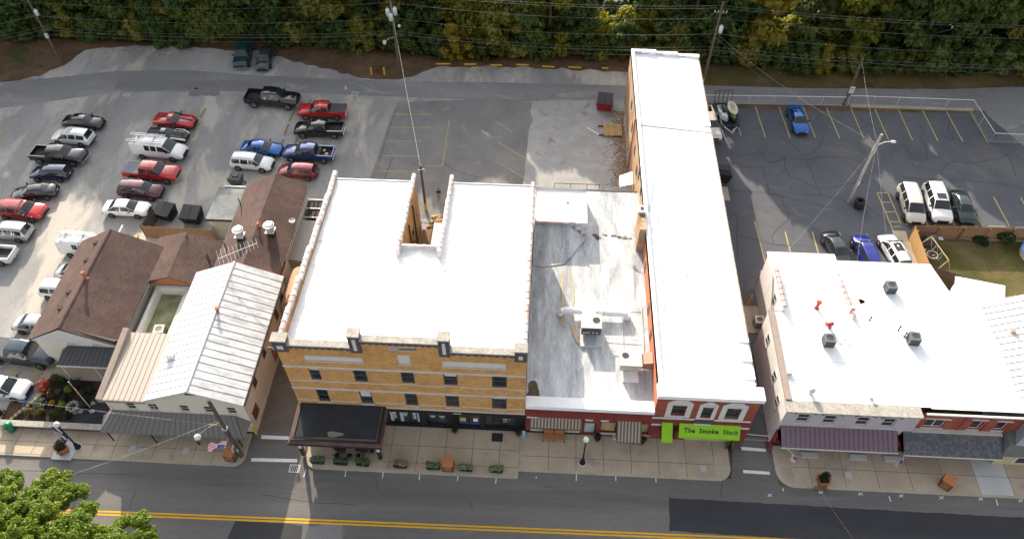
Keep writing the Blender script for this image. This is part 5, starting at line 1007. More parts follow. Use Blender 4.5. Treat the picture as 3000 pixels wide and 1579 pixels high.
part('gutter', MB().box(HX1+.22, HX1+.34, HY0-.2, HY1, HE-.2, HE-.06), M_rub, hb); part('verge_trim', MB().slab([(HX0-.1, HY0-.28, HE+.02), (HRX, HY0-.28, HR_+.04), (HX1+.2, HY0-.28, HE+.0), (HX1+.2, HY0-.30, HE), (HRX, HY0-.30, HR_+.04), (HX0-.1, HY0-.30, HE)], .14), M_trimw, hb)
p = PX(663, 856, -25.7); vent(-25.75, 35.6, 6.2, .1, .55, M_terr, True, 'rusty stove pipe on the ridge of the metal roof')
bx = solo('roof_cube', MB().box(-29.0, -28.45, 31.6, 32.15, 4.9, 5.85), M_rfw, (-28.7, 31.9, 4.9), 'white box shaped chimney on the white metal slope', 'chimney')
# tan lean-to roof with parapet board
lt = thing('lean_to_roof', 'tan standing seam flat roof with grey brown parapet board left of the stucco house', 'roof', (-31.5, 31, 0))
seam_panels(lt, (-33.1, HY0-.2, 4.55), (HX0-.15, HY0-.2, 4.55), (-33.1, 34.3, 4.75), (HX0-.15, 34.3, 4.75), 8, M_mrt, .035)
part('parapet_board', MB().hexa([(-33.55, HY0-.25, 4.2), (-33.1, HY0-.25, 4.2), (-33.1, 34.4, 4.3), (-33.55, 34.4, 4.3), (-33.55, HY0-.25, 4.72), (-33.1, HY0-.25, 4.62), (-33.1, 34.4, 5.25), (-33.55, 34.4, 5.3)]), M_brcap, lt)
part('fascia', MB().box(-33.5, HX0-.2, HY0-.28, HY0-.22, 4.3, 4.58), M_brcap, lt); part('rear_wall', MB().box(-33.1, HX0, 34.1, 34.3, 0, 4.4), M_stuc, lt); part('side_wall', MB().box(-33.3, -33.1, HY0+.05, 34.1, 0, 4.2), M_stuc, lt)
# grey-brown hipped metal awning over the pavement
ga = thing('metal_awning', 'grey brown hipped standing seam awning along the stucco house front', 'awning', (-28.5, 27.7, 0))
ax0, ax1, at_, ab, ay = -34.2, -22.3, 2.62, 1.75, 26.8
seam_panels(ga, (ax0+1.1, HY0-.02, at_), (ax1-1.0, HY0-.02, at_), (ax0+.3, ay, ab), (ax1-.15, ay, ab), 25, M_mrb, .035)
part('hip_end', MB().slab([(ax0, HY0-.02, ab), (ax0+.3, ay, ab), (ax0+1.1, HY0-.02, at_)], .05), M_mrb, ga); part('hip_end', MB().slab([(ax1-.15, ay, ab), (ax1+.05, HY0-.02, ab), (ax1-1.0, HY0-.02, at_)], .05), M_mrb, ga)
part('soffit', MB().box(ax0+.3, ax1-.15, ay+.02, HY0-.03, ab-.1, ab-.06), M_dgrey, ga)
for x in (-33.5, -30, -26.5, -23): part('post', MB().cone((x, ay+.15, .13), (x, ay+.15, ab-.06), .05, .05, 8), M_rub, ga)
# television aerial on the rear peak
an = thing('tv_aerial', 'many-toothed television aerial on the rear peak of the metal roof', 'aerial', (-26.0, 40.7, 6.4))
part('mast', MB().cone((-26.2, 40.6, 6.3), (-26.2, 40.6, 7.6), .03, .03, 6), M_galv, an); a0 = Vector((-26.9, 40.4, 7.3)); a1 = Vector((-23.9, 41.9, 7.75)); part('boom', MB().cone(a0, a1, .03, .03, 5), M_galv, an)
for i in range(11):
    c = a0.lerp(a1, i/10); d = Vector((-.45, .9, .1)).normalized()*(.95-.045*i); part('element', MB().cone(c-d, c+d, .014, .014, 4), M_galv, an)
# ================================================================== brown shingled cottage
def gable(t, xr, zr, xl, zl, xr2, zr2, y0, y1, mat, name='roof_slope', t_=.1, ov=.25):
    part(name, MB().slab([(xl, y0-ov, zl), (xr, y0-ov, zr), (xr, y1+ov, zr), (xl, y1+ov, zl)], t_), mat, t); part(name, MB().slab([(xr+.002, y0-ov, zr), (xr2, y0-ov, zr2), (xr2, y1+ov, zr2), (xr+.002, y1+ov, zr)], t_), mat, t)
cb = thing('cottage', 'cream clapboard cottage with broad brown shingle gable roof and charcoal porch awning', 'house', (-38.4, 33.9, 0))
cw = [hole((178,981),(208,1003),33.9), hole((253,984),(283,1006),33.9), hole((330,992),(352,1011),33.9)]
cw = [(a, a+.72, 3.25, 4.1) for a, b, c, d in cw]
cf = wall_y(-41.5, -34.5, 0, 3.55, 33.9, [], .1); cfh = wall_y(-41.5, -34.5, 3.1, 4.15, 33.9, [w for w in cw], .1); 
cf = wall_y(-41.5, -34.5, 0, 4.15, 33.9, cw, .1); cf.poly([(-41.5, 33.9, 4.15), (-34.5, 33.9, 4.15), (-34.5, 33.9, 4.16), (-38.45, 33.9, 5.7), (-41.5, 33.9, 4.2)])
cfr = part('front_wall', cf, M_stuc, cb)
for w in cw: win(cb, w, 33.9, .1, M_trimw, M_trimw, .06, cols=2)
part('side_wall', shell(MB(), -41.5, -34.55, 33.9, 44.2, 0, 3.7, 'f').poly([(-34.55, 44.2, 3.7), (-41.5, 44.2, 3.7), (-38.45, 44.2, 5.65)]), M_stuc, cb)
gable(cb, -38.45, 5.85, -41.85, 4.05, -34.2, 3.68, 33.9, 44.3, M_shin); part('bargeboard', MB().slab([(-41.85, 33.62, 4.06), (-38.45, 33.62, 5.86), (-34.2, 33.62, 3.69), (-34.2, 33.60, 3.69), (-38.45, 33.60, 5.86), (-41.85, 33.60, 4.06)], .16), M_trimw, cb)
part('ridge_cap', MB().hexa([(-38.6, 33.65, 5.83), (-38.3, 33.65, 5.83), (-38.3, 44.55, 5.83), (-38.6, 44.55, 5.83), (-38.5, 33.65, 5.9), (-38.4, 33.65, 5.9), (-38.4, 44.55, 5.9), (-38.5, 44.55, 5.9)]), M_shin, cb)
part('gutter', MB().box(-34.2, -34.08, 33.7, 44.5, 3.5, 3.62), M_dgrey, cb)
for px in ((207, 863), (183, 910), (286, 719), (258, 769)):
    z = 5.0; p = G(*px, z); zr = 4.05+(p.x+41.85)/3.4*1.8; part('roof_vent', MB().hexa([(p.x-.18, p.y-.15, zr-.1), (p.x+.15, p.y-.15, zr), (p.x+.15, p.y+.15, zr), (p.x-.18, p.y+.15, zr-.1), (p.x-.2, p.y-.2, zr+.16), (p.x+.15, p.y-.15, zr+.14), (p.x+.15, p.y+.15, zr+.14), (p.x-.2, p.y+.2, zr+.16)]), M_shin, cb)
vent(-38.3, 38.9, 5.75, .11, .75, M_terr, True, 'reddish round chimney pipe on the cottage ridge', 'chimney_pipe')
ca = thing('porch_awning', 'charcoal standing seam porch awning on the cottage front', 'awning', (-37.5, 33.2, 0))
seam_panels(ca, (-38.95, 33.88, 3.02), (-33.9, 33.88, 3.02), (-39.55, 32.35, 2.35), (-33.9, 32.35, 2.35), 14, M_mrd, .03); part('hip_end', MB().slab([(-39.75, 33.88, 2.35), (-39.55, 32.35, 2.35), (-38.95, 33.88, 3.02)], .05), M_mrd, ca)
part('fascia', MB().box(-39.6, -33.9, 32.28, 32.33, 2.2, 2.36), M_trimw, ca)
for x in (-39.4, -36.6, -34): part('post', MB().cone((x, 32.5, .11), (x, 32.5, 2.3), .06, .06, 8), M_trimw, ca)
wg = thing('cottage_wing', 'lower brown shingled wing joining cottage and fenced bin yard', 'house', (-32, 43, 0))
gable(wg, -32.4, 4.35, -35.4, 3.35, -29.1, 3.0, 40.75, 45.7, M_shin); part('wall', shell(MB(), -34.5, -29.35, 40.9, 45.7, 0, 2.95), M_stuc, wg); part('front_gable', MB().poly([(-34.5, 40.85, 2.9), (-29.35, 40.85, 2.9), (-32.4, 40.85, 4.2)]), flat('orange_gable_board', (.42,.16,.06), .7), wg)
part('gutter', MB().box(-29.1, -28.98, 40.6, 45.9, 2.85, 2.97), M_trimw, wg)
for px in ((553, 705), (612, 758), (610, 765)): p = G(*px, 3.8); part('flue', MB().cone((p.x, p.y, 3.3), (p.x, p.y, 4.5), .05, .05, 8), M_rub, wg)
# tiny walled yard between the houses
yd = thing('yard_wall', 'pale rendered wall around the mossy slot between the two houses', 'wall', (-33.6, 38, 0)); part('wall', MB().box(-33.9, -33.6, 34.5, 40.7, 0, 2.9).box(-33.6, -29.8, 40.4, 40.7, 0, 2.9), M_wpnt, yd)
solo('mossy_slab', MB().box(-33.55, -31.2, 34.6, 40.3, .02, 2.0), mottle('mossy_concrete', [(.12,.13,.04), (.25,.25,.14), (.34,.33,.27)], .9, 9, .3), (-32.4, 37.5, 0), 'mossy green roof slab in the slot between houses', 'slab')
solo('stone_debris', MB().box(-31.15, -29.8, 34.6, 40.3, .02, 2.9), mottle('pale_render_edge', [(.45,.43,.41), (.55,.53,.5)], .7, 9, .2), (-30.5, 37.5, 0), 'pale rendered ledge along the stucco house flank', 'ledge')
ac_box(-32.2, 36.2, 2.0, .85, .7, 'white fan condenser in the mossy slot between houses', .1, M_hvac); ac_box(-32.1, 35.15, 2.0, .95, .6, 'white boxy condenser next to the tan lean-to roof', .0, M_rfw)
# ================================================================== rear shingled house with kitchen fans
rh = thing('rear_house', 'long brown shingled rear house with two big kitchen exhaust fans', 'house', (-25.6, 47, 0))
gable(rh, -25.6, 5.45, -28.75, 4.0, -22.75, 4.0, 41.6, 52.7, M_shin); part('wall', shell(MB(), -28.5, -23.0, 41.7, 52.7, 0, 3.95).poly([(-23, 52.7, 3.95), (-28.5, 52.7, 3.95), (-25.6, 52.7, 5.3)]), M_stuc, rh)
part('gutter', MB().box(-28.87, -28.75, 41.5, 52.8, 3.82, 3.95).box(-22.75, -22.63, 41.5, 52.8, 3.82, 3.95), M_dgrey, rh)
part('cross_gable', MB().slab([(-24.6, 41.0, 4.85), (-22.6, 41.0, 4.3), (-22.6, 43.4, 4.3), (-24.2, 43.4, 4.85)], .12), M_shin, rh); part('cross_wall', MB().box(-24.5, -22.7, 41.1, 43.3, 0, 4.25), M_stucp, rh)
for (x, y, lb) in ((-26.9, 44.9, 'tall steel mushroom fan behind the television aerial'), (-24.3, 45.6, 'tall steel mushroom fan on the dark shingle slope')):
    t = thing('exhaust_fan', lb, 'exhaust fan', (x, y, 4.6)); part('curb', MB().box(x-.3, x+.3, y-.3, y+.3, 4.4, 5.3), M_rub, t); part('base_plate', MB().box(x-.42, x+.42, y-.42, y+.42, 5.3, 5.36), M_galv, t)
    part('drum', MB().cone((x, y, 5.36), (x, y, 6.0), .34, .46, 18, caps=False), M_galv, t); part('rim', MB().lathe([(.46, 5.98), (.50, 6.0), (.50, 6.06), (.43, 6.06), (.42, 6.0)], (x, y, 0), 18), M_steel, t); part('dome', MB().lathe([(.36, 6.02), (.34, 6.1), (.2, 6.16), (.001, 6.18)], (x, y, 0), 18), M_rfw, t)
vent(-25.45, 46.0, 5.35, .1, .35, M_terr, True, 'small round reddish vent on the rear house ridge')
for px, lb in (((702, 592), 'thin black flue pipe on the left slope of rear house'), ((660, 722), 'thin black flue pipe leaning at the rear house eave')): p = G(*px, 4.7); vent(p.x, p.y, 4.1, .05, 1.1, M_rub, False, lb)
solo('dish_antenna', MB().cone((-22.9, 47.6, 3.95), (-22.9, 47.6, 4.5), .03, .03, 6).lathe([(.001, 0), (.2, .05), (.3, .14)], (-22.95, 47.6, 4.5), 12), M_trimw, (-22.9, 47.6, 3.9), 'white bulb lamp on a bracket at the rear house eave', 'lamp')
fa = thing('flat_roof_annexe', 'flat roofed block annexe with stained grey felt roof beside the bins', 'annexe', (-30.6, 51, 0))
part('wall', shell(MB(), -32.0, -28.55, 49.1, 53.3, 0, 2.75), mottle('grey_block_wall', [(.26,.25,.23), (.31,.30,.28)], .8, 9, .12), fa); part('roof', MB().box(-32.1, -28.5, 49.0, 53.4, 2.751, 2.85), mottle('stained_grey_felt', [(.10,.11,.115), (.16,.17,.175), (.26,.26,.25)], .5, 6, .25, .8, .25, .2, (.5, 1, 1)), fa); part('edge_board', MB().box(-32.15, -28.5, 48.93, 48.998, 2.6, 2.87), M_rub, fa); part('rear_trim', MB().box(-31.5, -28.4, 53.42, 53.55, 2.7, 2.95), M_trimw, fa)
# side lean-to on its right with ducts
ln = thing('side_lean_to', 'grey block lean-to with pipework along the rear house right side', 'annexe', (-22, 47.5, 0)); part('wall', shell(MB(), -22.95, -21.3, 44.6, 52.4, 0, 2.4), mottle('pale_block_wall', [(.33,.32,.29), (.4,.385,.35)], .8, 9, .12), ln); part('roof', MB().slab([(-22.95, 44.5, 2.65), (-21.2, 44.5, 2.42), (-21.2, 49.6, 2.42), (-22.95, 49.6, 2.65)], .08), mottle('pale_lean_roof', [(.30,.29,.27), (.36,.345,.32)], .6, 8, .12), ln)
fr = MB()
for y in (50, 51.2, 52.4): fr.box(-22.9, -21.2, y-.05, y+.05, 2.5, 2.6)
fr.box(-21.3, -21.2, 49.7, 52.5, 2.6, 2.7); part('frame', fr, M_galv, ln)
for i in range(3): part('duct', MB().box(-22.6+i*.42, -22.3+i*.42, 49.8, 52.2, 2.42, 2.5), M_rub, ln)
for y in (44.7, 49.5): part('brace', MB().cone((-21.25, y, 2.4), (-20.9, y+.1, .2), .05, .05, 6), M_rub, ln)
fu = thing('alley_arch', 'curved tan plaster canopy between the rear house and the brick building', 'canopy', (-20.2, 40.5, 0)); pts = []
for i in range(9): a = math.pi*i/8; pts.append((a, -20.3+1.7*math.cos(a)*-1, 3.2+1.0*math.sin(a)))
mb = MB()
for (a, x, z), (b, x2, z2) in zip(pts[:-1], pts[1:]): mb.hexa([(x, 38.6, z-.1), (x2, 38.6, z2-.1), (x2, 42.6, z2-.1), (x, 42.6, z-.1), (x, 38.6, z), (x2, 38.6, z2), (x2, 42.6, z2), (x, 42.6, z)])
part('vault', mb, mottle('tan_plaster', [(.36,.21,.12), (.42,.26,.15)], .8, 8, .15), fu); part('pier', MB().box(-22.1, -21.8, 38.7, 42.5, 0, 3.2).box(-18.9, -18.55, 38.7, 42.5, 0, 3.2), M_stucp, fu)
wall_lamp((-22.2, 33.6, 4.1), (1.0, .2, .1), 'gooseneck lamp on the pinkish alley wall of the stucco house')
# ================================================================== fences, bins and small things around the lots
def picket_fence(a, b, h, label, mat, w=.14, name='wooden_fence', posts=True, flip=1, group=None):
    a = Vector(a); b = Vector(b); d = b-a; n = max(2, int(d.length/(w+.012))); ang = math.atan2(d.y, d.x)
    t = thing(name, label, 'fence', a, ang, group); pm = [MB().box(.006, w-.004, 0, .022, .03, h+dz).mesh('picket', mat) for dz in (0, .02, -.015)]
    for i in range(n): o = link('picket', pm[R.randrange(3)], t); o.location = (d.length*i/n, 0, 0)
    for z in (.35, h-.3): local('rail', MB().box(0, d.length, .025*flip, .025*flip+.05*flip, z, z+.09), mat, t)
    for i in range(int(d.length/2.4)+1): local('post', MB().box(min(i*2.4, d.length-.1), min(i*2.4, d.length-.1)+.1, .08*flip, .08*flip+.1*flip, 0, h-.02), mat, t)
    return t
picket_fence((36.5, 52.7, 0), (58, 53.0, 0), 1.8, 'weathered brown picket fence between parked cars and back yard', M_wood, flip=-1)
picket_fence((36.5, 47.2, 0), (36.55, 52.65, 0), 1.8, 'fresh golden cedar picket fence beside the footpath', M_woodn, flip=-1)
picket_fence((36.6, 47.6, 0), (39.2, 46.4, 0), 1.8, 'short dark brown picket fence next to the garden shed', mottle('dark_red_brown_wood', [(.085,.045,.035), (.12,.065,.05)], 2, 9, .3, stretch=(4, 4, .4)))
picket_fence((-38.75, 48.75, 0), (-31.6, 48.55, 0), 1.75, 'tall weathered plank fence screening the black dumpsters', M_wood)
picket_fence((-38.8, 48.85, 0), (-38.5, 51.2, 0), 1.75, 'dark lattice fence wing beside the white sedan', mottle('dark_lattice_wood', [(.05,.038,.03), (.09,.07,.055)], 3, 12, .4))
g = solo('gate_panel', MB().box(-41.0, -40.85, 47.6, 49.2, .05, 1.3), M_galv, (-40.9, 48.4, 0), 'pale folded gate panel at the bin yard corner', 'gate')
# chain link fence along the rear edge of the right lot
def chain_fence(pts, h, label):
    t = thing('chain_fence', label, 'fence', (pts[0][0], pts[0][1], 0)); n = 0
    for a, b in zip(pts[:-1], pts[1:]):
        a = Vector((*a, 0)); b = Vector((*b, 0)); L = (b-a).length; k = max(1, round(L/3.0))
        part('top_rail', MB().tube([a+Vector((0, 0, h)), b+Vector((0, 0, h))], .045, 6), M_trimw, t)
        part('bottom_wire', MB().tube([a+Vector((0, 0, .08)), b+Vector((0, 0, .08))], .012, 4), M_galv, t)
        for i in range(k+1): p = a.lerp(b, i/k); part('post', MB().cone(p, p+Vector((0, 0, h)), .03, .03, 6), M_galv, t)
        mb = MB(); s = .24; m = int(L/s); u = (b-a)/L
        for i in range(m):
            for sg in (1, -1):
                p0 = a+u*(i*s); p1 = a+u*((i+h/s*.55)*s) if False else a+u*min(L, i*s+h*.9)
                q0, q1 = (p0+Vector((0, 0, .08)), p1+Vector((0, 0, h))) if sg > 0 else (p0+Vector((0, 0, h)), p1+Vector((0, 0, .08)))
                mb.cone(q0, q1, .0028, .0028, 3, 0, False, False)
        o = part('mesh_panel', mb, M_galv, t); o['kind'] = 'stuff'
    return t
chain_fence([(18.2, 72.9), (35.0, 73.4)], 1.25, 'chain link fence with white rail behind the boat trailer and blue sedan')
chain_fence([(35.4, 73.7), (49.3, 73.6), (49.7, 67.8), (55, 67.7)], 1.25, 'chain link fence with white rail turning the far lot corner')
wl_ = thing('retaining_wall', 'low mossy concrete retaining strip under the corner chain fence', 'wall', (42, 73.2, 0)); 
for i in range(7): part('block', MB().box(35.6+i*2.0, 37.55+i*2.0, 73.15, 73.45, 0, .22), M_kerb, wl_)
# wheel stops
ws_mb = MB(); ws_mb.hexa([(-.9, -.075, .0), (.9, -.075, .0), (.9, .075, .0), (-.9, .075, .0), (-.88, -.05, .12), (.88, -.05, .12), (.88, .05, .12), (-.88, .05, .12)])
def wheel_stop(a, b, mat, label, group, z=.012, short=None):
    A_ = G(*a); B_ = G(*b); d = B_-A_; o = bpy.data.objects.new('wheel_stop', None)
    c = (A_+B_)/2; s = d.length/1.8; mb = MB(); k = min(1.15, max(.35, s)); mb.add([(x*k, y, zz) for x, y, zz in ws_mb.v], ws_mb.f)
    o = tag(link('wheel_stop', mb.mesh('wheel_stop', mat), None, (c.x, c.y, z)), label, 'wheel stop', group); o.rotation_euler[2] = math.atan2(d.y, d.x); return o
LG = 'faded yellow concrete wheel stop in the left lot among parked cars'
for a, b in [((602,320),(587,345)), ((577,370),(566,402)), ((555,437),(535,463)), ((509,524),(502,536)), ((911,291),(903,307)), ((861,326),(847,356)), ((844,366),(833,395)), ((830,410),(822,431)), ((869,409),(861,428)), ((813,455),(803,480)), ((796,494),(788,516)), ((460,626),(453,642)), ((-6,394),(10,389)), ((405,690),(398,705))]:
    wheel_stop(a, b, M_yel if a[0] in (555, 509, 460, -6, 405) else mottle('worn_olive_yellow', [(.24,.18,.05), (.33,.26,.10)], 1.5, 10, .35), LG, 'wheel stops in the left lot')
for a, b in [((1277,189),(1320,189)), ((1359,190),(1396,190)), ((1435,192),(1471,193)), ((1512,191),(1549,192)), ((1588,196),(1625,198)), ((1665,198),(1702,200)), ((1763,201),(1782,202))]: wheel_stop(a, b, M_yel, 'yellow wheel stop on leaf litter along the wooded edge', 'wheel stops along the wooded edge')
for a, b in [((2654,658),(2703,660)), ((2734,660),(2783,661)), ((2815,663),(2864,664)), ((2895,665.5),(2943,667)), ((2974,668),(3022,670))]: wheel_stop(a, b, M_kerb, 'pale concrete wheel stop along the brown picket fence', 'wheel stops along the picket fence')
wheel_stop((97, 1144), (68, 1192), flat('blue_paint', (.03,.17,.42), .6), 'blue painted wheel stop by the corner garden', None)
# bollards, hydrant
for px in ((1089, 219), (1127, 219)): p = G(*px); solo('bollard', MB().cone((p.x, p.y, 0), (p.x, p.y, .95), .11, .11, 12).ball((p.x, p.y, .95), .11, .11, .07, 12, 4), M_yel, (p.x, p.y, 0), 'yellow steel bollard guarding the red hydrant by the trees', 'bollard', 'bollards beside the hydrant')
p = G(1103, 215); t = thing('fire_hydrant', 'red fire hydrant between two yellow bollards at wood edge', 'hydrant', (p.x, p.y, 0)); M_hyd = flat('hydrant_red', (.20,.015,.015), .5)
part('barrel', MB().lathe([(.14, 0), (.14, .06), (.1, .08), (.1, .55), (.13, .57), (.1, .7), (.03, .78), (.001, .79)], (p.x, p.y, 0), 12), M_hyd, t); part('outlet', MB().cone((p.x-.2, p.y, .42), (p.x+.2, p.y, .42), .055, .055, 8), M_hyd, t); part('outlet', MB().cone((p.x, p.y-.2, .4), (p.x, p.y, .4), .07, .07, 8), M_hyd, t)
p = (-22.25, 28.2); solo('bollard', MB().cone((*p, 0), (*p, .95), .11, .11, 10), M_yel, (*p, 0), 'yellow corner guard post at the alley mouth by stucco house', 'bollard')
# dumpsters
def dumpster(c, rz, mat, lidmat, label, w=1.9, d=1.6, h=1.35, ribs=True, open_=False):
    t = thing('dumpster', label, 'dumpster', c, rz)
    local('body', MB().hexa([(-w/2*.92, -d/2*.72, .12), (w/2*.92, -d/2*.72, .12), (w/2*.92, d/2*.9, .12), (-w/2*.92, d/2*.9, .12), (-w/2, -d/2, h*.72), (w/2, -d/2, h*.72), (w/2, d/2, h), (-w/2, d/2, h)]), mat, t)
    local('rim', MB().box(-w/2-.04, w/2+.04, -d/2-.05, -d/2+.03, h*.70, h*.76).box(-w/2-.04, w/2+.04, d/2-.03, d/2+.05, h-.02, h+.04), mat, t)
    for s in (-1, 1):
        local('fork_pocket', MB().box(s*(w/2+.002), s*(w/2+.13), -d*.3, d*.3, h*.45, h*.58), mat, t)
        local('caster', MB().cone((s*w*.38, -d*.22, .06), (s*w*.38+.06, -d*.22, .06), .06, .06, 8), M_rub, t)
    for k in (0, 1):
        x0 = -w/2+k*w/2+.02; x1 = x0+w/2-.04; sl = Vector((0, d, h*.28)).normalized()
        if open_ and k == 1: 
            local('inside', MB().poly([(x0, -d/2+.1, h*.735), (x1, -d/2+.1, h*.735), (x1, d/2-.1, h*.98), (x0, d/2-.1, h*.98)]), M_black, t); continue
        l = local('lid', MB().hexa([(x0, -d/2-.04, h*.765), (x1, -d/2-.04, h*.765), (x1, d/2, h+.045), (x0, d/2, h+.045), (x0, -d/2-.04, h*.80), (x1, -d/2-.04, h*.80), (x1, d/2, h+.08), (x0, d/2, h+.08)]), lidmat, t)
        for i in range(5):
            if not ribs: break
            xr = x0+.06+(x1-x0-.12)*i/4; local('lid_rib', MB().hexa([(xr-.03, -d/2, h*.805), (xr+.03, -d/2, h*.805), (xr+.03, d/2-.05, h+.078), (xr-.03, d/2-.05, h+.078), (xr-.03, -d/2, h*.84), (xr+.03, -d/2, h*.84), (xr+.03, d/2-.05, h+.115), (xr-.03, d/2-.05, h+.115)]), lidmat, l)
    return t
M_dmp = flat('dumpster_black', (.012,.013,.016), .45); M_lid2 = flat('grey_plastic_lid', (.05,.05,.052), .45)
p = G(490, 636); dumpster((p.x, p.y, .01), rad(-14), M_dmp, M_lid2, 'black steel dumpster nearest the white sedan, ribbed lids'); p = G(568, 646); dumpster((p.x, p.y, .01), rad(-4), M_dmp, M_lid2, 'black steel dumpster beside the flat roofed annexe')
p = G(1770, 318); dumpster((p.x, p.y, .02), rad(-6), flat('dumpster_red', (.26,.012,.018), .45), M_dmp, 'red dumpster with black lids by the long brick wall', 1.75, 1.7, 1.5)
dumpster((19.05, 60.3, .01), rad(92), M_dmp, M_dmp, 'black dumpster with one lid open beside the long building', 1.8, 1.7, 1.4, True, True); solo('concrete_pad', MB().box(17.0, 19.6, 57.0, 59.0, 0, .08), M_kerb, (18.4, 58, 0), 'brownish concrete pad in front of the open black dumpster', 'pad')
p = G(697, 541); t = thing('tilt_bin', 'grey lidded poly refuse cart behind the flat roofed annexe', 'bin', (p.x, p.y, 0), rad(-10)); M_poly = flat('poly_cart', (.045,.05,.055), .5)
local('body', MB().hexa([(-.5, -.42, .15), (.5, -.42, .15), (.5, .42, .15), (-.5, .42, .15), (-.68, -.55, 1.0), (.68, -.55, 1.0), (.68, .55, 1.1), (-.68, .55, 1.1)]), M_poly, t); local('lid', MB().hexa([(-.72, -.6, 1.01), (.72, -.6, 1.01), (.72, .6, 1.11), (-.72, .6, 1.11), (-.6, -.45, 1.15), (.6, -.45, 1.15), (.6, .5, 1.25), (-.6, .5, 1.25)]), M_poly, t); local('lid_hatch', MB().box(-.3, .3, -.1, .4, 1.2, 1.3), M_poly, t)
for s in (-1, 1): local('wheel', MB().cone((s*.62, .4, .12), (s*.7, .4, .12), .12, .12, 10), M_rub, t)
# pallet boards and planks on the gravel
pl = thing('timber_pallet', 'pale timber pallet boards stacked on the gravel near red dumpster', 'pallet', (7.8, 67.4, 0), rad(3))
for i in range(8): local('board', MB().box(-.95+i*.25, -.76+i*.25, -1.0, 1.0, .2, .25), M_woodn if i % 3 else M_ply, pl)
for y in (-.8, .75): local('runner', MB().box(-1.6, 1.0, y, y+.12, .02, .2), M_wood, pl)
p = G(1737, 386); solo('loose_plank', MB().hexa([(p.x-.75, p.y+.55, .02), (p.x-.6, p.y+.65, .02), (p.x+.75, p.y-.5, .02), (p.x+.6, p.y-.65, .02), (p.x-.75, p.y+.55, .08), (p.x-.6, p.y+.65, .08), (p.x+.75, p.y-.5, .08), (p.x+.6, p.y-.65, .08)]), M_trimw, (p.x, p.y, 0), 'loose whitish plank on gravel beside the timber pallet', 'plank')
# tyre stack round the lamp pole
p = G(2513, 606)
for i in range(4):
    t = solo('tyre', MB().lathe([(.33, 0), (.52, .01), (.56, .1), (.52, .22), (.33, .23), (.30, .12), (.33, 0)], (p.x+R.uniform(-.04, .04), p.y+R.uniform(-.04, .04), .01+i*.235), 20), M_rub, (p.x, p.y, .01+i*.235), ['lowest tyre of the stack beside the silvered lamp pole', 'second tyre up in the stack beside the lamp pole', 'third tyre up in the stack beside the lamp pole', 'topmost tyre of the stack beside the lamp pole'][i], 'tyre', 'stacked tyres by the lamp pole')
# back yard: swing frame, covered grill, pool, shrubs
sw_ = thing('swing_set', 'timber A-frame swing set with round nest seat in the back yard', 'swing set', (38, 49.7, 0)); tb_, tf = Vector((37.5, 51.0, 2.1)), Vector((38.2, 48.1, 2.1))
part('beam', MB().cone(tb_, tf, .05, .05, 8), M_ply, sw_)
for e, s in ((tb_, .25), (tf, -.25)):
    for dx in (-.9, .9): part('leg', MB().cone(e, (e.x+dx, e.y+s, 0), .05, .05, 8), M_ply, sw_)
nc = Vector((37.95, 50.1, .55)); rg = MB()
for i in range(18): a, b = 2*math.pi*i/18, 2*math.pi*(i+1)/18; rg.cone((nc.x+.5*math.cos(a), nc.y+.5*math.sin(a), nc.z), (nc.x+.5*math.cos(b), nc.y+.5*math.sin(b), nc.z), .05, .05, 6, 0, True, False)
ns = part('nest_seat', rg, M_trimw, sw_); part('netting', MB().lathe([(.001, -.08), (.3, -.06), (.48, 0)], nc, 14), flat('dark_net', (.02,.03,.025), .8), ns); part('cushion', MB().ball(nc+Vector((.08, -.1, .0)), .2, .15, .08, 8, 5), flat('coral_cushion', (.45,.06,.05), .7), ns)
for dx in (-.45, .45): part('rope', MB().cone((nc.x+dx, nc.y, nc.z), (37.75, 50.0, 2.1), .015, .015, 4), M_trimw, sw_)
part('trapeze', MB().tube([(37.95, 49.1, 2.1), (37.6, 49.1, 1.2), (37.9, 48.9, 1.2), (38.0, 48.9, 2.1)], .03, 5), flat('pale_green_plastic', (.25,.36,.22), .5), sw_)
gr = thing('covered_grill', 'grill under a dark grey cover by the back yard fence', 'grill', (38.3, 52.0, 0)); part('cover', MB().hexa([(37.75, 51.75, .05), (39.0, 51.75, .05), (39.0, 52.3, .05), (37.75, 52.3, .05), (37.85, 51.8, .95), (38.9, 51.8, .95), (38.9, 52.25, 1.05), (37.85, 52.25, 1.05)]).ball((38.35, 52.03, 1.0), .45, .25, .18, 10, 6), mottle('grill_cover', [(.06,.065,.075), (.11,.115,.125)], 3, 9, .2), gr); part('side_shelf', MB().box(39.0, 39.4, 51.85, 52.25, .8, .84), M_galv, gr)
po = thing('garden_pool', 'round above ground pool with bright blue cover at yard edge', 'pool', (48.2, 50.9, 0)); part('wall', MB().lathe([(1.75, 0), (1.75, .75)], (48.55, 50.9, 0), 26), M_galv, po); part('cover', MB().lathe([(1.8, .72), (1.72, .78), (1.0, .74), (.001, .72)], (48.55, 50.9, 0), 26), flat('pool_blue', (.01,.20,.62), .4), po)
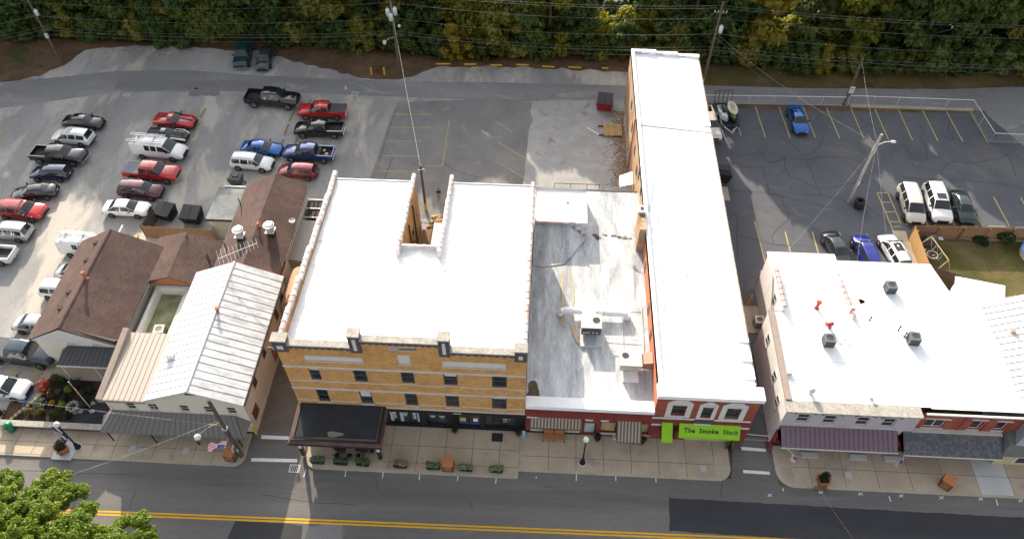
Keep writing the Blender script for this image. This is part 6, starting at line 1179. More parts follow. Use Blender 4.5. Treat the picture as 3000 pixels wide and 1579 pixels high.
# person crossing behind the light well: one body mesh, hair and clothes as parts
pp = G(1287, 588); pe = thing('person', 'person in dark top and grey trousers walking behind the brick building', 'person', (pp.x, pp.y, .014), rad(195))
def skin_body(name, joints, edges, mats_fn, parent, mat, sub=1):
    me = bpy.data.meshes.new(name); me.from_pydata([j[0] for j in joints], edges, []); o = bpy.data.objects.new(name, me); COL.objects.link(o)
    md_ = o.modifiers.new('skin', 'SKIN'); md_.use_smooth_shade = True
    for i, j in enumerate(joints): v = me.skin_vertices[0].data[i]; v.radius = j[1] if isinstance(j[1], tuple) else (j[1], j[1]); v.use_root = (i == 0)
    o.modifiers.new('sub', 'SUBSURF').levels = sub; o.modifiers['sub'].render_levels = sub
    dg = bpy.context.evaluated_depsgraph_get(); m2 = bpy.data.meshes.new_from_object(o.evaluated_get(dg)); bpy.data.objects.remove(o); m2.name = name; m2.materials.clear()
    for m in mat: m2.materials.append(m)
    for p in m2.polygons: p.material_index = mats_fn(p.center); p.use_smooth = True
    return link(name, m2, parent)
M_skin = flat('skin', (.36,.20,.14), .6); M_top = flat('dark_top', (.03,.022,.024), .8); M_trs = flat('grey_trousers', (.16,.17,.19), .8); M_hair = flat('auburn_hair', (.13,.05,.03), .7); M_shoe = flat('dark_shoes', (.03,.03,.03), .6)
J = [((0,0,.95),(.15,.11)), ((0,0,1.15),(.14,.10)), ((0,0,1.36),(.17,.11)), ((0,0,1.47),.06), ((0,.01,1.53),.055), ((0,.02,1.63),(.085,.10)), ((0,.01,1.72),(.07,.08)),
     ((.09,0,.90),.10), ((.10,.14,.50),.065), ((.10,.16,.10),.045), ((.10,.30,.05),.04), ((-.09,0,.90),.10), ((-.10,-.06,.50),.065), ((-.10,-.24,.12),.045), ((-.10,-.12,.05),.04),
     ((.19,0,1.38),.06), ((.26,-.10,1.12),.045), ((.24,.02,.90),.035), ((.23,.06,.82),.03), ((-.19,0,1.38),.06), ((-.26,.08,1.12),.045), ((-.20,.26,1.05),.035), ((-.16,.33,1.05),.03)]
E_ = [(0,1),(1,2),(2,3),(3,4),(4,5),(5,6),(0,7),(7,8),(8,9),(9,10),(0,11),(11,12),(12,13),(13,14),(2,15),(15,16),(16,17),(17,18),(2,19),(19,20),(20,21),(21,22)]
def pm(c):
    if c.z < .11: return 3
    if c.z < .93 and abs(c.x) < .19: return 2
    if c.z > 1.47 or (c.z < 1.12 and abs(c.x) > .18): return 0
    return 1
skin_body('body', J, E_, pm, pe, [M_skin, M_top, M_trs, M_shoe])
local('hair', MB().ball((0, -.015, 1.70), .105, .12, .11, 10, 7), M_hair, pe); local('shirt_tail', MB().box(-.15, .15, -.12, .12, .93, 1.02), flat('pale_shirt', (.55,.5,.48), .8), pe)
for s in (-1, 1):
    hx, hy, hz = (.23, .07, .80) if s > 0 else (-.155, .36, 1.05)
    for k in range(5): local('finger', MB().tube([(hx+(k-2)*.014, hy+.01, hz), (hx+(k-2)*.016, hy+.035, hz-.035), (hx+(k-2)*.014, hy+.03, hz-.06+.006*abs(k-1))], .008, 5), M_skin, pe)
local('face_features', MB().box(-.035, -.02, .105, .118, 1.635, 1.645).box(.02, .035, .105, .118, 1.635, 1.645).box(-.009, .009, .108, .13, 1.595, 1.63).box(-.025, .025, .104, .114, 1.565, 1.572), M_hair, pe)
# ================================================================== vehicles
b_, g_ = 'body', 'glass'
def mirror_scale(tbl, sx=1., sz=1., sy=1.): return [(x*sx, wb*sy, zb, zs*sz, zt*sz, wt*sy, s, t) for x, wb, zb, zs, zt, wt, s, t in tbl]
TYPES = {}
TYPES['sedan'] = dict(st=[(-2.40,.74,.36,.70,.78,.55,b_,b_), (-2.28,.86,.28,.86,.97,.66,b_,b_), (-1.62,.90,.26,.92,1.04,.70,g_,'rw'), (-.98,.91,.25,.93,1.39,.57,g_,b_), (-.30,.91,.25,.93,1.46,.59,b_,b_), (-.20,.91,.25,.93,1.46,.59,g_,b_), (.42,.91,.25,.93,1.42,.57,g_,'ws'), (1.22,.90,.25,.91,1.00,.73,b_,'hood'), (2.02,.88,.28,.80,.87,.69,b_,'hood'), (2.32,.79,.32,.64,.71,.57,b_,b_), (2.42,.68,.36,.52,.57,.48,b_,b_)], ax=(-1.38, 1.45), wr=.33)
TYPES['suv'] = dict(st=[(-2.36,.80,.40,.80,.95,.62,b_,b_), (-2.29,.90,.33,.99,1.10,.69,b_,'rw'), (-2.0,.92,.31,1.04,1.62,.62,g_,b_), (-1.05,.93,.31,1.03,1.70,.64,b_,b_), (-.95,.93,.31,1.03,1.70,.64,g_,b_), (-.10,.93,.31,1.02,1.69,.64,b_,b_), (0,.93,.31,1.02,1.69,.64,g_,b_), (.55,.93,.31,1.01,1.61,.61,g_,'ws'), (1.22,.92,.31,1.0,1.10,.75,b_,'hood'), (2.02,.90,.33,.90,.98,.73,b_,'hood'), (2.30,.82,.37,.75,.82,.62,b_,b_), (2.39,.74,.40,.6,.66,.5,b_,b_)], ax=(-1.4, 1.42), wr=.37)
TYPES['hatch'] = dict(st=mirror_scale(TYPES['suv']['st'], .93, .90, .97), ax=(-1.3, 1.32), wr=.33)
TYPES['minivan'] = dict(st=[(-2.5,.82,.36,.85,.98,.66,b_,b_), (-2.44,.92,.30,1.0,1.12,.71,b_,'rw'), (-2.2,.94,.28,1.03,1.62,.66,g_,b_), (-1.0,.95,.28,1.02,1.72,.68,b_,b_), (-.9,.95,.28,1.02,1.72,.68,g_,b_), (.1,.95,.28,1.01,1.71,.68,b_,b_), (.2,.95,.28,1.01,1.71,.68,g_,b_), (.78,.95,.28,1.0,1.62,.64,g_,'ws'), (1.62,.93,.28,.97,1.07,.75,b_,'hood'), (2.2,.9,.32,.82,.9,.67,b_,'hood'), (2.45,.8,.36,.66,.72,.57,b_,b_), (2.53,.7,.38,.55,.6,.48,b_,b_)], ax=(-1.45, 1.55), wr=.34)
TYPES['van'] = dict(st=[(-2.92,.94,.42,1.1,1.95,.76,b_,b_), (-2.84,.99,.36,1.25,2.06,.82,b_,b_), (-1.15,1.0,.35,1.25,2.10,.84,g_,b_), (-.55,1.0,.35,1.25,2.10,.84,b_,b_), (-.43,1.0,.35,1.25,2.10,.84,g_,b_), (.2,1.0,.35,1.25,2.09,.84,b_,b_), (.34,1.0,.35,1.24,2.08,.83,g_,b_), (.98,1.0,.35,1.22,2.0,.80,g_,'ws'), (1.78,.98,.35,1.16,1.28,.84,b_,'hood'), (2.5,.96,.38,1.0,1.12,.82,b_,'hood'), (2.78,.90,.40,.85,.95,.72,b_,b_), (2.88,.84,.42,.7,.78,.62,b_,b_)], ax=(-1.75, 1.75), wr=.36)
TYPES['pickup'] = dict(st=[(-1.02,.96,.44,1.14,1.19,.82,b_,'rw'), (-.90,.97,.44,1.16,1.82,.68,g_,b_), (-.08,.97,.44,1.16,1.87,.70,b_,b_), (.04,.97,.44,1.16,1.87,.70,g_,b_), (.74,.97,.44,1.15,1.80,.67,g_,'ws'), (1.42,.96,.44,1.15,1.25,.82,b_,'hood'), (2.50,.95,.46,1.10,1.19,.82,b_,'hood'), (2.82,.92,.48,.98,1.06,.75,b_,b_), (2.94,.88,.48,.82,.88,.69,b_,b_)], ax=(-1.9, 1.9), wr=.41, bed=True)
TYPES['roadster'] = dict(st=[(-2.44,.80,.36,.80,.92,.66,b_,b_), (-2.3,.95,.31,.93,1.03,.78,b_,'deck'), (-.78,.96,.30,.95,1.07,.76,b_,'rw'), (-.52,.95,.30,.95,1.50,.56,g_,b_), (.05,.94,.30,.94,1.52,.57,g_,'ws'), (.78,.93,.30,.94,1.04,.75,b_,'hood'), (1.75,.96,.30,.90,.98,.76,b_,'hood'), (2.22,.87,.34,.74,.82,.62,b_,b_), (2.42,.70,.38,.55,.62,.5,b_,b_)], ax=(-1.4, 1.5), wr=.36)
def section(s):
    x, wb, zb, zs, zt, wt = s[:6]; A_ = (wb*.975, zs); T = (wt, zt-.035)
    l = lambda k: (A_[0]+(T[0]-A_[0])*k+.012*math.sin(math.pi*k), A_[1]+(T[1]-A_[1])*k)
    h = [(wb*.90, zb), (wb, zb+.14), (wb*1.005, (zb+zs)/2+.05), A_, l(.10), l(.87), T, (wt*.62, zt), (0, zt+.012)]
    return [(x, y, z) for y, z in h]+[(x, -y, z) for y, z in reversed(h[:-1])]
M_chr = flat('chrome', (.6,.6,.61), .15, .9); M_trim = flat('dark_plastic_trim', (.018,.018,.02), .6); M_hl = flat('headlamp_lens', (.62,.64,.66), .1, 0, .7); M_tl = flat('tail_lamp_red', (.35,.008,.01), .2, 0, .6); M_rim = flat('alloy_rim', (.40,.41,.42), .3, .7); M_bed = flat('bed_liner', (.02,.021,.024), .8); M_plate = flat('number_plate', (.5,.52,.55), .5)
PROTO = {}; USED = set()
def build_vehicle(kind):
    D = TYPES[kind]; st = D['st']; secs = [section(s) for s in st]; n = 17; t = thing('parked_car', '', 'car')
    body = MB(); V = [p for s in secs for p in s]; bf = []; glass = {}; hood = []; deck = []
    for i in range(len(st)-1):
        for k in range(16):
            z = k if k < 8 else 15-k; f = (i*n+k, (i+1)*n+k, (i+1)*n+k+1, i*n+k+1); f = f[::-1] if False else f
            side, top = st[i][6], st[i][7]
            if side == g_ and z == 4: glass.setdefault(('side_window', i, k < 8), []).append(f)
            elif top in ('ws', 'rw') and z in (6, 7): glass.setdefault(('windshield' if top == 'ws' else 'rear_window', i, True), []).append(f)
            else:
                bf.append(f)
                if z == 7 and top == 'hood': hood.append(f)
                if z == 7 and top == 'deck': deck.append(f)
    body.add(V, [f[::-1] for f in bf], 0, True); body.add(secs[0], [tuple(range(n))]); body.add(secs[-1], [tuple(range(n-1, -1, -1))])
    body.add([(s[0][0], s[0][1], s[0][2]) for s in secs]+[(s[16][0], s[16][1], s[16][2]) for s in secs], [(j, j+1, j+1+len(secs), j+len(secs)) for j in range(len(secs)-1)])
    if D.get('bed'):
        x0, x1 = -2.95, -1.03
        for s in (-1, 1):
            body.add([(x0, s*.92, .46), (x1, s*.93, .46), (x1, s*.97, .9), (x0, s*.96, .9), (x1, s*.95, 1.17), (x0, s*.94, 1.15), (x1, s*.80, 1.17), (x0, s*.80, 1.15), (x1, s*.80, .74), (x0, s*.80, .74)], [(0,1,2,3), (3,2,4,5), (5,4,6,7), (7,6,8,9)] if s < 0 else [(3,2,1,0), (5,4,2,3), (7,6,4,5), (9,8,6,7)], 0, False)
        body.box(x0-.02, x0+.06, -.93, .93, .5, 1.14); 
    o = local('body', body, M_bed, t)
    for (nm, i, s), fs in glass.items():
        m = MB(); m.add(V, [f[::-1] for f in fs], 0, False)
        used = sorted({q for f in fs for q in f}); mp = {q: j for j, q in enumerate(used)}; m2 = MB(); m2.add([V[q] for q in used], [tuple(mp[q] for q in f[::-1]) for f in fs]); local(nm, m2, M_cgl, t)
    for nm, fs in (('hood_panel', hood), ('deck_panel', deck)):
        if fs and kind == 'roadster':
            used = sorted({q for f in fs for q in f}); mp = {q: j for j, q in enumerate(used)}; m2 = MB(); m2.add([(V[q][0], V[q][1]*.55, V[q][2]+.012) for q in used], [tuple(mp[q] for q in f[::-1]) for f in fs]); local(nm, m2, M_trim, t)
    if kind == 'roadster':
        fs = [(i*n+k, (i+1)*n+k, (i+1)*n+k+1, i*n+k+1) for i in range(5, 8) for k in (3, 4, 5, 10, 11, 12)]; used = sorted({q for f in fs for q in f}); mp = {q: j for j, q in enumerate(used)}; m2 = MB(); m2.add([(V[q][0], V[q][1]*1.012, V[q][2]+.008) for q in used], [tuple(mp[q] for q in f[::-1]) for f in fs], 0, True); local('fender_panel', m2, M_trim, t)
    wb = max(s[1] for s in st); r = D['wr']; xf, xr = st[-1][0], (-2.95 if D.get('bed') else st[0][0])
    for ax in D['ax']:
        for s in (-1, 1):
            y = s*(wb-.03)
            ar = MB(); k = 10; ar.add([(ax, s*(wb+.007), r)]+[(ax+(r+.075)*math.cos(math.pi*j/k), s*(wb+.007), r+(r+.075)*math.sin(math.pi*j/k)-.02) for j in range(k+1)], [(0, j+1, j+2) if s < 0 else (0, j+2, j+1) for j in range(k)]); local('wheel_arch', ar, M_trim, t)
            w = local('wheel', MB().cone((ax, y-.10, r), (ax, y+.10, r), r, r, 18).xf(Matrix.Translation((0, s*.02, 0))), M_rub, t)
            rm = MB().cone((ax, y+s*.115, r), (ax, y+s*.128, r), r*.62, r*.60, 12); local('rim', rm, M_rim, w)
            sp = MB()
            for j in range(5): a = 2*math.pi*j/5+.3; sp.cone((ax+r*.2*math.cos(a), y+s*.131, r+r*.2*math.sin(a)), (ax+r*.52*math.cos(a+.62), y+s*.131, r+r*.52*math.sin(a+.62)), .05, .05, 4, 0, False)
            local('rim_gap', sp, M_trim, w)
    f2 = st[-2]; hz = (f2[3]+f2[2])/2+.05; big = kind in ('pickup', 'van', 'suv')
    fx = f2[0]; wl = f2[1]
    for s in (-1, 1):
        local('headlight', MB().hexa([(fx-.22, s*(wl+.03), hz+.0), (fx+.05, s*(wl-.20), hz-.0), (fx-.02, s*(wl-.24), hz), (fx-.26, s*(wl-.05), hz), (fx-.25, s*(wl+.005), hz+.17), (fx+.0, s*(wl-.22), hz+.16), (fx-.06, s*(wl-.26), hz+.16), (fx-.3, s*(wl-.07), hz+.17)]), M_hl, t)
        tz = .85 if D.get('bed') else (st[1][3]-.22); tx = xr+(.0 if D.get('bed') else .05); ty = .93 if D.get('bed') else st[1][1]-.02
        local('tail_light', MB().hexa([(tx-.06, s*(ty-.20), tz), (tx+.14, s*(ty+.03), tz), (tx+.2, s*(ty-.02), tz), (tx, s*(ty-.24), tz), (tx-.05, s*(ty-.20), tz+.2), (tx+.14, s*(ty+.025), tz+.2), (tx+.2, s*(ty-.03), tz+.2), (tx, s*(ty-.24), tz+.2)]), M_tl, t)
        cx = [q for q in st if q[7] == 'ws'][0][0]+.42; zz = [q for q in st if q[7] == 'ws'][0][3]+.08
        local('mirror', MB().hexa([(cx-.1, s*(wb-.02), zz), (cx+.06, s*(wb-.02), zz), (cx+.02, s*(wb+.2), zz), (cx-.1, s*(wb+.2), zz), (cx-.1, s*(wb-.02), zz+.1), (cx+.06, s*(wb-.02), zz+.1), (cx+.02, s*(wb+.2), zz+.16), (cx-.1, s*(wb+.2), zz+.16)]), M_trim, t)
        for q in ([-.15, .75] if kind not in ('roadster',) else [0.]): local('door_handle', MB().box(q-.32, q-.16, s*(wb+.0), s*(wb+.022), .9*st[4][3], .9*st[4][3]+.03), M_chr if big else M_trim, t)
    local('grille', MB().box(xf-.05, xf+.015, -.42 if not big else -.52, .42 if not big else .52, f2[2]+.12, hz+.12), M_trim, t)
    local('front_bumper', MB().box(fx-.12, xf+.05, -wl*.93, wl*.93, f2[2]-.04, f2[2]+.11), M_chr if kind in ('pickup',) else M_trim, t)
    local('rear_bumper', MB().box(xr-.06, xr+.12, -.80, .80, .34 if not D.get('bed') else .42, .48 if not D.get('bed') else .58), M_chr if kind == 'pickup' else M_trim, t)
    local('number_plate', MB().box(xr-.075, xr-.061, -.16, .16, .62 if not D.get('bed') else .45, .73 if not D.get('bed') else .56), M_plate, t)
    if D.get('bed'):
        local('bed_floor', MB().box(-2.89, -1.04, -.80, .80, .66, .74), M_bed, t); local('bed_head', MB().box(-1.06, -1.035, -.80, .80, .74, 1.12), M_bed, t)
        for s in (-1, 1): local('running_board', MB().box(-.8, 1.25, s*.93, s*1.02, .36, .41), M_trim, t)
    if kind == 'suv':
        for s in (-1, 1): local('roof_rail', MB().tube([(-1.9, s*.60, 1.66), (-1.7, s*.60, 1.74), (.2, s*.60, 1.74), (.42, s*.58, 1.66)], .018, 5), M_trim, t)
    return t
def vehicle(kind, rear, front, col, label, cat='car', name=None, group='vehicles parked in the lots', z=.014, extra=None, L=None):
    if kind not in PROTO: PROTO[kind] = build_vehicle(kind)
    if kind in USED: t = copy_tree(PROTO[kind])
    else: t = PROTO[kind]; USED.add(kind)
    a = G(*rear, .65); b = G(*front, .65); d = b-a; nat = 5.9 if kind == 'pickup' else TYPES[kind]['st'][-1][0]-TYPES[kind]['st'][0][0]
    s = max(.93, min(1.08, d.length/nat)) if L is None else L/nat; c = (a+b)/2
    t.name = name or {'pickup': 'pickup_truck', 'van': 'van', 'minivan': 'minivan', 'suv': 'suv', 'hatch': 'hatchback', 'sedan': 'sedan', 'roadster': 'roadster_pickup'}[kind]
    t.location = (c.x, c.y, z); t.rotation_euler[2] = math.atan2(d.y, d.x); t.scale = (s, s, s); ORG[t.name] = Vector(); tag(t, label, cat, group)
    for ch in t.children:
        if ch.name.split('.')[0] == 'body': ch.material_slots[0].link = 'OBJECT'; ch.material_slots[0].material = col
    return t
def child(t, nm): return [c for c in t.children if c.name.split('.')[0] == nm]
def recol(t, nm, m):
    for c in child(t, nm): c.material_slots[0].link = 'OBJECT'; c.material_slots[0].material = m
C_red = paint('paint_red', (.40,.012,.014)); C_dred = paint('paint_ruby', (.21,.008,.022), .2, .2); C_mar = paint('paint_maroon', (.070,.012,.022), .2, .2); C_wht = paint('paint_white', (.70,.70,.70)); C_sil = paint('paint_silver', (.42,.43,.44), .25, .5); C_blk = paint('paint_black', (.010,.010,.011), .12); C_nav = paint('paint_navy', (.010,.013,.045), .15, .2); C_blu = paint('paint_blue', (.008,.10,.36), .18, .2); C_roy = paint('paint_royal', (.014,.022,.19), .18, .2); C_dbl = paint('paint_deep_blue', (.014,.045,.16), .2, .2); C_grn = paint('paint_dark_green', (.012,.045,.042), .2, .2); C_gry = paint('paint_dark_grey', (.045,.052,.058), .2, .3); C_pearl = paint('paint_champagne', (.56,.52,.47), .25, .2); C_gre2 = paint('paint_green_grey', (.028,.042,.045), .2, .3); C_steel = paint('paint_steel_blue', (.035,.048,.062), .2, .3)
V = vehicle
# far left row
V('sedan', (191,352), (297,360), C_blk, 'black rounded sedan at the head of the far left row')
V('suv', (270,407), (157,396), C_wht, 'white suv with dark sunroof behind the black rounded sedan', 'suv')
V('pickup', (100,450), (250,462), C_blk, 'black pickup with chrome nose and empty black bed between white suv and navy hatchback', 'pickup')
V('hatch', (203,507), (94,504), C_nav, 'navy blue hatchback parked beside the chrome nosed black pickup', 'hatchback')
V('sedan', (160,556), (40,569), C_blk, 'long black sedan with its tail towards the red crossover', 'sedan')
V('hatch', (2,610), (130,622), C_red, 'red crossover with black glass roof in the far left row', 'hatchback')
V('suv', (87,683), (-32,672), C_sil, 'silver suv cut off by the left edge, dark rear window showing', 'suv')
V('pickup', (38,748), (-118,738), C_wht, 'white pickup showing only its tailgate and black bed', 'pickup')
# second row
r1 = V('roadster', (456,348), (571,358), C_red, 'red retro roadster pickup with black racing stripes', 'pickup')
r2 = V('roadster', (433,391), (548,400), C_blk, 'black and white two tone retro roadster pickup', 'pickup'); recol(r1, 'fender_panel', C_red); recol(r2, 'fender_panel', C_wht)
for t, f in ((r1, .55), (r2, 1.5)):
    for nm in ('hood_panel', 'deck_panel'):
        for c in child(t, nm): c.scale = (1, f, 1); c.location = (0, 0, .006 if t is r1 else .012)
vn = V('van', (398,434), (543,448), C_wht, 'white work van with two ladders on its roof rack', 'van'); M_lad = flat('ladder_aluminium', (.45,.46,.47), .4, .5)
for y in (-.52, .56):
    ld = MB()
    for s in (-.16, .16): ld.box(-3.2, .9, y+s-.025, y+s+.025, 2.24, 2.32)
    l = local('ladder', ld, M_lad, vn)
    for i in range(13): local('ladder_rung', MB().box(-3.1+i*.32, -3.06+i*.32, y-.15, y+.15, 2.26, 2.3), M_lad, l)
for x in (-2.2, -.3): local('rack_bar', MB().box(x-.03, x+.03, -.9, .9, 2.14, 2.22), M_lad, vn)
t = V('pickup', (371,498), (524,512), C_red, 'red pickup with folded grey bed cover in the second row', 'pickup'); M_ton = flat('grey_tonneau', (.11,.13,.15), .6)
def tonneau(t, m=M_ton):
    for i in range(3): local('bed_cover_panel', MB().box(-2.9+i*.62, -2.3+i*.62, -.86, .86, 1.17, 1.2), m, t)
tonneau(t)
V('suv', (352,552), (474,562), C_mar, 'maroon suv with silver roof rails next to the red pickup', 'suv'); V('sedan', (306,606), (435,612), C_wht, 'white older sedan parked beside the black dumpsters', 'sedan')
# third row, nose to nose
V('pickup', (724,286), (876,297), C_blk, 'black crew cab pickup standing across the rear lane edge', 'pickup'); tonneau(V('pickup', (1011,327), (878,325), C_red, 'red crew cab pickup with flat dark bed cover facing left', 'pickup'), flat('black_tonneau', (.045,.047,.052), .6)); V('pickup', (1003,380), (869,378), C_blk, 'black pickup with empty bed facing left beside the red crew cab', 'pickup')
V('sedan', (715,428), (819,437), C_blu, 'bright blue sedan in the left lot facing the wheel stops', 'sedan'); V('suv', (680,470), (798,481), C_wht, 'white suv with roof bars beside the bright blue sedan', 'suv'); t = V('pickup', (976,452), (833,446), C_dbl, 'blue pickup with grey flares and cluttered open bed', 'pickup')
local('tool_box', MB().box(-1.5, -1.1, -.7, .7, .75, 1.1), M_trim, t); local('cargo_bag', MB().ball((-2.2, .25, .86), .28, .22, .14, 8, 5), M_galv, t); local('yellow_crate', MB().box(-1.95, -1.65, -.5, -.2, .75, .95), M_yel, t)
V('hatch', (927,503), (818,497), C_dred, 'ruby red hatchback parked behind the shingled rear house', 'hatchback')
# under the trees, by the cottage, at the kerb
V('pickup', (724,122), (703,196), C_grn, 'dark green old pickup backed in under the trees', 'pickup'); V('sedan', (790,138), (766,201), C_gry, 'dark grey sedan backed in beside the green pickup', 'sedan')
V('van', (194,720), (335,732), C_wht, 'white van half hidden behind the cottage roof', 'van'); V('sedan', (178,790), (290,800), C_sil, 'grey car mostly hidden behind the cottage eave', 'sedan'); V('suv', (133,845), (250,855), C_wht, 'white suv with dark rear glass behind the cottage roof', 'suv'); V('sedan', (47,942), (180,955), C_sil, 'silver large sedan nosed in against the cottage side', 'sedan')
tonneau(V('pickup', (-25,1022), (166,1046), C_steel, 'dark slate crew cab pickup beside the cottage porch', 'pickup'), flat('slate_tonneau', (.06,.07,.075), .6)); V('suv', (-62,1124), (83,1143), C_wht, 'white suv nosed up to the blue wheel stop', 'suv')
# right lot
V('pickup', (2061,318), (2093,410), C_pearl, 'white pickup mostly hidden behind the long roof edge', 'pickup'); V('sedan', (2325,312), (2351,388), C_blu, 'bright blue sedan alone in the rear row of the right lot', 'sedan')
V('minivan', (2655,548), (2686,652), C_pearl, 'champagne minivan beside the yellow hatched bay', 'minivan'); V('suv', (2727,546), (2763,651), C_wht, 'white suv with sunroof between minivan and green sedan', 'suv'); V('sedan', (2806,560), (2838,651), C_gre2, 'dark green grey sedan beside the white suv with sunroof', 'sedan')
V('sedan', (2430,684), (2477,775), C_gry, 'black sedan half hidden behind the white building roof', 'sedan'); V('suv', (2560,790), (2517,690), C_roy, 'royal blue suv facing the lot behind the white roof', 'suv'); V('suv', (2645,782), (2595,694), C_wht, 'white crossover beside the concrete footpath', 'suv')
for t in (bpy.data.objects.get('suv'),): pass
def sunroof(lbl, x0=-.75, x1=.3, z=1.705):
    for o in COL.objects:
        if o.get('label') == lbl: local('sunroof', MB().slab([(x0, -.42, z), (x1, -.42, z-.025), (x1, .42, z-.025), (x0, .42, z)], .01), M_cgl, o)
for l in ('white suv with dark sunroof behind the black rounded sedan', 'white suv with sunroof between minivan and green sedan', 'white crossover beside the concrete footpath'): sunroof(l, -.8 if 'crossover' in l else -.3, .35, 1.715)
for l, z in (('red crossover with black glass roof in the far left row', 1.535),):
    for o in COL.objects:
        if o.get('label') == l: local('glass_roof', MB().slab([(-1.75, -.5, z-.06), (-.9, -.54, z+.0), (.3, -.54, z-.02), (.3, .54, z-.02), (-.9, .54, z+.0), (-1.75, .5, z-.06)], .01), M_cgl, o)
# trailer with two personal watercraft, one under a pale cover
p0 = G(2112, 304); p1 = G(2142, 396); d = (p1-p0); ang = math.atan2(d.y, d.x); c = (p0+p1)/2
tr = thing('boat_trailer', 'black mesh trailer with raised ramp carrying two watercraft', 'trailer', (c.x, c.y, .012), ang); M_blue = flat('trailer_dark', (.015,.02,.025), .5)
local('deck', MB().box(-2.3, 2.0, -1.0, 1.0, .42, .5), M_blue, tr); rm = MB()
for y in (-1.0, -.5, 0, .5, 1.0): rm.tube([(-2.35, y, .5), (-2.75, y, 1.9)], .03, 5)
rm.tube([(-2.75, -1, 1.9), (-2.75, 1, 1.9)], .035, 5); local('ramp', rm, M_blkm, tr)
for s in (-1, 1):
    local('side_rail', MB().tube([(-2.3, s, .5), (-2.3, s, .85), (2.0, s, .85), (2.0, s, .5)], .03, 5), M_blue, tr); w = local('wheel', MB().cone((-.3, s*1.04, .32), (-.3, s*1.24, .32), .32, .32, 16), M_rub, tr); local('rim', MB().cone((-.3, s*1.245, .32), (-.3, s*1.255, .32), .18, .18, 10), M_rim, w); local('fender', MB().box(-.75, .15, s*1.02, s*1.28, .68, .72), M_blue, tr)
local('tongue', MB().tube([(2.0, -.7, .45), (3.0, 0, .45)], .05, 5).tube([(2.0, .7, .45), (3.0, 0, .45)], .05, 5), M_galv, tr); local('jack', MB().cone((2.8, .1, .05), (2.8, .1, .9), .04, .04, 6), M_galv, tr)
def ski(y, label, cover):
    w = Vector((math.cos(ang), math.sin(ang), 0)); pz = Vector((c.x, c.y, 0))+Vector((-math.sin(ang), math.cos(ang), 0))*y; t = thing('watercraft', label, 'watercraft', (pz.x, pz.y, .52), ang)
    L = [(-1.5,.42,.1,.32), (-1.2,.52,.02,.42), (-.2,.54,.0,.5), (.6,.48,.0,.55), (1.2,.30,.06,.5), (1.6,.04,.2,.42)]; m = MB(); V_ = []
    for x, w_, z0, z1 in L: V_ += [(x, 0, z0), (x, w_*.8, z0+.1), (x, w_, z0+.26), (x, w_*.6, z1), (x, 0, z1+.04), (x, -w_*.6, z1), (x, -w_, z0+.26), (x, -w_*.8, z0+.1)]
    for i in range(len(L)-1):
        for k in range(8): m.add([V_[i*8+k], V_[i*8+(k+1) % 8], V_[(i+1)*8+(k+1) % 8], V_[(i+1)*8+k]], [(0, 1, 2, 3)], 0, True)
    local('hull', m, M_blkm if cover else flat('hull_white_blue', (.22,.27,.33), .3), t); local('seat', MB().ball((-.45, 0, .6), .75, .2, .18, 10, 6), M_trim, t); local('handlebar', MB().tube([(.25, -.35, .85), (.4, 0, .9), (.25, .35, .85)], .03, 5), M_trim, t); local('hood', MB().ball((.75, 0, .55), .5, .3, .2, 10, 6), flat('hull_pale', (.45,.5,.54), .3) if not cover else flat('hull_green', (.08,.22,.03), .4), t)
    if cover:
        n = 16; P = [(-.05+1.15*math.cos(2*math.pi*i/n)*(1.0 if math.cos(2*math.pi*i/n) > 0 else 1.1), .55*math.sin(2*math.pi*i/n), 1.05) for i in range(n)]; local('float_board', MB().slab(P, .12), mottle('cream_float', [(.50,.47,.36), (.42,.38,.28)], 3, 7, .25), t)
        local('float_print', MB().slab([(x*.55-.1, y*.55, 1.056) for x, y, z in P], .004), mottle('brown_float_print', [(.50,.47,.36), (.14,.12,.08)], 4.5, 5, .2), t)
ski(-.46, 'dark blue and white watercraft on the trailer beside the float', False); ski(.46, 'green watercraft under an oval cream float on the trailer', True)
# ================================================================== foliage tools
import numpy as np
RNG = np.random.default_rng(11)
def fast_mesh(name, V, F, mats, mi=None, smooth=False):
    me = bpy.data.meshes.new(name); n, m, k = len(V), len(F), F.shape[1]
    me.vertices.add(n); me.vertices.foreach_set('co', np.asarray(V, np.float32).ravel()); me.loops.add(m*k); me.loops.foreach_set('vertex_index', np.asarray(F, np.int32).ravel())
    me.polygons.add(m); me.polygons.foreach_set('loop_start', np.arange(0, m*k, k, dtype=np.int32)); me.polygons.foreach_set('loop_total', np.full(m, k, np.int32))
    for x in mats: me.materials.append(x)
    if mi is not None: me.polygons.foreach_set('material_index', np.asarray(mi, np.int32))
    me.update(calc_edges=True); me.validate(); return me
def leaves(blobs, per, size, rng=RNG, shell=.55, up=.35, droop=0., bias=0.):
    """leaf-sized diamonds scattered through a set of ellipsoidal clumps; blobs: (cx,cy,cz,rx,ry,rz)"""
    B = np.array(blobs); n = len(B)*per; b = np.repeat(B, per, 0); d = rng.normal(size=(n, 3)); d /= np.linalg.norm(d, axis=1)[:, None]
    r = (shell+(1-shell)*rng.random(n)**.7)[:, None]; c = b[:, :3]+d*r*b[:, 3:6]
    nr = d*.9+rng.normal(size=(n, 3))*.55; nr[:, 2] += up; nr /= np.linalg.norm(nr, axis=1)[:, None]
    a = rng.normal(size=(n, 3)); u = np.cross(nr, a); u /= np.linalg.norm(u, axis=1)[:, None]; v = np.cross(nr, u); u[:, 2] -= droop
    s = (size*(.6+.8*rng.random(n)))[:, None]
    V = np.stack([c-u*s, c-v*s*.55, c+u*s, c+v*s*.55], 1).reshape(-1, 3); F = np.arange(n*4).reshape(-1, 4); return V, F
GRN = leafmat('shrub_green', [(.010,.022,.006), (.022,.042,.010), (.045,.065,.014)], .25)
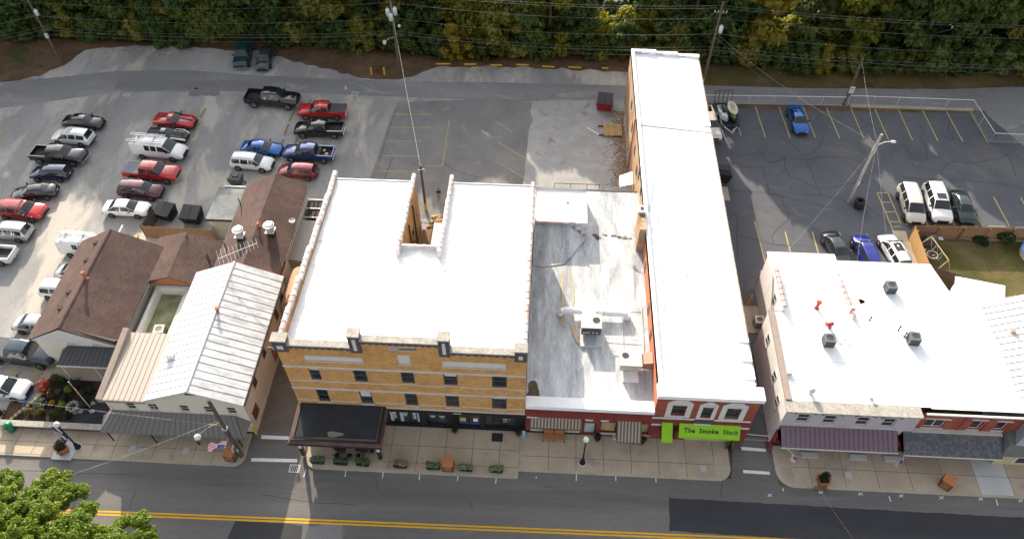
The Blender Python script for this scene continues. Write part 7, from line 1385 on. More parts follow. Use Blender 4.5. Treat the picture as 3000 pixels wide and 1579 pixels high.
YGR = leafmat('clipped_yellow_green', [(.035,.050,.008), (.075,.088,.014), (.13,.12,.022)], .3)
REDL = leafmat('red_maple_leaf', [(.10,.012,.010), (.24,.03,.02), (.30,.09,.05)], .35)
MIXL = leafmat('planter_foliage', [(.03,.055,.03), (.075,.12,.06), (.17,.20,.10), (.26,.27,.22)], .25, 2.2)
SILV = leafmat('silvery_grass', [(.06,.085,.05), (.11,.14,.09), (.17,.20,.13)], .3)
DGRN = leafmat('dark_evergreen', [(.005,.010,.006), (.010,.020,.010), (.018,.032,.014)], .15)
CHAR = leafmat('chartreuse_leaf', [(.09,.12,.012), (.17,.20,.02), (.24,.22,.03)], .35)
def shrub(x, y, z, rx, rz, mat, label, cat='shrub', name='shrub', n=700, size=.05, lumps=5, group=None, stem=True, jag=.25, up=.35):
    t = thing(name, label, cat, (x, y, z), 0, group); bl = [(0, 0, rz, rx*.8, rx*.8, rz*.85)]
    for i in range(lumps): a = R.uniform(0, 6.28); k = R.uniform(.25, .6); bl.append((rx*k*math.cos(a), rx*k*math.sin(a), rz*R.uniform(.7, 1.45), rx*R.uniform(.35, .6), rx*R.uniform(.35, .6), rz*R.uniform(.35, .6+jag)))
    V_, F_ = leaves(bl, n//len(bl), size, up=up); link('foliage', fast_mesh('foliage', V_, F_, [mat]), t)
    if stem:
        m = MB()
        for i in range(4): a = 1.57*i+.4; m.cone((0, 0, 0), (rx*.4*math.cos(a), rx*.4*math.sin(a), rz*1.2), .025, .01, 5)
        local('stem', m, M_bark, t)
    return t
# ================================================================== street furniture
def lamp_post(p, h, label, banners):
    t = thing('street_lamp', label, 'street lamp', p); x, y, z = p
    part('base', MB().lathe([(.24, 0), (.24, .12), (.17, .2), (.15, .55), (.09, .7), (.07, .75)], p, 14), M_blkm, t)
    part('post', MB().cone((x, y, z+.7), (x, y, z+h-.45), .07, .05, 12), M_blkm, t); part('collar', MB().lathe([(.05, h-.45), (.14, h-.38), (.14, h-.3), (.08, h-.26)], p, 12), M_blkm, t)
    part('globe', MB().lathe([(.10, h-.26), (.20, h-.16), (.235, h), (.19, h+.15), (.08, h+.24), (.001, h+.27)], p, 16), flat('milk_glass_globe', (.62,.66,.55), .25), t); part('finial', MB().cone((x, y, z+h+.26), (x, y, z+h+.36), .03, .005, 8), M_blkm, t)
    for (dx, dy, z0, z1, w, m1, m2) in banners:
        d = Vector((dx, dy, 0)).normalized(); a = Vector((x, y, z)); b = MB()
        for zz in (z0, z1): b.tube([a+Vector((0, 0, zz)), a+d*(w+.08)+Vector((0, 0, zz))], .02, 5)
        bn = part('banner', MB().add([a+d*.08+Vector((0, 0, z0)), a+d*w+Vector((0, 0, z0)), a+d*w+Vector((0, 0, z1)), a+d*.08+Vector((0, 0, z1))], [(0, 1, 2, 3)]), m1, t); part('banner_arm', b, M_galv, t)
        nn = Vector((-d.y, d.x, 0))*.006
        for sg in (-1, 1): part('banner_mark', MB().add([a+d*(.2+.3*w*k)+nn*sg+Vector((0, 0, z0+.12+.1*k)) for k in (0, 1)]+[a+d*(.25+.3*w*k)+nn*sg+Vector((0, 0, z1-.12)) for k in (1, 0)], [(0, 1, 2, 3)]), m2, bn)
    part('footing', MB().cone((x, y, .10), (x, y, .145), .36, .36, 16), M_conc2, t); return t
M_bnv = flat('navy_banner', (.02,.022,.07), .8); M_bnw = flat('white_banner', (.55,.55,.62), .8)
lamp_post((-36.12, 26.2, .13), 3.75, 'black street lamp with navy banners by the corner garden wall', [(-1, .12, 2.3, 3.35, .75, M_bnv, M_bnw), (.0, -1, 1.7, 2.7, .55, M_bnv, M_bnw)])
lamp_post((4.15, 27.0, .13), 3.85, 'black street lamp with edge-on white banner before the red shop', [(.1, 1, 1.5, 2.6, .4, M_bnw, M_bnv)])
def wooden_bin(x, y, rz, label):
    t = thing('litter_bin', label, 'bin', (x, y, .135), rz); w = .40; fr = MB()
    for sx in (-1, 1):
        for sy in (-1, 1): fr.box(sx*w, sx*(w-.06), sy*w, sy*(w-.06), 0, .98)
    for z in (.0, .92):
        for s in (-1, 1): fr.box(-w+.06, w-.06, s*w, s*(w-.05), z, z+.06); fr.box(s*w, s*(w-.05), -w+.06, w-.06, z, z+.06)
    local('frame', fr, flat('dark_bin_frame', (.03,.018,.014), .5), t)
    for s in (-1, 1): local('panel', MB().box(-w+.06, w-.06, s*(w-.02), s*(w-.04), .07, .91), M_brn, t); local('panel', MB().box(s*(w-.02), s*(w-.04), -w+.06, w-.06, .07, .91), M_brn, t)
    local('lid', MB().box(-w-.04, w+.04, -w-.04, w+.04, .985, 1.04), M_org, t); return t
wooden_bin(-23.55, 26.0, rad(-4), 'boxy brown litter bin at the foot of the corner utility pole'); wooden_bin(-6.35, 26.05, 0, 'boxy brown litter bin standing between flower troughs'); wooden_bin(32.1, 26.6, rad(-38), 'boxy brown litter bin turned cornerwise before the slate mansard')
def tree_box(x, y, rz, label, lm):
    t = thing('planter_box', label, 'planter', (x, y, .14), rz); w = .38
    for s in (-1, 1): local('board', MB().hexa([(-w*.85, s*w*.85, 0), (w*.85, s*w*.85, 0), (w*.85, s*(w*.85-.04), 0), (-w*.85, s*(w*.85-.04), 0), (-w, s*w, .6), (w, s*w, .6), (w, s*(w-.04), .6), (-w, s*(w-.04), .6)]), M_brn, t); local('board', MB().hexa([(s*w*.85, -w*.8, 0), (s*(w*.85-.04), -w*.8, 0), (s*(w*.85-.04), w*.8, 0), (s*w*.85, w*.8, 0), (s*w, -w*.94, .6), (s*(w-.04), -w*.94, .6), (s*(w-.04), w*.94, .6), (s*w, w*.94, .6)]), M_brn, t)
    for s in (-1, 1): local('rim', MB().box(-w-.05, w+.05, s*(w-.05), s*(w+.05), .6, .66), M_org, t)
    local('soil', MB().box(-w*.93, w*.93, -w*.93, w*.93, .5, .56), M_mulch, t); V_, F_ = leaves([(0, 0, .95, .42, .42, .42), (.1, .1, 1.1, .3, .3, .35), (-.12, -.05, .85, .35, .35, .3)], 330, .05); link('foliage', fast_mesh('foliage', V_, F_, [lm]), t); return t
p = G(188, 1320, .2); tree_box(p.x, p.y, rad(35), 'tilted wooden planter with browned round shrub by the banner lamp', leafmat('browned_shrub', [(.02,.022,.008), (.05,.042,.018), (.075,.05,.03)], .2)); p = G(2408, 1412, .2); tree_box(p.x, p.y, rad(8), 'wooden planter with dark round evergreen near the right alley', DGRN)
solo('water_stain', MB().poly([(p.x-.9, p.y-.62, .1425), (p.x+.35, p.y-.62, .1425), (p.x+.3, p.y-.2, .1425), (p.x-.5, p.y-.25, .1425)]), mottle('rust_water_stain', [(.14,.085,.05), (.19,.13,.085)], 2, 8, .2), (p.x, p.y, .14), 'rusty brown water stain at the evergreen planter foot', 'stain')
def trough(x, y, label, yellow):
    t = thing('flower_trough', label, 'planter', (x, y, .137), R.uniform(-.04, .04), 'flower troughs along the kerb'); w, d = .52, .2
    local('trough', MB().hexa([(-w*.9, -d*.85, 0), (w*.9, -d*.85, 0), (w*.9, d*.85, 0), (-w*.9, d*.85, 0), (-w, -d, .36), (w, -d, .36), (w, d, .36), (-w, d, .36)]), M_black, t); local('lip', MB().box(-w-.02, w+.02, -d-.02, d+.02, .361, .39), M_black, t)
    k = 7; bl = [(-w+.1+(2*w-.2)*i/(k-1), R.uniform(-.08, .08), .5+R.uniform(0, .14), .17, .22, .18) for i in range(k)]
    V_, F_ = leaves(bl, 60, .085, up=.8); V2, F2 = leaves([(R.uniform(-w, w)*.8, R.uniform(-.12, .1), .6, .13, .13, .1) for i in range(3)], 40, .08, up=.8)
    link('foliage', fast_mesh('foliage', np.vstack([V_, V2]), np.vstack([F_, F2+len(V_)]), [MIXL, CHAR if yellow else SILV], [0]*len(F_)+[1]*len(F2)), t)
for i, x in enumerate((-16.67, -14.81, -13.07, -10.1, -7.52, -4.97, -2.59)): trough(x, 25.93, 'black kerbside trough of mixed green and silver leafy plants', i in (2, 4, 6))
def bistro(x, y, lbl):
    t = thing('bistro_table', lbl, 'table', (x, y, .137)); n = 14
    local('top', MB().lathe([(.001, .72), (.36, .72), (.38, .735), (.36, .75), (.001, .75)], n=18), flat('bistro_brown', (.035,.02,.016), .5), t)
    for i in range(3): a = 2.09*i; local('leg', MB().tube([(.05*math.cos(a), .05*math.sin(a), .72), (.05*math.cos(a), .05*math.sin(a), .35), (.28*math.cos(a), .28*math.sin(a), 0)], .02, 5), M_blkm, t)
def bchair(x, y, rz, lbl):
    t = thing('bistro_chair', lbl, 'chair', (x, y, .137), rz, 'black bistro chairs under the canopy edge')
    local('seat', MB().lathe([(.001, .44), (.19, .44), (.2, .46), (.001, .47)], n=14), M_blkm, t)
    for i in range(4): a = .785+1.571*i; local('leg', MB().cone((.14*math.cos(a), .14*math.sin(a), .44), (.2*math.cos(a), .2*math.sin(a), 0), .014, .014, 5), M_blkm, t)
    bk = MB(); P = [(-.19, .19*math.cos(i*.35-1.05)*0-.0, 0) for i in range(2)]; pts = [(-.18+.0, -.17, .46), (-.24, -.17, .75), (-.26, 0, .88), (-.24, .17, .75), (-.18, .17, .46)]; bk.tube(pts, .016, 5)
    for y_ in (-.09, 0, .09): bk.tube([(-.19, y_, .46), (-.25, y_, .84)], .009, 4)
    local('backrest', bk, M_blkm, t)
bistro(-14.86, 26.75, 'round brown bistro table with chairs on three sides'); bistro(-13.06, 26.85, 'round brown bistro table next to the white headed canopy post')
for x, y, a, l in ((-15.35, 27.0, 0, 'black bistro chair left of the first bistro table'), (-15.2, 26.4, 40, 'black bistro chair at the first table tucked behind a trough'), (-14.2, 26.4, 150, 'black bistro chair right of the first bistro table'), (-13.65, 27.0, 0, 'black bistro chair left of the second bistro table'), (-13.5, 26.45, 50, 'black bistro chair tucked behind a trough at second table'), (-12.5, 26.9, 180, 'black bistro chair right of the second bistro table')): bchair(x, y, rad(a), l)
def bench(x, y, w, lbl, wood, rz=0.):
    t = thing('bench', lbl, 'bench', (x, y, .137), rz)
    for i in range(4): local('seat_slat', MB().box(-w/2, w/2, -.32+i*.12, -.22+i*.12, .42, .45), wood, t)
    for i in range(3): local('back_slat', MB().box(-w/2, w/2, .2+.02*i, .23+.02*i, .52+i*.15, .64+i*.15), wood, t)
    for s in (-w/2+.03, 0, w/2-.03): local('leg', MB().box(s-.025, s+.025, -.33, -.27, 0, .42).box(s-.025, s+.025, .16, .24, 0, .98).box(s-.025, s+.025, -.27, .16, .36, .415), M_blkm, t)
    return t
bench(1.85, 28.95, 1.75, 'brown slatted bench against the boarded red shop window', M_org); p = G(448, 1268, .3); bench(p.x, p.y+.3, 1.9, 'black metal bench half under the grey brown awning', M_blkm); p = G(393, 1262, .3)
solo('wall_post_box', MB().box(p.x-.25, p.x+.25, p.y-.1, p.y+.3, .14, .9), M_blkm, (p.x, p.y, .14), 'small black box beside the half hidden metal bench', 'box')
def pot(x, y, lbl, kind, rx=.28, rz=.3, mat=None, pm_=None, z=.137):
    t = thing('potted_plant', lbl, 'potted plant', (x, y, z)); local('pot', MB().lathe([(.001, 0), (.16, 0), (.22, .34), (.25, .35), (.25, .40), (.2, .40), (.19, .34), (.001, .34)], n=14), pm_ or M_terr, t)
    if kind == 'cone': bl = [(0, 0, .5+.22*i, rx*(1-.14*i), rx*(1-.14*i), .2) for i in range(6)]
    else: bl = [(0, 0, .4+rz, rx, rx, rz), (.08, .05, .5+rz, rx*.7, rx*.7, rz*.8), (-.1, -.05, .4+rz, rx*.8, rx*.8, rz*.8)]
    V_, F_ = leaves(bl, 110, .06); link('foliage', fast_mesh('foliage', V_, F_, [mat or DGRN]), t)
pot(-6.15, 29.1, 'slim conical evergreen in terracotta between the two black shopfronts', 'cone', .26); pot(-.95, 29.05, 'round evergreen in terracotta by the blue sandwich board', 'ball', .3); pot(5.35, 29.0, 'small round black-potted evergreen right of the glass door', 'ball', .28, .28, None, M_black); pot(8.25, 28.95, 'leafy silvery potted shrub beside the second red pier', 'ball', .38, .4, SILV, M_black); pot(8.85, 28.85, 'dark potted shrub in front of the second red pier', 'ball', .36, .38)
sb = thing('sandwich_board', 'small white and teal sandwich board against the red shop pier', 'sign', (-.62, 29.2, .137)); part('panel', MB().hexa([(-.85, 28.98, .14), (-.45, 28.98, .14), (-.45, 29.0, .14), (-.85, 29.0, .14), (-.85, 29.15, .85), (-.45, 29.15, .85), (-.45, 29.17, .85), (-.85, 29.17, .85)]), flat('teal_sign', (.16,.36,.42), .5), sb); part('sign_patch', MB().hexa([(-.72, 29.08, .55), (-.55, 29.08, .55), (-.55, 29.1, .55), (-.72, 29.1, .55), (-.72, 29.135, .8), (-.55, 29.135, .8), (-.55, 29.15, .8), (-.72, 29.15, .8)]), M_trimw, sb)
af = thing('a_frame_sign', 'black A-frame sign with lime scrawl at the right alley corner', 'sign', (15.9, 28.9, .137), rad(62))
for s in (-1, 1): bd_ = local('board', MB().hexa([(-.3, s*.28, 0), (.3, s*.28, 0), (.3, s*.26, 0), (-.3, s*.26, 0), (-.3, s*.03, 1.05), (.3, s*.03, 1.05), (.3, s*.01, 1.05), (-.3, s*.01, 1.05)]), M_black, af); local('chalk_mark', MB().tube([(-.2, s*.24, .25), (.15, s*.2, .45), (-.1, s*.15, .6), (.18, s*.1, .8)], .02, 4), M_lime, af)
bg_ = thing('alley_gate', 'pale pipe barrier gate across the narrow right alley', 'gate', (17.3, 29.9, 0)); part('frame', MB().tube([(16.35, 29.4, .02), (16.6, 29.7, 1.05), (18.95, 29.6, 1.05), (19.05, 29.4, .02)], .03, 6), M_trimw, bg_); part('mesh_panel', MB().tube([(16.4, 29.5, .5), (19.0, 29.5, .5)], .01, 4), M_galv, bg_)
def usflag(name, label, pole0, pole1, w, h, mast=True, droop=.35, side=None):
    """flag flown from the end of a pole: 13 stripes and a blue canton, cloth rippled"""
    p0 = Vector(pole0); p1 = Vector(pole1); t = thing(name, label, 'flag', p0); d = (p1-p0).normalized()
    part('pole', MB().cone(p0, p1, .025, .02, 6), M_trimw, t); out = Vector(side) if side else Vector((0, -.3, -1)); nx, nz = 14, 13; V_ = []
    nrm = d.cross(out).normalized()
    for j in range(nz+1):
        for i in range(nx+1): u = i/nx; q = p1-d*(h*j/nz)+out.normalized()*(w*u)+nrm*(.07*w*math.sin(u*9+j*.25)*(.3+u))+Vector((0, 0, -droop*w*u*u*.3)); V_.append(tuple(q))
    cloth = MB()
    for j in range(nz):
        for i in range(nx): cloth.add([V_[j*(nx+1)+i], V_[j*(nx+1)+i+1], V_[(j+1)*(nx+1)+i+1], V_[(j+1)*(nx+1)+i]], [(0, 1, 2, 3)], 2 if (j < 7 and i < 6) else (0 if j % 2 == 0 else 1), True)
    fc = part('cloth', cloth, [flat('flag_red', (.42,.02,.04), .8), flat('flag_white', (.72,.72,.72), .8), flat('flag_blue', (.03,.05,.20), .8)], t)
    st_ = MB()
    for a in range(4):
        for b in range(4): c = Vector(V_[(1+a*2)*(nx+1)+1+b]); st_.ball(c+nrm*.008, .018*w, n=5, k=3)
    part('stars', st_, flat('flag_white', (.7,.7,.7), .8), fc)
usflag('flag', 'large flag flying from the corner utility pole over the pavement', (-23.0, 26.05, 3.3), (-22.75, 24.95, 3.9), 1.5, .95, side=(-1, -.05, -.25)); usflag('flag', 'small flag drooping at the left end of the plum awning', (19.6, 28.3, 2.0), (20.3, 27.2, 2.3), .75, .5, side=(.1, -.1, -1)); usflag('flag', 'small flag where plum awning meets the slate mansard', (28.75, 28.3, 2.0), (28.3, 27.3, 2.35), .85, .55, side=(-.4, -.2, -1))
# ================================================================== corner garden
gw = thing('garden_wall', 'low dark brick garden wall with thick concrete coping along the pavement', 'wall', (-38.8, 27.9, 0))
part('brickwork', MB().box(-43.0, -34.2, 27.62, 27.88, 0, .62).box(-34.45, -34.2, 27.88, 32.2, 0, .62), bricks('dark_brown_brick', (.11,.055,.04), (.075,.04,.032), (.13,.1,.085)), gw)
for i in range(6): part('coping', MB().box(-43.15+i*1.5, -41.665+i*1.5, 27.5, 28.0, .622, .76), M_cap, gw)
for i in range(3): part('coping', MB().box(-34.57, -34.08, 28.02+i*1.4, 29.4+i*1.4, .622, .76), M_cap, gw)
gd = tag(link('garden_bed', MB().poly([(-42.9, 27.9, .03), (-34.5, 27.9, .03), (-34.5, 32.4, .03), (-41.6, 32.4, .03), (-41.2, 30.7, .03)]).mesh('garden_bed', M_mulch)), kind='structure'); part('slate_chips', MB().poly([(-38.6, 27.92, .036), (-34.5, 27.92, .036), (-34.5, 32.3, .036), (-37.4, 32.3, .036), (-36.9, 29.9, .036)]), M_bgrav, gd)
for i in range(9): a = Vector((-42.7, 28.45, 0)).lerp(Vector((-41.15, 31.0, 0)), i/8); solo('edging_stone', MB().hexa([(a.x-.12, a.y-.16, 0), (a.x+.14, a.y-.14, 0), (a.x+.17, a.y+.15, 0), (a.x-.1, a.y+.16, 0), (a.x-.1, a.y-.14, .16+.03*(i % 3)), (a.x+.12, a.y-.13, .18), (a.x+.15, a.y+.13, .17), (a.x-.08, a.y+.14, .16)]), mottle('tan_edging_stone', [(.34,.27,.18), (.42,.34,.24)], 2, 8, .2), (a.x, a.y, 0), 'tan edging stone in the curved border of the corner garden', 'stone', 'edging stones of the corner garden')
for px, l in (((89, 1211), 'clipped yellow green boxwood ball next to the stone border'), ((124, 1213), 'second clipped boxwood ball from the stone border'), ((162, 1217), 'third clipped boxwood ball from the stone border'), ((203, 1221), 'clipped boxwood ball on the black slate chips')): p = G(*px); shrub(p.x, p.y, .02, .42, .4, YGR if px[0] < 200 else GRN, l, n=1100, size=.042, jag=0., lumps=3)
for px, rx, rz, m, l, sz in (((130, 1142), .75, .5, REDL, 'crimson leaved maple bush in the corner garden', .07), ((158, 1158), .55, .35, leafmat('rusty_perennial', [(.06,.04,.02), (.14,.075,.04), (.20,.12,.06)], .3), 'rusty brown perennial clump beside the crimson bush', .06), ((125, 1188), .65, .4, SILV, 'feathery silver green grass clump behind the boxwoods', .07), ((172, 1152), .3, .25, SILV, 'small blue green perennial near the crimson bush', .05), ((187, 1190), .42, .3, CHAR, 'chartreuse hosta clump next to the stone fire ring', .09), ((155, 1185), .3, .22, leafmat('golden_leaf', [(.30,.20,.02), (.42,.30,.03)], .35), 'golden yellow low plant among the garden perennials', .06), ((205, 1145), .4, .3, CHAR, 'bright green leafy clump under the garden flag', .09), ((197, 1172), .5, .35, GRN, 'mid green bushy plant behind the fire ring', .07), ((168, 1115), .45, .4, YGR, 'yellow green shrub against the porch walk', .05), ((190, 1118), .4, .4, GRN, 'green rounded shrub beside the flag cloth', .05), ((230, 1130), .75, .5, DGRN, 'large dark evergreen mound by the porch walk', .06), ((262, 1155), .75, .5, DGRN, 'large dark evergreen mound beside the lean-to corner', .06), ((248, 1188), .6, .4, GRN, 'loose olive shrub right of the stone fire ring', .06)):
    p = G(*px); shrub(p.x, p.y, .02, rx, rz, m, l, n=900, size=sz)
p = G(216, 1195); fp = thing('fire_ring', 'round pale stone fire ring in the corner garden', 'fire ring', (p.x, p.y, .03))
for i in range(10): a = 2*math.pi*i/10; part('ring_stone', MB().box(-.17, .17, .30, .52, .0, .3).xf(Matrix.Translation((p.x, p.y, .03)) @ Matrix.Rotation(a, 4, 'Z')), M_cap, fp)
part('ash', MB().cone((p.x, p.y, .03), (p.x, p.y, .08), .3, .3, 14), M_black, fp)
for px in ((272, 1182), (237, 1205), (270, 1205), (220, 1208)): p = G(*px); solo('stepping_stone', MB().prism([(p.x+.25*math.cos(a*1.05)*R.uniform(.8, 1.1), p.y+.2*math.sin(a*1.05)) for a in range(6)], .03, .07), M_cap, (p.x, p.y, .03), 'pale stepping stone on the black slate chips', 'stepping stone', 'stepping stones in the garden')
fpx = thing('garden_flagpole', 'white flagpole with furled flag rising from the corner garden', 'flagpole', (-36.7, 29.85, 0)); part('mast', MB().cone((-36.7, 29.85, 0), (-36.7, 29.85, 4.0), .04, .025, 8), M_trimw, fpx); part('ball', MB().ball((-36.7, 29.85, 4.03), .06, n=8, k=5), M_trimw, fpx)
usflag('flag', 'limp flag hanging on the garden flagpole', (-36.68, 29.82, 2.2), (-36.68, 29.82, 3.75), .55, 1.1, side=(.5, -.3, -1))
p = G(37, 1260, .1); gb = thing('recycling_bin', 'green lidded litter bin at the garden wall end', 'bin', (p.x, p.y, .135), .3); M_gb = flat('bin_green', (.012,.16,.075), .4); local('body', MB().lathe([(.001, 0), (.30, 0), (.34, .75), (.3, .76)], n=14), M_gb, gb); local('lid', MB().lathe([(.36, .76), (.36, .84), (.26, 1.02), (.001, 1.08)], n=14), M_gb, gb); local('flap', MB().box(-.14, .14, -.36, -.2, .84, 1.0), M_black, gb)
shrub(-43.6, 28.8, 0, .45, .4, DGRN, 'dark rounded shrub cut by the left edge near the pavement', n=700)
for px, l in (((2870, 708), 'low dark shrub spreading along the picket fence'), ((2935, 712), 'tall rose bush with pale blooms in the back yard')): p = G(*px); shrub(p.x, p.y, .02, 1.0 if px[0] < 2900 else 1.1, .35 if px[0] < 2900 else .85, GRN, l, n=1600, size=.09)
# ================================================================== utility poles and overhead lines
def pole(base, h, r0, r1, label, mat, cat='utility pole', arms=(), lean=(0, 0)):
    t = thing('utility_pole', label, cat, base); b = Vector(base); tp = b+Vector((lean[0], lean[1], h)); part('shaft', MB().cone(b, tp, r0, r1, 12), mat, t)
    for (z, dx, dy, L) in arms:
        d = Vector((dx, dy, 0)).normalized()*L; c = b.lerp(tp, z/h); ar = part('crossarm', MB().hexa([c-d+Vector((0, -.06, -.06)), c+d+Vector((0, -.06, -.06)), c+d+Vector((0, .06, -.06)), c-d+Vector((0, .06, -.06)), c-d+Vector((0, -.06, .06)), c+d+Vector((0, -.06, .06)), c+d+Vector((0, .06, .06)), c-d+Vector((0, .06, .06))]), mat, t)
        for k in (-1, -.4, .4, 1): q = c+d*k*.92; part('insulator', MB().cone(q+Vector((0, 0, .06)), q+Vector((0, 0, .26)), .05, .04, 7), M_trimw, ar)
    return t, b, tp
def transformer(t, p, off, r=.26, h=.85):
    c = Vector(p)+Vector(off); part('transformer', MB().lathe([(.001, 0), (r, .02), (r, h), (r*.9, h+.06), (.001, h+.1)], c, 14), flat('transformer_grey', (.50,.53,.55), .4), t); part('bushing', MB().cone(c+Vector((0, 0, h+.08)), c+Vector((0, 0, h+.32)), .05, .03, 6), M_trimw, t)
tA, bA, eA = pole((-60.1, 77.2, 0), 9.6, .17, .11, 'dark utility pole on the dirt patch at the far left lane bend', M_pole, arms=((9.2, .9, .35, .9), (8.4, .9, .35, .7))); transformer(tA, (-60.1, 77.2, 6.4), (.3, -.1, 0), .22, .6)
part('cable_box', MB().box(-60.2, -59.85, 76.95, 77.15, 3.4, 4.0), M_galv, tA)
tB, bB, eB = pole((-17.9, 77.8, 0), 11.2, .18, .12, 'tall utility pole with three grey transformers beside the hydrant', M_pole, arms=((10.3, -1, .1, 1.0),))
for o in ((-.45, -.1, 0), (.4, -.15, .2), (-.1, -.5, -.35)): transformer(tB, (-17.9, 77.8, 7.3), o, .25, .8)
part('luminaire_arm', MB().tube([(-17.9, 77.7, 4.5), (-18.4, 76.9, 4.9), (-18.8, 76.6, 4.7)], .03, 5), M_galv, tB); part('luminaire', MB().ball((-18.95, 76.5, 4.55), .22, .22, .3, 10, 6), M_trimw, tB); part('insulator_pair', MB().ball((-17.2, 77.6, 6.1), .18, .18, .2, 8, 5), M_trimw, tB)
tC, bC, eC = pole((18.9, 76.5, 0), 10.9, .17, .11, 'utility pole with one transformer behind the long building end', M_pole, arms=((9.6, -1, .05, .7),), lean=(.15, .1)); transformer(tC, (19.0, 76.55, 7.2), (.45, -.1, 0), .24, .75)
part('yellow_guard', MB().cone((18.78, 76.3, 0), (18.85, 76.35, 1.1), .07, .07, 6), M_yel, tC)
tD, bD, eD = pole((34.9, 73.5, 0), 6.4, .17, .13, 'short dark pole with white notice in the chain fence line', M_pole); sg = part('notice', MB().box(34.75, 35.3, 73.28, 73.31, 1.9, 2.75), M_trimw, tD); part('notice_text', MB().box(34.85, 35.2, 73.272, 73.279, 2.45, 2.55).box(34.85, 35.2, 73.272, 73.279, 2.25, 2.29).box(34.85, 35.1, 73.272, 73.279, 2.1, 2.14), M_dgrey, sg)
tE, bE, eE = pole((31.85, 57.5, 0), 8.9, .17, .12, 'silvered timber lamp pole standing in the right lot', M_polew, lean=(.12, .1)); part('luminaire_arm', MB().tube([eE-Vector((0, 0, 1.4)), eE+Vector((.7, .1, -1.0)), eE+Vector((1.3, .15, -.95))], .04, 6), M_trimw, tE); part('luminaire', MB().ball(eE+Vector((1.5, .15, -.98)), .28, .17, .13, 10, 6), M_trimw, tE); part('hardware', MB().cone(eE-Vector((0, 0, 2.2)), eE-Vector((0, 0, 1.2)), .2, .16, 8), M_polew, tE); part('notice', MB().box(31.75, 31.95, 57.25, 57.28, 2.6, 3.1), M_trimw, tE)
tG, bG, eG = pole((-11.65, 54.0, 0), 6.1, .14, .11, 'dark service pole with yellow foot behind the light well', M_pole); part('yellow_sleeve', MB().cone((-11.65, 54.0, 0), (-11.65, 54.0, 1.1), .16, .16, 10), M_yel, tG); part('conduit_head', MB().tube([(-11.9, 53.9, 5.6), (-11.3, 53.95, 5.75), (-11.2, 53.9, 5.4)], .04, 5), M_galv, tG)
tF, bF, eF = pole((-22.85, 26.15, .12), 8.7, .17, .13, 'dark corner utility pole with flag, signs and a globe lamp', M_pole)
part('lamp_arm', MB().tube([(-22.95, 26.15, 5.6), (-23.6, 25.7, 5.7), (-24.4, 25.2, 5.3)], .03, 5), flat('brass_arm', (.40,.27,.10), .5), tF); part('globe', MB().ball((-24.5, 25.15, 5.05), .26, .26, .26, 12, 8), flat('pearl_globe', (.55,.60,.62), .2), tF)
s1 = part('white_sign', MB().box(-22.98, -22.94, 25.55, 25.95, 1.9, 2.5).xf(Matrix.Translation((.15, 0, 0))), M_trimw, tF); part('sign_print', MB().box(-22.832, -22.788, 25.62, 25.88, 2.1, 2.3), M_dgrey, s1); s2 = part('green_sign', MB().box(-22.64, -22.60, 25.6, 25.95, 1.5, 2.2), flat('sign_green', (.01,.14,.07), .4), tF); part('sign_arrow', MB().box(-22.599, -22.594, 25.7, 25.85, 1.65, 2.05), M_trimw, s2); part('band', MB().cone((-22.85, 26.15, 4.6), (-22.85, 26.15, 4.75), .2, .2, 10), M_galv, tF)
tH, bH, eH = pole((-20.6, 51.9, 0), 3.9, .06, .05, 'thin black post behind the ridge of the rear house', M_rub, 'post')
def wire(a, b, sag, r, label, group=None, n=14, mat=None):
    a = Vector(a); b = Vector(b); pts = [a.lerp(b, i/n)-Vector((0, 0, sag*4*(i/n)*(1-i/n))) for i in range(n+1)]
    return solo('overhead_wire', MB().tube(pts, r, 4), mat or M_wire, tuple(a), label, 'wire', group)
LB = 'overhead utility line strung along the wooded bank'; GRP = 'overhead lines along the wooded bank'
far_l = Vector((-105, 60, 0)); far_r = Vector((66, 75.5, 0))
for dz, r, s, dy in ((10.5, .009, .7, 0), (9.9, .009, .7, .5), (9.2, .009, .8, -.4), (7.0, .012, .9, 0), (5.3, .009, .8, 0), (4.9, .014, .8, 0), (4.2, .009, .7, 0)):
    for a, b in ((bA, bB), (bB, bC), (bC, far_r), (bA, far_l)): wire((a.x, a.y+dy, dz*(.9 if a is bA else 1)), (b.x, b.y+dy, dz*(.95 if b is far_r else 1) if b is not far_l else dz*.85), s, r, LB, GRP)
wire((-17.9, 77.7, 9.0), (-11.65, 54.0, 6.0), .5, .015, 'pale twisted service line from transformer pole to the light well pole', mat=M_galv); wire(eE-Vector((0, 0, 1.3)), (20.8, 44, 5.6), .5, .005, 'thin service line from lamp pole to the white building', 'service lines at the lamp pole', mat=M_galv)
wire(eE-Vector((0, 0, 1.3)), (27.6, 44, 5.5), .4, .005, 'thin service line from lamp pole down to the long white roof edge', 'service lines at the lamp pole', mat=M_galv); wire(eE-Vector((0, 0, 1.2)), (30.6, 43.6, 5.5), .4, .005, 'thin service line between lamp pole and rear roof gutter', 'service lines at the lamp pole', mat=M_galv); wire(eE-Vector((0, 0, 1.1)), (34.9, 73.5, 6.1), .3, .005, 'thin line between lamp pole and short notice pole', mat=M_galv); wire(eE-Vector((0, 0, 1.1)), (19.05, 76.5, 7.1), .8, .005, 'thin line from lamp pole to the pole behind the long building', mat=M_galv)
wire((-22.9, 26.1, 5.2), (-62, 29.5, 5.6), .5, .005, 'thin pale line crossing the corner garden to the utility pole', mat=M_galv); wire((-22.9, 26.1, 6.0), (-35.0, 22.0, 3.2), .2, .006, 'thin diagonal line above the grey brown awning', mat=M_galv); wire((17.4, 29.2, 6.2), (21.5, 19.0, 6.6), .3, .004, 'thin line crossing the street from the green awning building')
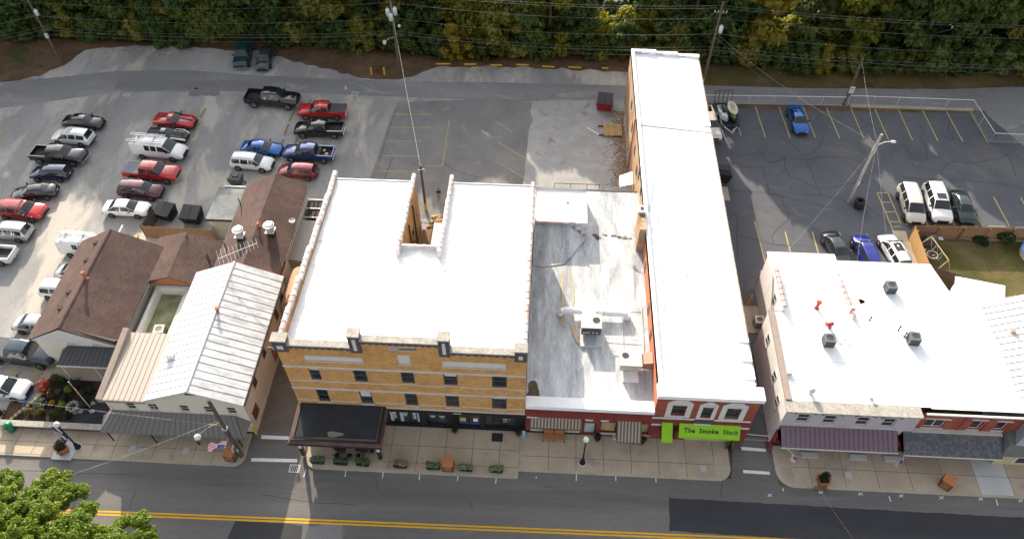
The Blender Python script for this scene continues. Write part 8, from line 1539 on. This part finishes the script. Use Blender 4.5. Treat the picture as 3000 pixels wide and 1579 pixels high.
wire((19.0, 76.5, 6.6), (27.8, 74.9, .1), .0, .009, 'slanting guy wire of the pole behind the long building'); wire((-19.0, 47.6, 7.0), (-22.6, 47.6, 4.3), .1, .012, 'short dark line from rear house eave to brick parapet')
# ================================================================== the riverside wood and the street maple
WOODL = [leafmat('wood_leaf_olive', [(.052,.066,.013), (.10,.115,.02), (.175,.18,.03), (.25,.21,.034)], .48, .22),
         leafmat('wood_leaf_green', [(.033,.058,.015), (.062,.10,.022), (.11,.15,.028)], .45, .22),
         leafmat('wood_leaf_gold', [(.075,.085,.013), (.19,.18,.02), (.30,.24,.026), (.33,.20,.032)], .55, .25),
         leafmat('wood_leaf_bronze', [(.045,.048,.014), (.085,.072,.02), (.14,.10,.03)], .45, .25),
         leafmat('wood_leaf_lime', [(.09,.105,.01), (.19,.195,.016), (.30,.27,.022)], .58, .2)]
def crown_blobs(H, rx, z0, n, rng, top=1.0):
    B = []
    for i in range(n):
        a = rng.uniform(0, 2*math.pi); f = rng.random()**.55; zz = z0+(H-z0)*rng.random(); q = (zz-z0)/(H-z0); prof = math.sin(math.pi*min(.97, .16+.80*q))**.7
        r = rx*prof*f; s = rng.uniform(.55, 1.15)*rx*.30; B.append((r*math.cos(a), r*math.sin(a), zz, s*1.15, s*1.15, s*.8))
    return B
def tree_meshes(H, rx, z0, nb, per, size, seed):
    rng = np.random.default_rng(seed); B = crown_blobs(H, rx, z0, nb, rng); V_, F_ = leaves(B, per, size, rng, .35, .3)
    tr_ = MB(); top = Vector((rng.normal()*.4, rng.normal()*.4, H*.82)); tr_.cone((0, 0, -1.2), (top.x*.4, top.y*.4, H*.45), .02*H+.04, .013*H+.02, 9); tr_.cone((top.x*.4, top.y*.4, H*.45), top, .013*H+.02, .02, 7)
    for i in range(9): b = B[(i*5) % len(B)]; k = min(.75, max(.18, b[2]/H-.12)); s = Vector((0, 0, 0)).lerp(Vector((top.x*.4, top.y*.4, H*.45)), min(1, k/.45)) if k < .45 else Vector((top.x*.4, top.y*.4, H*.45)).lerp(top, (k-.45)/.4); tr_.cone(s, b[:3], .007*H+.02, .015, 6)
    return V_, F_, tr_.mesh('trunk', M_bark)
VAR = []
for i, (H, rx, z0, nb, per, sz) in enumerate([(9, 3.2, .2, 46, 170, .28), (11, 3.6, .2, 52, 170, .30), (15, 4.2, .3, 60, 175, .34), (18, 4.8, .5, 70, 175, .38), (6.5, 2.8, 0, 36, 180, .24)]):
    V_, F_, tm = tree_meshes(H, rx, z0, nb, per, sz, 100+i); VAR.append((H, {}, V_, F_, tm))
def wood_tree(v, x, y, lm, label, h=None, group='trees of the riverside wood'):
    H, cache, V_, F_, tm = VAR[v]
    if lm not in cache: cache[lm] = fast_mesh('crown', V_, F_, [WOODL[lm]])
    s = (h/H if h else 1)*1.0; t = thing('tree', label, 'tree', (x, y, gz(x, y)-.05), R.uniform(0, 6.28), group); t.scale = (s*R.uniform(.92, 1.08), s*R.uniform(.92, 1.08), s)
    link('trunk', tm, t); link('crown', cache[lm], t); return t
LBL = ['olive leaved tree in the dense riverside wood', 'dark green tree in the dense riverside wood', 'golden autumn tree in the dense riverside wood', 'bronze leaved tree in the dense riverside wood', 'bright lime yellow tree in the dense riverside wood']
rt = random.Random(5)
def hue(x):  # leaf colour by stretch of bank; lime and gold paint in the sunlit crowns
    if -14 < x < -5: return rt.choice([2, 2, 0])
    if 1 < x < 11: return rt.choice([4, 4, 1, 0])
    if 24 < x < 37: return rt.choice([4, 0, 2, 1])
    if x < -30: return rt.choice([1, 1, 0])
    return rt.choice([0, 1, 1, 0, 4, 1])
GAPS = ((28.8, 2.5), (35.5, 1.2), (8.5, 4.5), (-12.5, 1.3), (-60, 1.6))   # breaks in the canopy where low sun comes through
def gap(x, y): return any(abs(x+.354*(y-84)-c) < w for c, w in GAPS)
x = -98.0
while x < 84:   # tall trees on the bank
    y = 84.4-.02*x+rt.uniform(-.6, 1.4)
    if -9.5 < x < 3: v, h = rt.choice([(1, 12.5), (2, 14.5), (2, 14)])
    elif 3 <= x < 15.5: v, h = rt.choice([(0, 8.2), (1, 9.8), (0, 9)])
    elif x < -26: v, h = 3, rt.uniform(17, 20)
    elif x < -9: v, h = rt.choice([(2, 15), (3, 17)])
    else: v, h = rt.choice([(2, 14.5), (3, 16.5), (2, 16)])
    if gap(x, y): v, h = 4, rt.uniform(6.6, 7.8)
    l = hue(x) if not gap(x, y) else (4 if x > 0 else 2); wood_tree(v, x, y, l, LBL[l], h); x += rt.uniform(3.0, 4.4) if h > 12 and not -11 < x < 3 else rt.uniform(2.4, 3.2)
x = -96.0
while x < 82:   # second row, standing deeper
    y = 89.5+rt.uniform(-1.2, 1.5)
    if -14 < x < 1: v, h = 2, rt.uniform(14, 16)
    elif 1 <= x < 12: v, h = 1, rt.uniform(10, 12)
    else: v, h = 3, rt.uniform(16, 20)
    if gap(x, y): v, h = 4, 7
    l = hue(x); wood_tree(v, x, y, l, LBL[l], h); x += rt.uniform(4.2, 6.0)
x = -92.0
while x < 78:   # bank thicket: low bushy growth down to the lane
    y = 82.0-.022*x+.9*math.sin(x*.13)+rt.uniform(-.5, .8)
    l = hue(x) if rt.random() < .5 else 1
    if not (16.5 < x < 19.5): wood_tree(4, x, y, l, ['olive', 'dark green', 'golden', 'bronze', 'lime yellow'][l]+' bushy thicket at the foot of the riverside wood', rt.uniform(2.8, 5.2), 'thickets at the foot of the wood')
    x += rt.uniform(1.5, 2.3)
for x in range(-120, 130, 9):
    if not gap(x, 108): wood_tree(1, x+rt.uniform(-2, 2), 108+rt.uniform(-3, 6), rt.randrange(2), 'tree of the wood on the far river bank', rt.uniform(10, 12.5), 'trees on the far river bank')
# fallen leaves drifted along the lane edge
n = 5200; P = []; q = np.random.default_rng(3)
xs_ = q.uniform(-72, 62, n); e_ = 81.3-.022*xs_+.9*np.sin(xs_*.13)+.5*np.sin(xs_*.31+1); ys_ = e_-np.abs(q.normal(0, 1.3, n))-.2; V_ = []; ang = q.uniform(0, 6.28, n); sz = q.uniform(.05, .12, n)
V_ = np.stack([np.stack([xs_+sz*np.cos(ang+k*1.571), ys_+sz*np.sin(ang+k*1.571)*.7, np.full(n, .02)+q.uniform(0, .02, n)+(.015 if k % 2 else 0)], 1) for k in range(4)], 1).reshape(-1, 3)
tag(link('fallen_leaves', fast_mesh('fallen_leaves', V_, np.arange(n*4).reshape(-1, 4), [leafmat('dry_leaf', [(.10,.045,.02), (.20,.09,.04), (.30,.17,.08)], .15, 1.5)])), 'brown fallen leaves drifted along the wooded lane edge', 'leaves', kind='stuff')
n = 1500; xs_ = 9.2-np.abs(q.normal(0, .9, n)); ys_ = q.uniform(58.5, 71, n); ang = q.uniform(0, 6.28, n); sz = q.uniform(.05, .12, n)
V_ = np.stack([np.stack([xs_+sz*np.cos(ang+k*1.571), ys_+sz*np.sin(ang+k*1.571)*.7, np.full(n, .02)+q.uniform(0, .03, n)+(.02 if k % 2 else 0)], 1) for k in range(4)], 1).reshape(-1, 3)
tag(link('dry_weeds', fast_mesh('dry_weeds', V_, np.arange(n*4).reshape(-1, 4), [leafmat('dead_weed', [(.16,.085,.035), (.28,.16,.07), (.36,.22,.10)], .15, 1.5)])), 'dry brown weeds drifted at the foot of the long brick wall', 'weeds', kind='stuff')
# street maple in the foreground: lobed sprays of small leaves on real limbs
mt = thing('maple_tree', 'bright yellow green street maple rising across the street at lower left', 'tree', (-34.5, 15.2, 0)); rng = np.random.default_rng(21)
ML = leafmat('maple_leaf', [(.075,.14,.014), (.13,.20,.018), (.22,.27,.024), (.32,.32,.03)], .48, .5)
targets = []
def spray(px, py, z, r): p = G(px, py, z); targets.append((p.x+34.5, p.y-15.2, z, r))
for px, py, z, r in [(60,1500,7.0,1.1), (170,1450,7.2,1.0), (150,1400,6.6,.6), (40,1410,6.4,.6), (130,1500,8.0,1.0), (245,1500,6.8,.75), (230,1440,6.5,.55), (185,1405,6.2,.45), (330,1560,6.2,.6), (410,1525,5.6,.55), (430,1560,5.4,.4), (270,1575,6.8,.9), (180,1560,8.0,1.1), (60,1570,8.2,1.2), (0,1460,7.2,.9), (-40,1540,7.8,1.3), (380,1600,6.2,.9), (100,1640,8.6,1.5), (260,1660,7.6,1.3), (-60,1420,6.2,.8), (15,1395,5.8,.4), (360,1530,5.8,.4), (455,1590,5.2,.4), (200,1700,7.8,1.6), (400,1680,6.4,1.2), (60,1720,8.2,1.8), (90,1450,6.8,.9), (110,1545,7.6,1.1), (215,1530,7.4,.9), (20,1520,7.4,1.0), (240,1560,7.2,.8), (330,1590,6.6,.8)]: spray(px, py, z, r)
B = []
for (cx_, cy_, cz_, r) in targets:
    k = max(8, int(40*r))
    for i in range(k):
        d = rng.normal(size=3); d /= np.linalg.norm(d); q_ = rng.random()**.45; s = rng.uniform(.20, .34)
        B.append((cx_+d[0]*r*q_, cy_+d[1]*r*q_, cz_+d[2]*r*.62*q_, s*1.2, s*1.2, s*.62))
V_, F_ = leaves(B, 105, .095, rng, .3, .9, .25); link('crown', fast_mesh('crown', V_, F_, [ML]), mt)
tk = MB(); tk.cone((0, 0, -.1), (.1, .3, 3.2), .28, .2, 10); 
for (cx_, cy_, cz_, r) in targets:
    m_ = Vector((cx_*.45, cy_*.45, 3.2+(cz_-3.2)*.5)); tk.cone((.1, .3, 3.0), m_, .09, .05, 6); tk.cone(m_, (cx_, cy_, cz_), .05, .015, 5)
local('trunk', tk, M_bark, mt)
print('objects', len(bpy.data.objects))
